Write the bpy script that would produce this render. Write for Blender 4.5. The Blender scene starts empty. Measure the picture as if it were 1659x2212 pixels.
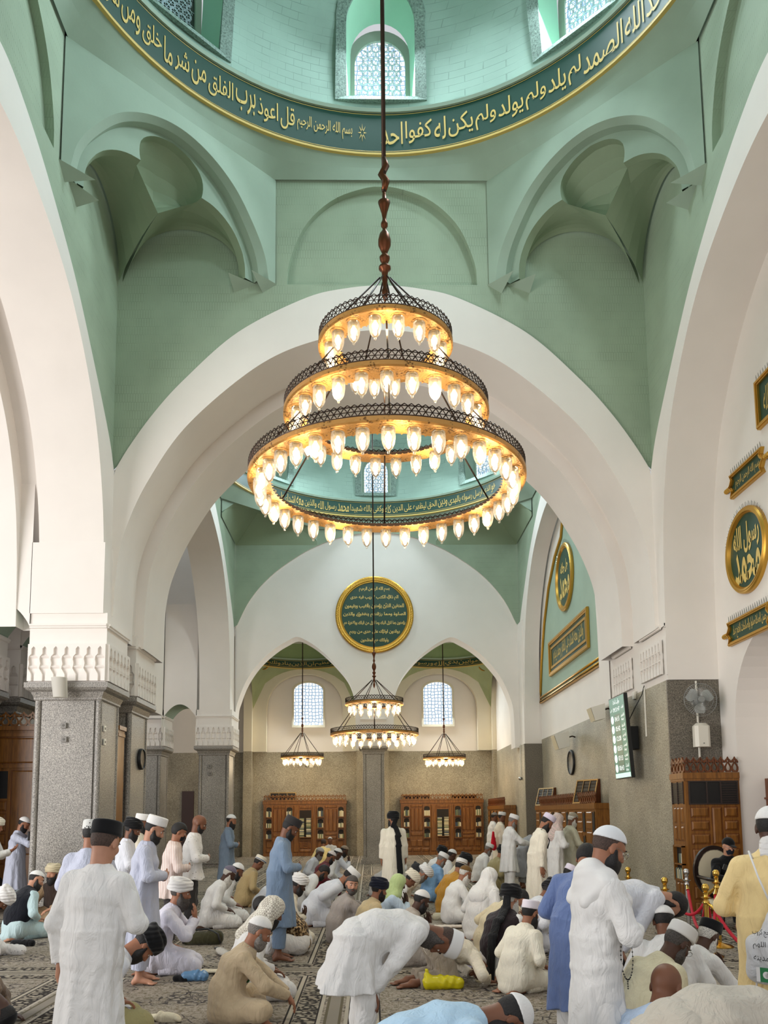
import bpy, bmesh, math, random
import numpy as np
from mathutils import Vector, Matrix
PI = math.pi
random.seed(7)
SC = bpy.context.scene
COL = SC.collection
# ------------------------------------------------------------------ camera
IW, IH = 1659, 2212
FPX, PITCH, YAW, ROLL, CAMX, PPY, CAMH = 1779.7, .1147, .0184, -.0088, -.3165, 1554.16, 1.7
def cam_basis():
    cy, sy = math.cos(YAW), math.sin(YAW)
    f0 = Vector((sy, cy, 0)); r0 = Vector((cy, -sy, 0)); u0 = Vector((0, 0, 1))
    f = f0 * math.cos(PITCH) + u0 * math.sin(PITCH); u = u0 * math.cos(PITCH) - f0 * math.sin(PITCH)
    return r0 * math.cos(ROLL) + u * math.sin(ROLL), u * math.cos(ROLL) - r0 * math.sin(ROLL), f
CR, CU, CF = cam_basis()
CO = Vector((CAMX, 0, CAMH))
camd = bpy.data.cameras.new('camera'); cam = bpy.data.objects.new('camera', camd); COL.objects.link(cam)
cam.matrix_world = Matrix(((CR.x, CU.x, -CF.x, CO.x), (CR.y, CU.y, -CF.y, CO.y), (CR.z, CU.z, -CF.z, CO.z), (0, 0, 0, 1)))
camd.sensor_fit = 'VERTICAL'; camd.sensor_height = 24; camd.sensor_width = 18
camd.lens = FPX / IH * 24; camd.shift_y = (PPY - IH / 2) / IH
camd.clip_start = .05; camd.clip_end = 300
SC.camera = cam
# ------------------------------------------------------------------ world, light, exposure
SC.view_settings.view_transform = 'Standard'; SC.view_settings.look = 'None'
SC.view_settings.exposure = EXPOSURE = 0.16; SC.view_settings.gamma = 1; SC.view_settings.use_curve_mapping = False
SC.cycles.use_denoising = True
SC.cycles.max_bounces = 7; SC.cycles.diffuse_bounces = 4; SC.cycles.glossy_bounces = 3; SC.cycles.transmission_bounces = 4; SC.cycles.transparent_max_bounces = 10
SC.cycles.caustics_reflective = False; SC.cycles.caustics_refractive = False
SC.cycles.sample_clamp_indirect = 6
wd = bpy.data.worlds.new('daylight'); SC.world = wd; wd.use_nodes = True
bg = wd.node_tree.nodes['Background']; bg.inputs['Color'].default_value = (.93, .96, 1.0, 1); bg.inputs['Strength'].default_value = .6
def area_light(name, loc, target, sx, sy, power, color):
    l = bpy.data.lights.new(name, 'AREA'); l.shape = 'RECTANGLE'; l.size = sx; l.size_y = sy; l.energy = power; l.color = color
    o = bpy.data.objects.new(name, l); COL.objects.link(o); o.location = loc
    o.rotation_euler = (Vector(target) - Vector(loc)).to_track_quat('-Z', 'Y').to_euler()
    return o
# daylight from the open court behind and from the court on the left; daylight through the dome and far windows
area_light('court_daylight_back', (-2, -8, 3.2), (0, 12, 3), 14, 6, 300, (1, .97, .94))
area_light('court_daylight_left', (-14, 4, 3.6), (-2, 12, 2.5), 10, 6.5, 1600, (1, .97, .95))

# ------------------------------------------------------------------ pixel -> place helpers (same camera)
def ray(u, v): return CF + CR * ((u - IW / 2) / FPX) + CU * ((PPY - v) / FPX)
def atY(u, v, Y): d = ray(u, v); return CO + d * (Y / d.y)
def atX(u, v, X): d = ray(u, v); return CO + d * ((X - CO.x) / d.x)
def atZ(u, v, Z=0.0): d = ray(u, v); return CO + d * ((Z - CO.z) / d.z)
# ------------------------------------------------------------------ objects and tags
def tag(o, label=None, cat=None, group=None, kind=None):
    if label: o['label'] = label
    if cat: o['category'] = cat
    if group: o['group'] = group
    if kind: o['kind'] = kind
    return o
def link(o, parent=None):
    COL.objects.link(o)
    if parent is not None: o.parent = parent
    return o
def empty(name, loc, rz=0.0):
    o = bpy.data.objects.new(name, None); o.empty_display_size = .1
    o.location = loc; o.rotation_euler = (0, 0, rz)
    return link(o)
def copy_tree(o, parent=None):
    c = o.copy(); COL.objects.link(c); c.parent = parent
    if parent is not None: c.matrix_parent_inverse = o.matrix_parent_inverse
    for ch in o.children: copy_tree(ch, c)
    return c
class MB:
    """collects geometry that becomes ONE mesh object"""
    def __init__(s): s.v = []; s.f = []; s.m = []
    def add(s, vs, fs, mi=0):
        n = len(s.v); s.v.extend([tuple(v) for v in vs])
        for f in fs: s.f.append(tuple(i + n for i in f)); s.m.append(mi)
        return s
    def box(s, c, d, mi=0, R=None):
        x, y, z = d[0] / 2, d[1] / 2, d[2] / 2
        vs = [Vector((a * x, b * y, e * z)) for a in (-1, 1) for b in (-1, 1) for e in (-1, 1)]
        if R is not None: vs = [R @ v for v in vs]
        c = Vector(c)
        return s.add([v + c for v in vs], [(0, 1, 3, 2), (4, 6, 7, 5), (0, 4, 5, 1), (2, 3, 7, 6), (0, 2, 6, 4), (1, 5, 7, 3)], mi)
    def bbox(s, lo, hi, mi=0): return s.box([(a + b) / 2 for a, b in zip(lo, hi)], [b - a for a, b in zip(lo, hi)], mi)
    def chbox(s, c, d, ch=.01, mi=0, R=None):
        """box with chamfered vertical (local z) edges and top edges"""
        x, y, z = d[0] / 2, d[1] / 2, d[2] / 2
        def loop(ix, zz): return [(-x + ix, -y, zz), (x - ix, -y, zz), (x, -y + ix, zz), (x, y - ix, zz), (x - ix, y, zz), (-x + ix, y, zz), (-x, y - ix, zz), (-x, -y + ix, zz)]
        L = [loop(ch, -z), loop(ch, z - ch)]
        L.append([(a * (1 - ch / x), b * (1 - ch / y), z) for a, b, _ in loop(ch, z)])
        vs = [Vector(p) for l in L for p in l]
        if R is not None: vs = [R @ v for v in vs]
        c = Vector(c); fs = [tuple(range(7, -1, -1)), tuple(range(16, 24))]
        for k in range(2):
            for i in range(8): fs.append((k * 8 + i, k * 8 + (i + 1) % 8, k * 8 + 8 + (i + 1) % 8, k * 8 + 8 + i))
        return s.add([v + c for v in vs], fs, mi)
    def cyl(s, p0, p1, r0, r1=None, n=12, mi=0, caps=True):
        r1 = r0 if r1 is None else r1
        p0, p1 = Vector(p0), Vector(p1); a = (p1 - p0)
        if a.length < 1e-7: return s
        q = a.to_track_quat('Z', 'Y').to_matrix(); u, w = q @ Vector((1, 0, 0)), q @ Vector((0, 1, 0))
        vs = []
        for p, r in ((p0, r0), (p1, r1)):
            for i in range(n): t = 2 * PI * i / n; vs.append(p + u * (r * math.cos(t)) + w * (r * math.sin(t)))
        fs = [(i, (i + 1) % n, n + (i + 1) % n, n + i) for i in range(n)]
        if caps: fs += [tuple(range(n - 1, -1, -1)), tuple(range(n, 2 * n))]
        return s.add(vs, fs, mi)
    def tube(s, pts, r, n=8, mi=0, closed=False):
        pts = [Vector(p) for p in pts]; m = len(pts); rr = r if isinstance(r, (list, tuple)) else [r] * m
        vs = []; prev = None
        for i, p in enumerate(pts):
            a = pts[(i + 1) % m] if (closed or i < m - 1) else p; b = pts[i - 1] if (closed or i > 0) else p
            d = (a - b).normalized()
            u = prev if prev is not None else (Vector((0, 0, 1)) if abs(d.z) < .9 else Vector((1, 0, 0)))
            u = (u - d * u.dot(d)).normalized(); prev = u; w = d.cross(u)
            for k in range(n): t = 2 * PI * k / n; vs.append(p + u * (rr[i] * math.cos(t)) + w * (rr[i] * math.sin(t)))
        fs = []
        for i in range(m if closed else m - 1):
            j = (i + 1) % m
            for k in range(n): fs.append((i * n + k, i * n + (k + 1) % n, j * n + (k + 1) % n, j * n + k))
        if not closed: fs += [tuple(range(n - 1, -1, -1)), tuple(range((m - 1) * n, m * n))]
        return s.add(vs, fs, mi)
    def lathe(s, prof, c=(0, 0, 0), n=24, mi=0, R=None):
        """prof: list of (r, z)"""
        c = Vector(c); vs = []
        for r, z in prof:
            for i in range(n):
                t = 2 * PI * i / n; p = Vector((r * math.cos(t), r * math.sin(t), z))
                vs.append((R @ p if R is not None else p) + c)
        fs = []
        for k in range(len(prof) - 1):
            for i in range(n): fs.append((k * n + i, k * n + (i + 1) % n, (k + 1) * n + (i + 1) % n, (k + 1) * n + i))
        if prof[0][0] > 1e-6: fs.append(tuple(range(n - 1, -1, -1)))
        if prof[-1][0] > 1e-6: fs.append(tuple(range((len(prof) - 1) * n, len(prof) * n)))
        return s.add(vs, fs, mi)
    def strip(s, A, B, mi=0, closed=False):
        """quads between two point rows of equal length"""
        n = len(A); m = n if closed else n - 1
        return s.add(list(A) + list(B), [(i, (i + 1) % n, n + (i + 1) % n, n + i) for i in range(m)], mi)
    def poly(s, pts, mi=0): return s.add(pts, [tuple(range(len(pts)))], mi)
    def prism(s, pts, off, mi=0):
        """closed polygon (3D points) extruded by vector off"""
        off = Vector(off); A = [Vector(p) for p in pts]; n = len(A)
        return s.add(A + [p + off for p in A], [tuple(range(n - 1, -1, -1)), tuple(range(n, 2 * n))] + [(i, (i + 1) % n, n + (i + 1) % n, n + i) for i in range(n)], mi)
    def ringprism(s, out, inn, off, mi=0):
        """annular polygon (outer, inner point rows, same count, closed) extruded"""
        off = Vector(off); O_ = [Vector(p) for p in out]; I_ = [Vector(p) for p in inn]
        O2 = [p + off for p in O_]; I2 = [p + off for p in I_]
        return s.strip(O_, I_, mi, True).strip(I2, O2, mi, True).strip(O2, O_, mi, True).strip(I_, I2, mi, True)
    def build(s, name, mats, parent=None, smooth=False, angle=None, loc=None, merge=False, fixn=True):
        me = bpy.data.meshes.new(name); me.from_pydata(s.v, [], s.f)
        mats = mats if isinstance(mats, (list, tuple)) else [mats]
        for m in mats: me.materials.append(m)
        me.polygons.foreach_set('material_index', s.m)
        if fixn or merge:
            b = bmesh.new(); b.from_mesh(me)
            if merge: bmesh.ops.remove_doubles(b, verts=b.verts, dist=1e-4)
            if fixn: bmesh.ops.recalc_face_normals(b, faces=b.faces)
            b.to_mesh(me); b.free()
        if smooth:
            me.polygons.foreach_set('use_smooth', [True] * len(me.polygons))
            if angle: me.set_sharp_from_angle(angle=angle)
        me.update()
        o = bpy.data.objects.new(name, me)
        if loc is not None: o.location = loc
        return link(o, parent)
def struct(name, mb, mats, parent=None, **k):
    o = mb.build(name, mats, parent, **k)
    if parent is None: o['kind'] = 'structure'
    return o
# ------------------------------------------------------------------ materials
def srgb(r, g, b):
    f = lambda c: (c / 255 / 12.92) if c / 255 <= .04045 else ((c / 255 + .055) / 1.055) ** 2.4
    return (f(r), f(g), f(b), 1)
class NT:
    def __init__(s, name):
        s.m = bpy.data.materials.new(name); s.m.use_nodes = True; s.t = s.m.node_tree; s.b = s.t.nodes['Principled BSDF']; s.out = s.t.nodes['Material Output']
    def n(s, typ, **k):
        x = s.t.nodes.new(typ)
        for a, v in k.items():
            if a in x.inputs.keys(): x.inputs[a].default_value = v
            else: setattr(x, a, v)
        return x
    def l(s, a, ao, b, bi): s.t.links.new(a.outputs[ao], b.inputs[bi]); return s
    def obj(s): return s.n('ShaderNodeTexCoord')
    def ramp(s, stops, interp='LINEAR'):
        r = s.n('ShaderNodeValToRGB'); r.color_ramp.interpolation = interp; e = r.color_ramp.elements
        while len(e) < len(stops): e.new(.5)
        for q, (p, c) in zip(e, stops): q.position = p; q.color = c
        return r
    def bump(s, src, so, strength=.3, dist=.02):
        b = s.n('ShaderNodeBump'); b.inputs['Strength'].default_value = strength; b.inputs['Distance'].default_value = dist
        s.l(src, so, b, 'Height'); s.l(b, 'Normal', s.b, 'Normal'); return b
_mc = {}
def plain(name, col, rough=.6, metal=0.0, spec=.5, emit=None, es=1.0, coat=0.0):
    if name in _mc: return _mc[name]
    t = NT(name); t.b.inputs['Base Color'].default_value = col; t.b.inputs['Roughness'].default_value = rough; t.b.inputs['Metallic'].default_value = metal
    t.b.inputs['Specular IOR Level'].default_value = spec; t.b.inputs['Coat Weight'].default_value = coat
    if emit: t.b.inputs['Emission Color'].default_value = emit; t.b.inputs['Emission Strength'].default_value = es
    _mc[name] = t.m; return t.m
def speck(name, c0, c1, c2, scale, rough=.5, bump=.0, blotch=.25):
    t = NT(name); tc = t.obj(); a = t.n('ShaderNodeTexNoise', Scale=scale, Detail=2.0, Roughness=.7); t.l(tc, 'Object', a, 'Vector')
    r = t.ramp([(.30, c0), (.47, c1), (.52, c1), (.68, c2)]); t.l(a, 'Fac', r, 'Fac')
    b = t.n('ShaderNodeTexNoise', Scale=.9, Detail=4.0); t.l(tc, 'Object', b, 'Vector')
    rr = t.ramp([(.3, (1 - blotch,) * 3 + (1,)), (.7, (1 + blotch * .3,) * 3 + (1,))]); t.l(b, 'Fac', rr, 'Fac')
    mx = t.n('ShaderNodeMix', data_type='RGBA', blend_type='MULTIPLY'); mx.inputs[0].default_value = 1
    t.t.links.new(r.outputs['Color'], mx.inputs[6]); t.t.links.new(rr.outputs['Color'], mx.inputs[7]); t.t.links.new(mx.outputs[2], t.b.inputs['Base Color'])
    t.b.inputs['Roughness'].default_value = rough
    if bump: t.bump(a, 'Fac', bump, .01)
    return t.m
def plaster(name, col, var=.04, bump=.12, brick=None):
    t = NT(name); tc = t.obj(); a = t.n('ShaderNodeTexNoise', Scale=1.3, Detail=5.0); t.l(tc, 'Object', a, 'Vector')
    lo = tuple(c * (1 - var * 2) for c in col[:3]) + (1,); hi = tuple(min(1, c * (1 + var)) for c in col[:3]) + (1,)
    r = t.ramp([(.3, lo), (.7, hi)]); t.l(a, 'Fac', r, 'Fac'); t.l(r, 'Color', t.b, 'Base Color'); t.b.inputs['Roughness'].default_value = .75; t.b.inputs['Specular IOR Level'].default_value = .2
    if brick:
        # painted brickwork: course lines and joints, with the grime broken up by noise
        sp = t.n('ShaderNodeSeparateXYZ'); t.l(tc, 'Object', sp, 'Vector'); ad = t.n('ShaderNodeMath', operation='ADD'); t.l(sp, 'X', ad, 0); t.l(sp, 'Y', ad, 1)
        cb = t.n('ShaderNodeCombineXYZ'); t.l(ad, 'Value', cb, 'X'); t.l(sp, 'Z', cb, 'Y')
        b = t.n('ShaderNodeTexBrick', offset=.5); b.inputs['Scale'].default_value = 1; b.inputs['Brick Width'].default_value = brick['w']; b.inputs['Row Height'].default_value = brick['h']; b.inputs['Mortar Size'].default_value = brick['w'] * .10 if brick['w'] < .1 else .007; b.inputs['Mortar Smooth'].default_value = .3
        t.l(cb, 'Vector', b, 'Vector'); nz = t.n('ShaderNodeTexNoise', Scale=1.6, Detail=4.0); t.l(tc, 'Object', nz, 'Vector'); nr = t.ramp([(.42, (0, 0, 0, 1)), (.60, (1, 1, 1, 1))]); t.l(nz, 'Fac', nr, 'Fac')
        ml = t.n('ShaderNodeMath', operation='MULTIPLY'); t.l(b, 'Fac', ml, 0); t.l(nr, 'Color', ml, 1)
        mx = t.n('ShaderNodeMix', data_type='RGBA', blend_type='MULTIPLY'); t.l(ml, 'Value', mx, 0); t.t.links.new(r.outputs['Color'], mx.inputs[6]); mx.inputs[7].default_value = (brick['dark'],) * 3 + (1,); t.t.links.new(mx.outputs[2], t.b.inputs['Base Color'])
        iv = t.n('ShaderNodeMath', operation='SUBTRACT'); iv.inputs[0].default_value = 1; t.l(b, 'Fac', iv, 1); t.bump(iv, 'Value', .3, .01)
    elif bump:
        b = t.n('ShaderNodeTexNoise', Scale=18.0, Detail=3.0); t.l(tc, 'Object', b, 'Vector'); t.bump(b, 'Fac', bump, .01)
    return t.m
def wood(name, dark, light, scale=3.0, rough=.35):
    t = NT(name); tc = t.obj(); mp = t.n('ShaderNodeMapping'); mp.inputs['Scale'].default_value = (9 * scale, 9 * scale, .8 * scale); t.l(tc, 'Object', mp, 'Vector')
    a = t.n('ShaderNodeTexNoise', Scale=1.0, Detail=4.0, Roughness=.6, Distortion=.6); t.l(mp, 'Vector', a, 'Vector')
    r = t.ramp([(.25, dark), (.75, light)]); t.l(a, 'Fac', r, 'Fac'); t.l(r, 'Color', t.b, 'Base Color'); t.b.inputs['Roughness'].default_value = rough
    t.bump(a, 'Fac', .08, .005)
    return t.m
WHITE = plaster('white_plaster', srgb(236, 230, 224), .015, .06)
GREEN = plaster('green_plaster', srgb(162, 179, 157), .05, .15, brick=dict(w=.05, h=.17, dark=.80))
GREENS = plaster('green_smooth_plaster', srgb(162, 181, 164), .04, .1)
DOMEG = plaster('green_dome_brick', srgb(154, 180, 168), .05, .1, brick=dict(w=.42, h=.15, dark=.72))
NICHE = plaster('niche_plaster', srgb(150, 166, 140), .03, .1)
GRANITE = speck('grey_granite', srgb(70, 68, 66), srgb(146, 141, 134), srgb(196, 190, 180), 55, .45)
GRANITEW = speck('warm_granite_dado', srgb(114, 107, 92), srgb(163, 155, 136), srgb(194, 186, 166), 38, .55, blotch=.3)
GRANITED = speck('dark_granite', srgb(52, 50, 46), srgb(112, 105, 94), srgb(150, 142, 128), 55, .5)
BANDG = plain('deep_green_band', srgb(18, 62, 50), .5)
PANELG = plain('deep_green_panel', srgb(26, 66, 48), .45)
GOLD = plain('gold_leaf', srgb(206, 160, 70), .35, .8)
GOLDP = plain('gold_paint', srgb(206, 178, 98), .55, 0)
GOLDB = plain('polished_brass', srgb(212, 172, 84), .2, 1.0)
STONEG = speck('grey_stone_surround', srgb(84, 98, 92), srgb(126, 148, 138), srgb(150, 172, 160), 30, .8, .5)
WOODC = wood('teak', srgb(92, 54, 18), srgb(152, 100, 40))
WOODD = wood('dark_teak', srgb(70, 34, 14), srgb(120, 64, 26))
DARK = plain('painted_recess_shade', srgb(28, 22, 18), .7)  # near-black tone for flat sheets that paint the shade of recesses
BLACK = plain('black_plastic', srgb(18, 18, 19), .45)
STEEL = plain('brushed_steel', srgb(190, 190, 190), .25, 1.0)
OFFW = plain('off_white_plastic', srgb(222, 218, 206), .45)
# ================================================================== STRUCTURE
W, YC, Y1, RD, ZD = 5.06, 9.83, 14.89, 4.95, 14.55
ZO = 11.93                                       # foot of the octagon
Y2A, Y2, YC2 = 18.0, 28.87, 23.75
YF = 35.2                                        # far wall
def smooth_profile(half, n=12):
    """half: list (x,z) from springing to crown; returns a full symmetric list, crown in the middle (Catmull-Rom)"""
    P = [Vector(p) for p in half]; P = [P[0] * 2 - P[1]] + P + [Vector((-P[-2].x, P[-2].y))]
    out = []
    for i in range(1, len(P) - 2):
        for k in range(n):
            t = k / n; a, b, c, d = P[i - 1], P[i], P[i + 1], P[i + 2]
            out.append(.5 * ((2 * b) + (c - a) * t + (2 * a - 5 * b + 4 * c - d) * t * t + (3 * b - a - 3 * c + d) * t ** 3))
    out.append(Vector(half[-1]))
    return [(p.x, p.y) for p in out] + [(-p.x, p.y) for p in reversed(out[:-1])]
def resample(pts, n):
    P = [Vector(p) for p in pts]; L = [0]
    for a, b in zip(P, P[1:]): L.append(L[-1] + (b - a).length)
    out = []; j = 0
    for i in range(n):
        d = L[-1] * i / (n - 1)
        while j < len(L) - 2 and L[j + 1] < d: j += 1
        t = 0 if L[j + 1] == L[j] else (d - L[j]) / (L[j + 1] - L[j])
        out.append(tuple(P[j].lerp(P[j + 1], min(1, max(0, t)))))
    return out
NA = 65
INNER = smooth_profile([(5.0, 5.6), (4.93, 6.5), (4.77, 7.15), (4.42, 7.95), (3.77, 8.97), (2.74, 9.96), (1.86, 10.53), (.8, 10.87), (0, 10.96)])
OUTER = smooth_profile([(5.06, 8.13), (4.79, 8.62), (4.35, 9.28), (3.79, 9.95), (2.78, 10.91), (1.5, 11.61), (.7, 11.82), (0, 11.88)])
INNERS = smooth_profile([(4.70, 5.1), (4.62, 6.4), (4.42, 7.5), (3.95, 8.64), (3.13, 9.65), (2.23, 10.32), (1.0, 10.8), (0, 10.95)])
OUTERS = smooth_profile([(5.06, 8.13), (4.72, 8.65), (3.87, 9.5), (2.8, 10.45), (1.6, 11.2), (.7, 11.6), (0, 11.75)])
TRB = smooth_profile([(5.06, 8.3), (4.55, 9.35), (3.85, 10.2), (3.02, 10.85), (2.2, 11.33), (1.2, 11.7), (0, 11.85)])
def frame(o, U, V): return lambda p, d=0.0, o=Vector(o), U=Vector(U), V=Vector(V), N=Vector(U).cross(Vector(V)): o + U * p[0] + V * p[1] + N * d
def arch_rib(mb, fr, inner, depth0, depth1, zbase, outer=None, mi_face=0, mi_soffit=0, back=True, wide=None):
    """ring of an arch between depth0 and depth1 along the frame's normal; outer None: a block up to a rectangle"""
    inn = [(inner[0][0], zbase)] + inner + [(inner[-1][0], zbase)]
    inn = resample(inn, NA * 2 + 1)
    if outer is not None:
        o = [(outer[0][0], zbase)] + outer + [(outer[-1][0], zbase)]; out = resample(o, NA * 2 + 1)
    else: out = None
    A0 = [fr(p, depth0) for p in inn]; A1 = [fr(p, depth1) for p in inn]
    mb.strip(A0, A1, mi_soffit)
    if out:
        B0 = [fr(p, depth0) for p in out]; mb.strip(A0, B0, mi_face)
        if back: mb.strip([fr(p, depth1) for p in out], A1, mi_face)
    return inn, out
def hole_wall(mb, fr, curve, ztop, d, mi=0):
    """wall from a curve (function of x) up to ztop"""
    mb.strip([fr(p, d) for p in curve], [fr((p[0], ztop), d) for p in curve], mi)
CC = Vector((0, YC, 0))
def rotz(p, k, c=CC):
    p = Vector(p) - c
    for _ in range(k): p = Vector((-p.y, p.x, p.z))
    return p + c
FAR = frame((0, Y1, 0), (1, 0, 0), (0, 0, 1))          # normal = U x V = -Y  (depth negative goes away)
def side_frame(sgn, yc=YC, w=W):                        # U along +-y, normal towards the inside of the bay
    return frame((sgn * w, yc, 0), (0, -sgn, 0), (0, 0, 1))   # sgn=-1: U=+y, N=y x z=+x ; sgn=+1: U=-y, N=-x
# ---- floor
def carpet():
    t = NT('prayer_carpet'); tc = t.obj(); sx = t.n('ShaderNodeSeparateXYZ'); t.l(tc, 'Object', sx, 'Vector')
    def math_(op, a, b=None, c=None):
        m = t.n('ShaderNodeMath', operation=op)
        for i, q in enumerate((a, b, c)):
            if q is None: continue
            if isinstance(q, (int, float)): m.inputs[i].default_value = q
            else: t.t.links.new(q, m.inputs[i])
        return m.outputs[0]
    X, Y = sx.outputs['X'], sx.outputs['Y']
    # carpets are 1.32 m wide strips along the depth of the hall, with a border pair at each seam
    fx = math_('ABSOLUTE', math_('SUBTRACT', math_('FRACT', math_('DIVIDE', math_('ADD', X, .64), 2.66)), .5))   # 0 centre .. .5 seam
    fy = math_('ABSOLUTE', math_('SUBTRACT', math_('FRACT', math_('DIVIDE', math_('ADD', Y, -.2), 4.6)), .5))
    dx = math_('MULTIPLY', math_('SUBTRACT', .5, fx), 2.66)                                                    # metres from the seam
    dy = math_('MULTIPLY', math_('SUBTRACT', .5, fy), 4.6)
    dd = math_('MINIMUM', dx, dy)
    noise = t.n('ShaderNodeTexNoise', Scale=26.0, Detail=4.0, Roughness=.7, Distortion=1.2); t.l(tc, 'Object', noise, 'Vector')
    vor = t.n('ShaderNodeTexVoronoi', feature='DISTANCE_TO_EDGE', Scale=9.0); t.l(tc, 'Object', vor, 'Vector')
    big = t.n('ShaderNodeTexNoise', Scale=2.2, Detail=3.0); t.l(tc, 'Object', big, 'Vector')
    # field: pale grey beige with broken arabesque
    f1 = t.ramp([(.40, srgb(104, 95, 76)), (.50, srgb(147, 138, 126)), (.62, srgb(162, 153, 142))]); t.l(noise, 'Fac', f1, 'Fac')
    scroll = t.ramp([(.0, (1, 1, 1, 1)), (.035, (1, 1, 1, 1)), (.06, (0, 0, 0, 1))]); t.l(vor, 'Distance', scroll, 'Fac')
    gate = math_('MULTIPLY', scroll.outputs['Color'], math_('GREATER_THAN', big.outputs['Fac'], .5))
    m1 = t.n('ShaderNodeMix', data_type='RGBA'); t.t.links.new(math_('MULTIPLY', gate, .8), m1.inputs[0]); t.t.links.new(f1.outputs['Color'], m1.inputs[6]); m1.inputs[7].default_value = srgb(56, 52, 54)
    # medallions, one each 2.66 x 2.3 m
    my = math_('MULTIPLY', math_('SUBTRACT', math_('FRACT', math_('DIVIDE', Y, 2.3)), .5), 2.3)
    mxx = math_('MULTIPLY', math_('SUBTRACT', math_('FRACT', math_('DIVIDE', math_('ADD', X, .64), 2.66)), .5), 2.66)
    rad = math_('SQRT', math_('ADD', math_('MULTIPLY', my, my), math_('MULTIPLY', mxx, mxx)))
    ang = math_('ARCTAN2', my, mxx)
    wob = math_('ADD', rad, math_('MULTIPLY', math_('COSINE', math_('MULTIPLY', ang, 8)), .035))
    ring = math_('LESS_THAN', math_('ABSOLUTE', math_('SUBTRACT', math_('FRACT', math_('MULTIPLY', wob, 7)), .5)), .13)
    med = math_('MULTIPLY', ring, math_('LESS_THAN', rad, .34))
    m2 = t.n('ShaderNodeMix', data_type='RGBA'); t.t.links.new(math_('MULTIPLY', med, .75), m2.inputs[0]); t.t.links.new(m1.outputs[2], m2.inputs[6]); m2.inputs[7].default_value = srgb(49, 46, 51)
    # borders: line, dark guard band with scroll, line, then pale seam strip
    bandm = math_('MULTIPLY', math_('GREATER_THAN', dd, .14), math_('LESS_THAN', dd, .33))
    v2 = t.n('ShaderNodeTexVoronoi', feature='F1', Scale=13.0); t.l(tc, 'Object', v2, 'Vector')
    bcol = t.ramp([(.30, srgb(163, 154, 138)), (.42, srgb(57, 52, 48)), (.60, srgb(52, 49, 48)), (.72, srgb(144, 135, 120))]); t.l(v2, 'Distance', bcol, 'Fac')
    m3 = t.n('ShaderNodeMix', data_type='RGBA'); t.t.links.new(bandm, m3.inputs[0]); t.t.links.new(m2.outputs[2], m3.inputs[6]); t.t.links.new(bcol.outputs['Color'], m3.inputs[7])
    def line(prev, c, w, col):
        k = math_('LESS_THAN', math_('ABSOLUTE', math_('SUBTRACT', dd, c)), w)
        m = t.n('ShaderNodeMix', data_type='RGBA'); t.t.links.new(k, m.inputs[0]); t.t.links.new(prev, m.inputs[6]); m.inputs[7].default_value = col
        return m.outputs[2]
    c = line(m3.outputs[2], .37, .02, srgb(167, 158, 142)); c = line(c, .40, .008, srgb(46, 43, 41)); c = line(c, .12, .022, srgb(171, 163, 149)); c = line(c, .137, .007, srgb(48, 44, 43))
    c = line(c, .345, .007, srgb(48, 44, 43)); c = line(c, .0, .05, srgb(135, 128, 117)); c = line(c, .06, .012, srgb(99, 92, 75))
    t.t.links.new(c, t.b.inputs['Base Color']); t.b.inputs['Roughness'].default_value = .95; t.b.inputs['Specular IOR Level'].default_value = .1
    t.bump(noise, 'Fac', .25, .006)
    return t.m
f = MB(); f.poly([(-16, -12, 0), (14, -12, 0), (14, YF + .3, 0), (-16, YF + .3, 0)]); struct('floor', f, carpet())

# ---- dome bay (bay 1): far arch wall, side arch walls, rear arch wall
OCT = 2.096
def bay_walls(mb, fr, inner, outer, mi_white=0, mi_green=1, zs=5.06, blind=True, top=14.1, depth_in=0.0):
    """white band of the arch and the green wall above it; fr: wall frame, normal to the inside"""
    inn = resample([(inner[0][0], zs)] + inner + [(inner[-1][0], zs)], NA * 2 + 1)
    out = resample([(outer[0][0], zs)] + outer + [(outer[-1][0], zs)], NA * 2 + 1)
    mb.strip([fr(p) for p in inn], [fr(p) for p in out], mi_white)
    # thin edge: the band stands 3 cm proud of the green wall
    o2 = resample(outer, NA)
    mb.strip([fr(p) for p in o2], [fr(p, -.05) for p in o2], mi_white)
    hole_wall(mb, fr, [(-5.14, o2[-1][1])] * 0 + [((p[0] * 5.13 / 5.06) if abs(p[0]) > 5.0 else p[0], p[1]) for p in o2], ZO, -.05, mi_green)
BL = smooth_profile([(1.85, 11.93), (1.80, 12.42), (1.49, 13.18), (.95, 13.72), (.32, 13.97), (0, 14.0)], 6)
def upper_wall(mb, fr, mi_green):
    """wall above the octagon foot with a shallow blind arch, and the corner pieces behind the squinches"""
    d = -.05; h = resample(BL, 41)
    up = [(-OCT - .0 + (2 * OCT) * 0 if False else p[0], 14.1) for p in h]
    mb.strip([fr(p, d) for p in h], [fr(p, d) for p in up], mi_green)
    for s in (-1, 1): mb.poly([fr(p, d) for p in ((s * 1.85, ZO), (s * OCT, ZO), (s * OCT, 14.1), (s * 1.85, 14.1))], mi_green)
    mb.strip([fr((-2.3, 14.1), d), fr((2.3, 14.1), d)], [fr((-2.3, 14.4), d), fr((2.3, 14.4), d)], mi_green)
    mb.strip([fr(p, d) for p in h], [fr(p, d - .14) for p in h], mi_green)
    mb.strip([fr(p, d - .14) for p in h], [fr((p[0], ZO), d - .14) for p in h], mi_green)
    mb.poly([fr(p, q) for p, q in (((-1.85, ZO), d), ((1.85, ZO), d), ((1.85, ZO), d - .14), ((-1.85, ZO), d - .14))], mi_green)
    for s in (-1, 1): mb.poly([fr((s * OCT, ZO), d), fr((s * (W + .07), ZO), d), fr((s * (W + .07), 14.3), d), fr((s * OCT, 14.3), d)], mi_green)
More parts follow.
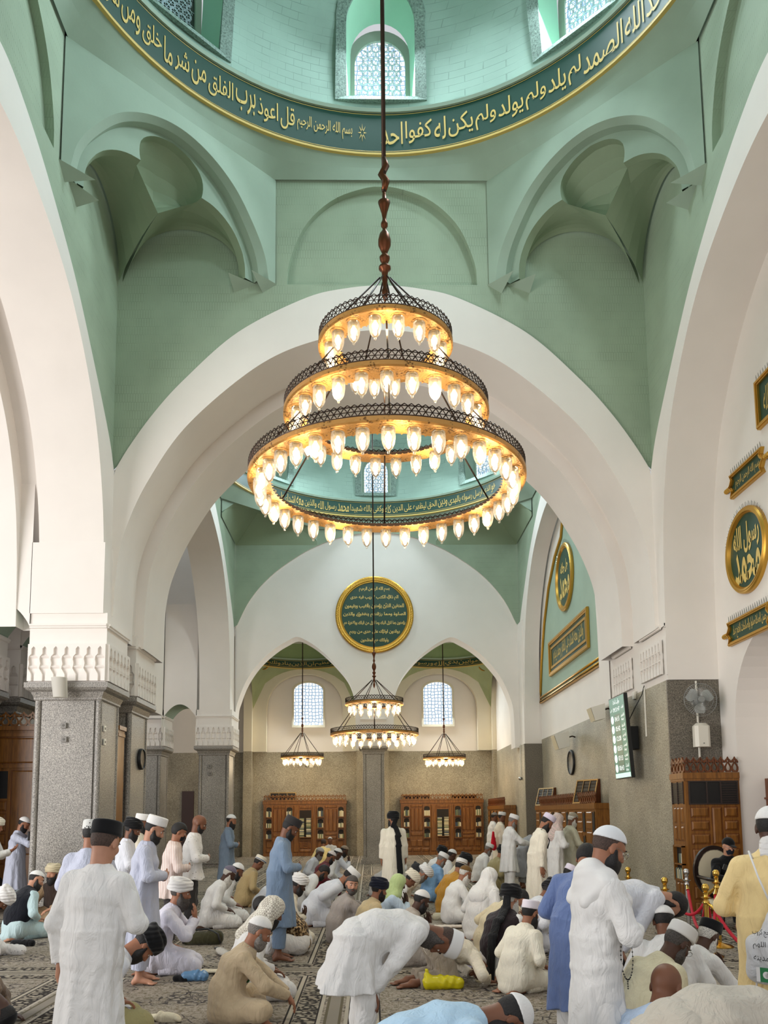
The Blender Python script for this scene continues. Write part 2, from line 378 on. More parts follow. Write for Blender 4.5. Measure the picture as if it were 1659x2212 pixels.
frames = {'far': FAR, 'left': side_frame(-1), 'right': side_frame(1), 'back': frame((0, YC - W, 0), (-1, 0, 0), (0, 0, 1))}
for nm, fr in frames.items():
    mb = MB(); ins, ous = (INNER, OUTER) if nm in ('far', 'back') else (INNERS, OUTERS)
    bay_walls(mb, fr, ins, ous); upper_wall(mb, fr, 1)
    if nm == 'far':
        arch_rib(mb, fr, ins, 0, -1.25, 5.06); 
        wide = [(p[0] * 1.022, 5.6 + (p[1] - 5.6) * 1.025 if p[1] > 5.6 else p[1]) for p in ins]
        arch_rib(mb, fr, wide, -1.25, -1.55, 5.06)
        a = resample([(ins[0][0], 5.06)] + ins + [(ins[-1][0], 5.06)], 131); b = resample([(wide[0][0], 5.06)] + wide + [(wide[-1][0], 5.06)], 131)
        ins2 = [(p[0] * .972, 5.6 + (p[1] - 5.6) * .965 if p[1] > 5.6 else p[1]) for p in ins]
        c = resample([(ins2[0][0], 5.06)] + ins2 + [(ins2[-1][0], 5.06)], 131)
        mb.strip([fr(p, -1.25) for p in b], [fr(p, -1.25) for p in a], 0)
        mb.strip([fr(p, -1.55) for p in c], [fr(p, -1.55) for p in b], 0)
        arch_rib(mb, fr, ins2, -1.55, -(Y2A - Y1), 5.06)
        # rear face, seen from the second bay
        out = resample([(5.3, 5.06)] + [(5.3, 8.3)] + [(5.3, 12.4), (-5.3, 12.4)] + [(-5.3, 8.3), (-5.3, 5.06)], 131)
        mb.strip([fr(p, -(Y2A - Y1)) for p in out], [fr(p, -(Y2A - Y1)) for p in c], 0)
    elif nm == 'left':
        arch_rib(mb, fr, ins, 0, -1.15, 4.1)
        ins2 = [(p[0] * .975, 5.1 + (p[1] - 5.1) * .968 if p[1] > 5.1 else p[1]) for p in ins]
        a = resample([(ins[0][0], 5.06)] + ins + [(ins[-1][0], 5.06)], 131); c = resample([(ins2[0][0], 5.06)] + ins2 + [(ins2[-1][0], 5.06)], 131)
        wide = [(p[0] * 1.045, 5.1 + (p[1] - 5.1) * 1.04 if p[1] > 5.1 else p[1]) for p in ins]
        b = resample([(wide[0][0], 5.06)] + wide + [(wide[-1][0], 5.06)], 131)
        arch_rib(mb, fr, wide, -1.15, -1.5, 5.06)
        mb.strip([fr(p, -1.15) for p in b], [fr(p, -1.15) for p in a], 0); mb.strip([fr(p, -1.5) for p in c], [fr(p, -1.5) for p in b], 0)
        arch_rib(mb, fr, ins2, -1.5, -3.2, 5.06)
    elif nm == 'right':
        arch_rib(mb, fr, ins, 0, -.95, 4.06)
    else:
        arch_rib(mb, fr, ins, 0, -1.2, 0)
    struct('wall_' + nm, mb, [WHITE, GREEN], smooth=True, angle=.5)
# ---- squinches on the four diagonals, and the lofted ring that carries the dome
SQO = smooth_profile([(1.97, 11.93), (1.87, 12.38), (1.62, 12.84), (1.17, 13.38), (.6, 13.72), (0, 13.84)], 8)
LOBE = [(1.62, 11.93), (1.61, 12.2), (1.55, 12.42), (1.42, 12.65), (1.28, 12.8), (1.12, 12.91), (.94, 12.99), (.78, 13.02), (.62, 13.02)]
CROWN = [(.62, 13.02), (.66, 13.2), (.64, 13.36), (.56, 13.5), (.42, 13.62), (.22, 13.70), (0, 13.73)]
def catmull(pts, n):
    P = [Vector(p) for p in pts]; P = [P[0] * 2 - P[1]] + P + [P[-1] * 2 - P[-2]]; out = []
    for i in range(1, len(P) - 2):
        for k in range(n):
            t = k / n; a, b, c, d = P[i - 1], P[i], P[i + 1], P[i + 2]
            out.append(.5 * ((2 * b) + (c - a) * t + (2 * a - 5 * b + 4 * c - d) * t * t + (3 * b - a - 3 * c + d) * t ** 3))
    return out + [P[-2]]
r2 = math.sqrt(.5)
for k, nm in enumerate(('left_far', 'right_far', 'right_back', 'left_back')):
    # canonical: far-left diagonal, turned clockwise by k quarters
    def dg(p, dist, k=k):
        n = Vector((-r2, r2, 0)); t = Vector((r2, r2, 0))
        return rotz(CC + n * dist + t * p[0] + Vector((0, 0, p[1])), (4 - k) % 4)
    mb = MB(); D0, D1 = 5.06, 5.34
    o = resample(SQO, 61)
    mb.strip([dg(p, D0) for p in o], [dg((p[0] * (OCT + .03) / 1.97, 14.1), D0) for p in o], 0)
    for s in (-1, 1):
        mb.poly([dg(p, D0) for p in ((s * 1.97, 11.93), (s * (OCT + .03), 11.93), (s * (OCT + .03), 14.1))], 0)
        # corbel under the springing
        mb.poly([dg((s * 1.55, 11.93), D0), dg((s * 2.2, 11.93), D0), dg((s * 2.1, 11.7), D0 + .25)], 0)
        mb.poly([dg((s * 1.3, 11.93), D1 + .1), dg((s * 1.9, 11.93), D1), dg((s * 1.72, 11.68), D1 + .4)], 0)
    i2 = [(p[0] * .93, 11.93 + (p[1] - 11.93) * .965) for p in o]
    mid = [(p[0] * .93, 11.93 + (p[1] - 11.93) * .965) for p in o]
    mb.strip([dg(p, D0) for p in o], [dg(p, D0 + .12) for p in mid], 0)
    mb.strip([dg(p, D0 + .12) for p in mid], [dg(p, D1) for p in i2], 0)
    tre = [Vector(p) for p in resample(LOBE, 22)] + [Vector(p) for p in resample(CROWN, 10)][1:]
    tre = tre + [Vector((-p.x, p.y)) for p in reversed(tre[:-1])]
    tre = resample([tuple(p) for p in tre], 61)
    mb.strip([dg(p, D1) for p in i2], [dg(p, D1) for p in tre], 0)
    mb.strip([dg(p, D1) for p in tre], [dg((p[0] * .98, p[1]), D1 + .16) for p in tre], 1)
    D2 = D1 + .16; V = (0, 12.62)
    # lower vaults to the wall arches
    for s in (-1, 1):
        lob = [dg((s * p[0] * .98, p[1]), D2) for p in resample(LOBE, 22)]
        cusp = Vector((s * .61, 13.02)); vb = Vector(V)
        edge = [dg(cusp.lerp(vb, q), D2 + .30 * q) for q in (.25, .5, .75, 1)]
        top = lob + edge
        m = len(top); wall = []
        for j in range(m):
            a = PI * min(1, j / (m - 1)); x = -3.85 + 1.16 * math.cos(a); z = 11.93 + 1.1 * math.sin(a)
            # s=+1: arc on the far wall; s=-1: on the left wall (mirror about the diagonal)
            P = Vector((x, YC + W - .0, z)) if s > 0 else Vector((-W, YC - x, z))
            wall.append(rotz(P, (4 - k) % 4))
        q = [[top[j].lerp(wall[j], u) + Vector((0, 0, .10 * math.sin(PI * u))) for j in range(m)] for u in (0, .2, .4, .6, .8, 1)]
        for a, b in zip(q, q[1:]): mb.strip(a, b, 1)
    # crowning shell
    cr = [dg((p[0] * .98, p[1]), D2) for p in (resample(CROWN, 12) + [(-a, b) for a, b in reversed(resample(CROWN, 12)[:-1])])]
    lowv = [dg(Vector((.61, 13.02)).lerp(Vector(V), q), D2 + .30 * q) for q in [i / 11 for i in range(12)]] + [dg(Vector((-.61, 13.02)).lerp(Vector(V), q), D2 + .30 * q) for q in [i / 11 for i in range(10, -1, -1)]]
    ctr_n = rotz(CC + Vector((-r2, r2, 0)), (4 - k) % 4) - CC
    q = [[a.lerp(b, u) + ctr_n * (.34 * math.sin(PI * u)) for a, b in zip(cr, lowv)] for u in (0, .15, .3, .5, .7, .85, 1)]
    for a, b in zip(q, q[1:]): mb.strip(a, b, 1)
    struct('wall_squinch_' + nm, mb, [GREENS, NICHE], smooth=True, angle=.45)
mb = MB(); N = 96; lo = []; hi = []; mids = []
for i in range(N):
    t = 2 * PI * i / N; ro = W / max(abs(math.cos(((t + PI / 8) % (PI / 4)) - PI / 8)), .9)
    lo.append(CC + Vector((math.cos(t) * ro, math.sin(t) * ro, 14.1))); mids.append(CC + Vector((math.cos(t) * (ro * .45 + (RD + .05) * .55), math.sin(t) * (ro * .45 + (RD + .05) * .55), 14.33)))
    hi.append(CC + Vector((math.cos(t) * (RD + .02), math.sin(t) * (RD + .02), ZD - .02)))
mb.strip(lo, mids, 0, True); mb.strip(mids, hi, 0, True)
struct('wall_dome_ring', mb, GREENS, smooth=True)
# ---- dome drum with eight window recesses
def rev(mb, prof, c, n=96, mi=0, a0=0, a1=2 * PI):
    rows = []
    for r, z in prof: rows.append([Vector((c[0] + r * math.sin(a0 + (a1 - a0) * i / n), c[1] + r * math.cos(a0 + (a1 - a0) * i / n), z)) for i in range(n + 1)])
    for a, b in zip(rows, rows[1:]): mb.strip(a, b, mi)
def drum(name, c, R, z0, z1, ztop, sill, mats, win=None, nwin=8):
    """revolved drum and dome shell, with arched holes cut at grid lines: each window bay is built as a patch"""
    mb = MB(); prof = []
    H = ztop - z1
    def rad(z): return (R + .03) if z <= z1 + .6 else (R + .03) * math.sqrt(max(0, 1 - ((z - z1 - .6) / H) ** 2))
    hw, zs_, zc_ = win                                # half width (m), sill z, crown z
    zsp = zc_ - hw
    aw = math.asin(hw / R)
    step = 2 * PI / nwin; zt = zc_ + .5
    def P(a, z, dr=0): r = rad(z) + dr; return Vector((c[0] + r * math.sin(a), c[1] + r * math.cos(a), z))
    zcols = [z1 + (zt - z1) * i / 10 for i in range(11)]
    for w in range(nwin):
        am = w * step
        # plain parts left and right of the window
        for s in (-1, 1):
            A = [am + s * (aw + (step / 2 - aw) * i / 8) for i in range(9)]
            for za, zb in zip(zcols, zcols[1:]): mb.strip([P(a, za) for a in A], [P(a, zb) for a in A], 0)
        # under the sill
        A = [am - aw + 2 * aw * i / 16 for i in range(17)]
        mb.strip([P(a, z1) for a in A], [P(a, zs_) for a in A], 0)
        top = [(am + aw * math.cos(PI - PI * i / 16), zsp + hw * math.sin(PI * i / 16)) for i in range(17)]
        mb.strip([P(a, z) for a, z in top], [P(a, zt) for a, _ in top], 0)
        # jamb strips between sill and springing are the hole itself; reveal goes 0.55 m deep
        out = [(am - aw, zs_)] + top + [(am + aw, zs_)]
        inn = [(am + (a - am) * .80, zs_ + .10 + (z - zs_) * .86) for a, z in out]
        mb.strip([P(a, z) for a, z in out], [P(a, z, .55) for a, z in inn], 1, True)
    z = zt; rows = [zt + (ztop + .6 - zt) * math.sin(PI / 2 * i / 14) for i in range(15)]
    A = [2 * PI * i / 96 for i in range(97)]
    for za, zb in zip(rows, rows[1:]): mb.strip([P(a, za) for a in A], [P(a, min(zb, z1 + .6 + H)) for a in A], 0)
    o = struct(name, mb, mats, smooth=True, angle=.6, merge=True)
    return rad
def window_glass(name, base, tint, es=1.3):
    t = NT(name); tc = t.obj(); v = t.n('ShaderNodeTexVoronoi', feature='DISTANCE_TO_EDGE', Scale=base); v.inputs['Randomness'].default_value = .35; t.l(tc, 'Object', v, 'Vector')
    v2 = t.n('ShaderNodeTexVoronoi', feature='F1', Scale=base * .45); v2.inputs['Randomness'].default_value = .1; t.l(tc, 'Object', v2, 'Vector')
    r = t.ramp([(.0, (.12, .22, .35, 1)), (.07, (.2, .36, .55, 1)), (.12, (1, 1, 1, 1))]); t.l(v, 'Distance', r, 'Fac')
    r2_ = t.ramp([(.0, tint), (.16, tint), (.24, (1, 1, 1, 1)), (.5, (.92, .98, 1, 1))]); t.l(v2, 'Distance', r2_, 'Fac')
    mx = t.n('ShaderNodeMix', data_type='RGBA', blend_type='MULTIPLY'); mx.inputs[0].default_value = 1
    t.t.links.new(r.outputs['Color'], mx.inputs[6]); t.t.links.new(r2_.outputs['Color'], mx.inputs[7])
    t.b.inputs['Base Color'].default_value = (.1, .1, .1, 1); t.t.links.new(mx.outputs[2], t.b.inputs['Emission Color']); t.b.inputs['Emission Strength'].default_value = es
    return t.m
GLASSD = window_glass('dome_window_tracery', 9, (.62, .82, 1.0, 1), 1.5)
GLASSF = window_glass('far_window_tracery', 7, (.10, .50, .62, 1), 1.0)
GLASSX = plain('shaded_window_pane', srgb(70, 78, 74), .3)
DOMEW = dict(hw=.69, zs=15.72, zc=17.95)
rad1 = drum('ceiling_dome', (0, YC), RD, ZD, 15.45, 20.6, 15.7, [DOMEG, plaster('green_window_reveal', srgb(160, 200, 178), .02, .1)], (.69, 15.72, 17.95))
nwn = 0
def dome_window(c, R, az, rad, hw, zs, zc, lit, n, depth=.55):
    def P(x, z, dr): return Vector((c[0] + (rad(z) + dr) * math.sin(az) + x * math.cos(az), c[1] + (rad(z) + dr) * math.cos(az) - x * math.sin(az), z))
    hw2 = hw * .80; z0 = zs + .10; z1 = zs + .10 + (zc - zs) * .86; zsp = z1 - hw2
    rr = rad(zs) + depth + .02
    def Q(x, z, d=0): return Vector((c[0] + (rr + d) * math.sin(az) + x * math.cos(az), c[1] + (rr + d) * math.cos(az) - x * math.sin(az), z))
    out = [(-hw2 - .1, z0 - .1)] + [((hw2 + .1) * -math.cos(PI * i / 20), zsp + (hw2 + .1) * math.sin(PI * i / 20)) for i in range(21)] + [(hw2 + .1, z0 - .1)]
    mb = MB(); mb.poly([Q(*p) for p in out], 0)
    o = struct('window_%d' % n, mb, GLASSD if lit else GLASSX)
    # plaster tracery in front of the pane
    fr = MB(); 
    inn = [(p[0] * .80, z0 + .05 + (p[1] - z0) * .86) for p in out]
    fr.ringprism([Q(*p) for p in out], [Q(*p) for p in inn], Q(0, 0, -.05) - Q(0, 0, 0))
    fr.build('window_frame', GREENS, o)
    la = MB(); s = .17; rr_ = .010
    def inside(x, z): return z > z0 and abs(x) < hw2 * .8 and (z < zsp or (x / (hw2 * .8)) ** 2 + ((z - zsp) / (hw2 * .8)) ** 2 < 1)
    nx = int(hw2 / s) + 2
    for i in range(-nx, nx + 1):
        for j in range(int((z1 - z0) / (s * .87)) + 2):
            x = (i + .5 * (j % 2)) * s; z = z0 + j * s * .87
            for a in range(6):
                a0, a1 = PI / 3 * a + PI / 6, PI / 3 * (a + 1) + PI / 6
                p, q = (x + s * .5 * math.cos(a0), z + s * .5 * math.sin(a0)), (x + s * .5 * math.cos(a1), z + s * .5 * math.sin(a1))
                if inside(*p) and inside(*q): la.cyl(Q(*p, -.03), Q(*q, -.03), rr_, n=4, caps=False)
                m = ((p[0] + q[0]) / 2, (p[1] + q[1]) / 2)
                if inside(*m) and inside(x, z) and a < 3: la.cyl(Q(*m, -.03), Q(2 * x - m[0], 2 * z - m[1], -.03), rr_ * .6, n=4, caps=False)
    la.build('window_tracery', plain('tracery_plaster', srgb(196, 212, 222), .7), o, fixn=False)
    # rough stone surround on the drum face
    sm = MB(); Pf = lambda x, z, d: P(x, z, d)
    w1 = hw + .20; o_ = [(-w1, zs - .06)] + [(w1 * -math.cos(PI * i / 24), zc - hw + w1 * math.sin(PI * i / 24)) for i in range(25)] + [(w1, zs - .06)]
    i_ = [(-hw + .01, zs + .06)] + [((hw - .01) * -math.cos(PI * i / 24), zc - hw + (hw - .01) * math.sin(PI * i / 24)) for i in range(25)] + [(hw - .01, zs + .06)]
    rn = random.Random(n); o_ = [(x + rn.uniform(-.025, .025), z + rn.uniform(-.02, .02)) for x, z in o_]
    def S(x, z, d): 
        a = az + math.asin(max(-1, min(1, x / rad(z)))); r = rad(z) + d
        return Vector((c[0] + r * math.sin(a), c[1] + r * math.cos(a), z))
    A0 = [S(*p, -.03) for p in o_]; B0 = [S(*p, -.03) for p in i_]; A1 = [S(*p, .06) for p in o_]; B1 = [S(*p, .06) for p in i_]
    sm.strip(A0, B0, 0, True); sm.strip(A0, A1, 0, True); sm.strip(B0, B1, 0, True)
    sm.build('window_surround', STONEG, o)
    return o
for i in range(8):
    nwn += 1; az = i * PI / 4
    if i in (3, 4, 5): continue
    dome_window((0, YC), RD, az, rad1, .69, 15.72, 17.95, i != 7, nwn)
    if i in (0, 1, 2):
        d = Vector((math.sin(az), math.cos(az), 0)); area_light('dome_window_daylight', CC + d * (RD - .3) + Vector((0, 0, 16.9)), CC + Vector((0, 0, 13.2)), 1.1, 1.9, 260, (.80, .93, 1.0))
# ---- inscription bands (dark green cylinder with gold fillets)
AR = {'ا':(0xFE8D,2),'أ':(0xFE83,2),'إ':(0xFE87,2),'آ':(0xFE81,2),'د':(0xFEA9,2),'ذ':(0xFEAB,2),'ر':(0xFEAD,2),'ز':(0xFEAF,2),'و':(0xFEED,2),'ؤ':(0xFE85,2),'ة':(0xFE93,2),'ى':(0xFEEF,2),'ء':(0xFE80,1),
 'ب':(0xFE8F,4),'ت':(0xFE95,4),'ث':(0xFE99,4),'ج':(0xFE9D,4),'ح':(0xFEA1,4),'خ':(0xFEA5,4),'س':(0xFEB1,4),'ش':(0xFEB5,4),'ص':(0xFEB9,4),'ض':(0xFEBD,4),'ط':(0xFEC1,4),'ظ':(0xFEC5,4),'ع':(0xFEC9,4),'غ':(0xFECD,4),'ف':(0xFED1,4),'ق':(0xFED5,4),'ك':(0xFED9,4),'ل':(0xFEDD,4),'م':(0xFEE1,4),'ن':(0xFEE5,4),'ه':(0xFEE9,4),'ي':(0xFEF1,4),'ئ':(0xFE89,4)}
def ar(t):
    t = t.replace('لا', '\u0001'); out = []
    for i, c in enumerate(t):
        p = t[i - 1] if i else ' '; n = t[i + 1] if i + 1 < len(t) else ' '
        jp = p in AR and AR[p][1] == 4; nj = (n in AR and AR[n][1] > 1) or n == '\u0001'
        if c == '\u0001': out.append(chr(0xFEFC if jp else 0xFEFB)); continue
        if c not in AR: out.append(c); continue
        b, k = AR[c]
        out.append(chr(b + (0 if k == 1 else (1 if jp else 0) if k == 2 else (3 if jp and nj else 1 if jp else 2 if nj else 0))))
    return ''.join(reversed(out))
_tm = {}
def text_mesh(body, size=1.0, offset=.012, res=3):
    """lettering as plain vertex/face lists, centred on x, baseline at 0"""
    key = (body, size, offset, res)
    if key in _tm: return _tm[key]
    cu = bpy.data.curves.new('lettering', 'FONT'); cu.body = body; cu.size = size; cu.align_x = 'CENTER'; cu.offset = offset * size; cu.resolution_u = res
    o = bpy.data.objects.new('lettering', cu); COL.objects.link(o); bpy.context.view_layer.update()
    dgr = bpy.context.evaluated_depsgraph_get(); me = bpy.data.meshes.new_from_object(o.evaluated_get(dgr), depsgraph=dgr)
    v = [tuple(p.co) for p in me.vertices]; fs = [tuple(p.vertices) for p in me.polygons]
    bpy.data.objects.remove(o); bpy.data.curves.remove(cu); bpy.data.meshes.remove(me)
    _tm[key] = (v, fs); return v, fs
def place_text(mb, body, fn, width=None, height=None, size=1.0, offset=.012, mi=0, res=3):
    """fn(x, z) -> world point; scaled to width and height (metres)"""
    v, fs = text_mesh(body, 1.0, offset, res)
    if not v: return
    xs = [p[0] for p in v]; ys = [p[1] for p in v]; x0, x1, y0, y1 = min(xs), max(xs), min(ys), max(ys)
    kx = (width / (x1 - x0)) if width else size; ky = (height / (y1 - y0)) if height else (kx if width else size)
    mb.add([fn((p[0] - (x0 + x1) / 2) * kx, (p[1] - (y0 + y1) / 2) * ky) for p in v], fs, mi)
def band(name, c, R, z0, z1, a0, a1, texts, n=72, letter=GOLDP):
    mb = MB(); rev(mb, [(R, z0), (R, z1)], c, n, 0, a0, a1)
    rev(mb, [(R + .05, z0 - .03), (R - .04, z0 - .03), (R - .04, z0 + .012), (R, z0 + .015)], c, n, 1, a0, a1)
    rev(mb, [(R, z1 - .015), (R - .04, z1 - .012), (R - .06, z1 + .05), (R + .05, z1 + .06)], c, n, 2, a0, a1)
    for q in (z0 + .06, z1 - .05): rev(mb, [(R - .004, q), (R - .007, q + .006), (R - .004, q + .012)], c, n, 1, a0, a1)
    o = struct(name, mb, [BANDG, GOLDP, GREENS], smooth=True, angle=.5, fixn=False)
    lt = MB(); h = (z1 - z0) * .54; zm = (z0 + z1) / 2
    for ang, width, body, hh in texts:
        def fn(x, z, ang=ang): a = ang + x / R; r = R - .012; return (c[0] + r * math.sin(a), c[1] + r * math.cos(a), zm + z)
        if body == '*':
            for k in range(8):
                p0 = fn(0, 0); lt.add([fn(.028 * math.cos(PI / 4 * k - .3), .06 * math.sin(PI / 4 * k - .3)), fn(.09 * math.cos(PI / 4 * k), .2 * math.sin(PI / 4 * k)), fn(.028 * math.cos(PI / 4 * k + .3), .06 * math.sin(PI / 4 * k + .3))], [(0, 1, 2)])
        else: place_text(lt, ar(body), fn, width, h * hh, offset=.006)
    lt.build('lettering', letter, o, fixn=False)
    return o
def line_texts(words, a_right, a_left, R, gap=.06, hh=1.0):
    """words in reading order laid from a_right down to a_left, widths by their drawn widths"""
    ws = []
    for w in words:
        if w == '*': ws.append(.5); continue
        v, _ = text_mesh(ar(w), 1.0, .018, 3); xs = [p[0] for p in v]; ws.append(max(xs) - min(xs))
    tot = (a_right - a_left) * R; k = (tot - gap * (len(ws) - 1)) / sum(ws); out = []; a = a_right * R
    for w, q in zip(words, ws): out.append(((a - q * k / 2) / R, q * k, w, hh)); a -= q * k + gap
    return out
T1 = line_texts('قل هو الله احد الله الصمد لم يلد ولم يولد ولم يكن له كفوا احد'.split(' '), 1.42, .0, RD, .05)
T1 += [(-.075, .2, '*', 1)] + line_texts(['بسم الله الرحمن الرحيم'], -.115, -.335, RD, hh=.72) + line_texts('قل اعوذ برب الفلق من شر ما خلق ومن شر غاسق اذا وقب'.split(' '), -.345, -1.42, RD, .05)
band('trim_1', (0, YC), RD, ZD, 15.45, -PI, PI, T1, 120)

# ---- capitals with carved niches, granite shafts, granite cornices
def niche_hw(t):
    k = [(0, .13), (.16, .13), (.2, .15), (.36, .44), (.5, .36), (.62, .44), (.70, .40), (.78, .19), (.93, .19), (1.0, .0)]
    for (a, b), (c, d) in zip(k, k[1:]):
        if a <= t <= c: return b + (d - b) * (t - a) / (c - a)
    return 0
TS = [0, .1, .16, .2, .28, .36, .43, .5, .56, .62, .66, .70, .74, .78, .86, .93, .97, 1.0]
def carved_face(mb, fr, x0, x1, z0, z1, n, th=.055, mi=0):
    """raised white field with n bottle-shaped sunk niches between x0 and x1; fr(p, depth)"""
    p = (x1 - x0) / n; H = z1 - z0
    for i in range(n + 1):
        L = []; Rr = []
        for t in TS:
            z = z0 + t * H * .94
            xl = x0 + (i - .5) * p + niche_hw(t) * p if i > 0 else x0
            xr = x0 + (i + .5) * p - niche_hw(t) * p if i < n else x1
            L.append((xl, z)); Rr.append((xr, z))
        A = [fr(q, th) for q in L]; B = [fr(q, th) for q in Rr]
        mb.strip(A, B, mi)
        if i > 0: mb.strip([fr(q, 0) for q in L], A, mi)
        if i < n: mb.strip(B, [fr(q, 0) for q in Rr], mi)
        # bevelled mid ledges make the niches read as stacked cells
        if 0 < i < n + 1 and i < n + 1:
            xc = x0 + (i - .5) * p if i > 0 else None
            if xc is not None:
                for t in (.36, .66):
                    z = z0 + t * H * .94; hw = niche_hw(t) * p
                    mb.add([fr((xc - hw, z), 0), fr((xc + hw, z), 0), fr((xc + hw, z + .03), .04), (fr((xc - hw, z + .03), .04)), fr((xc - hw, z + .07), 0), fr((xc + hw, z + .07), 0)], [(0, 1, 2, 3), (3, 2, 5, 4)], mi)
    a = z0 + H * .94
    mb.add([fr(q, th) for q in ((x0, a), (x1, a), (x1, z1), (x0, z1))], [(0, 1, 2, 3)], mi)
    for x in (x0, x1): mb.add([fr((x, z0), 0), fr((x, z1), 0), fr((x, z1), th), fr((x, z0), th)], [(0, 1, 2, 3)], mi)
    mb.add([fr((x0, z1), 0), fr((x1, z1), 0), fr((x1, z1), th), fr((x0, z1), th)], [(0, 1, 2, 3)], mi)
    mb.add([fr((x0, z0), 0), fr((x1, z0), 0), fr((x1, z0), th), fr((x0, z0), th)], [(0, 1, 2, 3)], mi)
def molding(mb, fr, x0, x1, z, mi=0):
    prof = [(0, z), (.035, z + .005), (.035, z + .03), (.055, z + .045), (.055, z + .075), (0, z + .085)]
    mb.strip([fr((x0, b), a) for a, b in prof], [fr((x1, b), a) for a, b in prof], mi)
    for x in (x0, x1): mb.poly([fr((x, b), a) for a, b in prof], mi)
def pillar(name, x0, x1, y0, y1, zsh=3.75, zc=4.06, zt=5.06, faces=('front', 'right'), n=7, flare=.15, colour=GRANITE):
    """granite shaft with corner rolls, granite cornice, white carved capital"""
    mb = MB(); i = .045
    mb.bbox((x0 + i, y0 + i, 0), (x1 - i, y1 - i, zsh))
    for X in (x0 + i, x1 - i):
        for Y in (y0 + i, y1 - i): mb.cyl((X, Y, 0), (X, Y, zsh), i * 1.25, n=14)
    mb.bbox((x0 + .12, y0 + .01, .1), (x1 - .12, y1 - .01, zsh)); mb.bbox((x0 + .01, y0 + .12, .1), (x1 - .01, y1 - .12, zsh))
    o = struct(name, mb, colour, smooth=True, angle=.6)
    c = MB(); prof = [(0, zsh), (.02, zsh + .02), (.02, zsh + .05), (.06, zsh + .15), (.12, zsh + .18), (.15, zsh + .22), (.15, zc)]
    rows = [[Vector((x0 - f, y0 - f, z)), Vector((x1 + f, y0 - f, z)), Vector((x1 + f, y1 + f, z)), Vector((x0 - f, y1 + f, z))] for f, z in prof]
    c.poly(list(reversed(rows[0]))); c.poly(rows[-1])
    for a, b in zip(rows, rows[1:]): c.strip(a, b, 0, True)
    c.build('pillar_cornice', GRANITE if colour == GRANITE else colour, o)
    w = MB(); f = flare - .05
    w.bbox((x0 - f, y0 - f, zc), (x1 + f, y1 + f, zt + .25))
    for nm in faces:
        if nm == 'front': fr = frame(((x0 + x1) / 2, y0 - f, 0), (1, 0, 0), (0, 0, 1)); hw = (x1 - x0) / 2 + f; k = n
        elif nm == 'right': fr = frame((x1 + f, (y0 + y1) / 2, 0), (0, 1, 0), (0, 0, 1)); hw = (y1 - y0) / 2 + f; k = max(3, round(n * (y1 - y0) / (x1 - x0)))
        else: fr = frame((x0 - f, (y0 + y1) / 2, 0), (0, -1, 0), (0, 0, 1)); hw = (y1 - y0) / 2 + f; k = max(3, round(n * (y1 - y0) / (x1 - x0)))
        carved_face(w, fr, -hw, hw, zc + .02, zt - .32, k); molding(w, fr, -hw, hw, zt - .03)
    w.build('pillar_capital', WHITE, o)
    return o
pillar('pillar', -6.22, -5.06, 14.55, 15.60)
pillar('pillar', -6.22, -5.06, 16.40, 17.60)
pillar('pillar', -8.7, -7.35, 14.55, 15.60, n=7)
pillar('pillar', -8.7, -7.35, 16.40, 17.60, n=7)
pillar('pillar', -6.12, -5.1, 28.15, 29.2)
pillar('pillar', -8.4, -7.42, 28.15, 29.2)
# masonry over the pillar pairs, tunnelled by small arches
def mass(name, x0, x1, y0, y1, z0, z1, holes=()):
    mb = MB()
    mb.bbox((x0, y0, z0), (x1, y1, z1)); return struct(name, mb, [WHITE, GREENS])
def lintel_arch(mb, p0, p1, width_dir, depth, zs, rise, ztop, mi=0, mi2=1, n=24):
    """small segmental arch from p0 to p1 (x,y), running depth along width_dir"""
    p0, p1, d = Vector((*p0, 0)), Vector((*p1, 0)), Vector((*width_dir, 0)) * depth
    pts = [(p0.lerp(p1, i / n), zs + rise * math.sin(PI * i / n) ** .8) for i in range(n + 1)]
    A = [p + Vector((0, 0, z)) for p, z in pts]; T = [p + Vector((0, 0, ztop)) for p, z in pts]
    mb.strip(A, T, mi); mb.strip([p + d for p in A], [p + d for p in T], mi); mb.strip(A, [p + d for p in A], mi2)
mb = MB()
lintel_arch(mb, (-5.05, 15.7), (-5.05, 16.3), (-1, 0), 1.3, 5.06, .28, 6.4)
struct('wall_link_1', mb, [WHITE, GREENS])
mb = MB(); lintel_arch(mb, (-7.25, 14.42), (-6.32, 14.42), (0, 1), 1.2, 5.06, .42, 11.0); lintel_arch(mb, (-7.25, 16.3), (-6.32, 16.3), (0, 1), 1.4, 5.06, .42, 11.0); struct('wall_link_2', mb, [WHITE, GREENS])
mb = MB(); lintel_arch(mb, (-7.35, 28.05), (-6.2, 28.05), (0, 1), 1.2, 5.0, .5, 9.0); struct('wall_link_3', mb, [WHITE, GREENS])
for i, b in enumerate((((-6.33, 14.42, 5.3), (-5.03, 15.75, 6.6)), ((-6.33, 16.25, 5.3), (-5.03, 17.9, 6.6)), ((-8.8, 14.42, 5.06), (-7.25, 15.75, 11.0)), ((-8.8, 16.25, 5.06), (-7.25, 17.9, 11.0)), ((-8.5, 28.05, 5.0), (-7.33, 29.3, 9.0)))):
    mb = MB(); mb.bbox(*b); struct('wall_pier_%d' % (i + 1), mb, [WHITE])
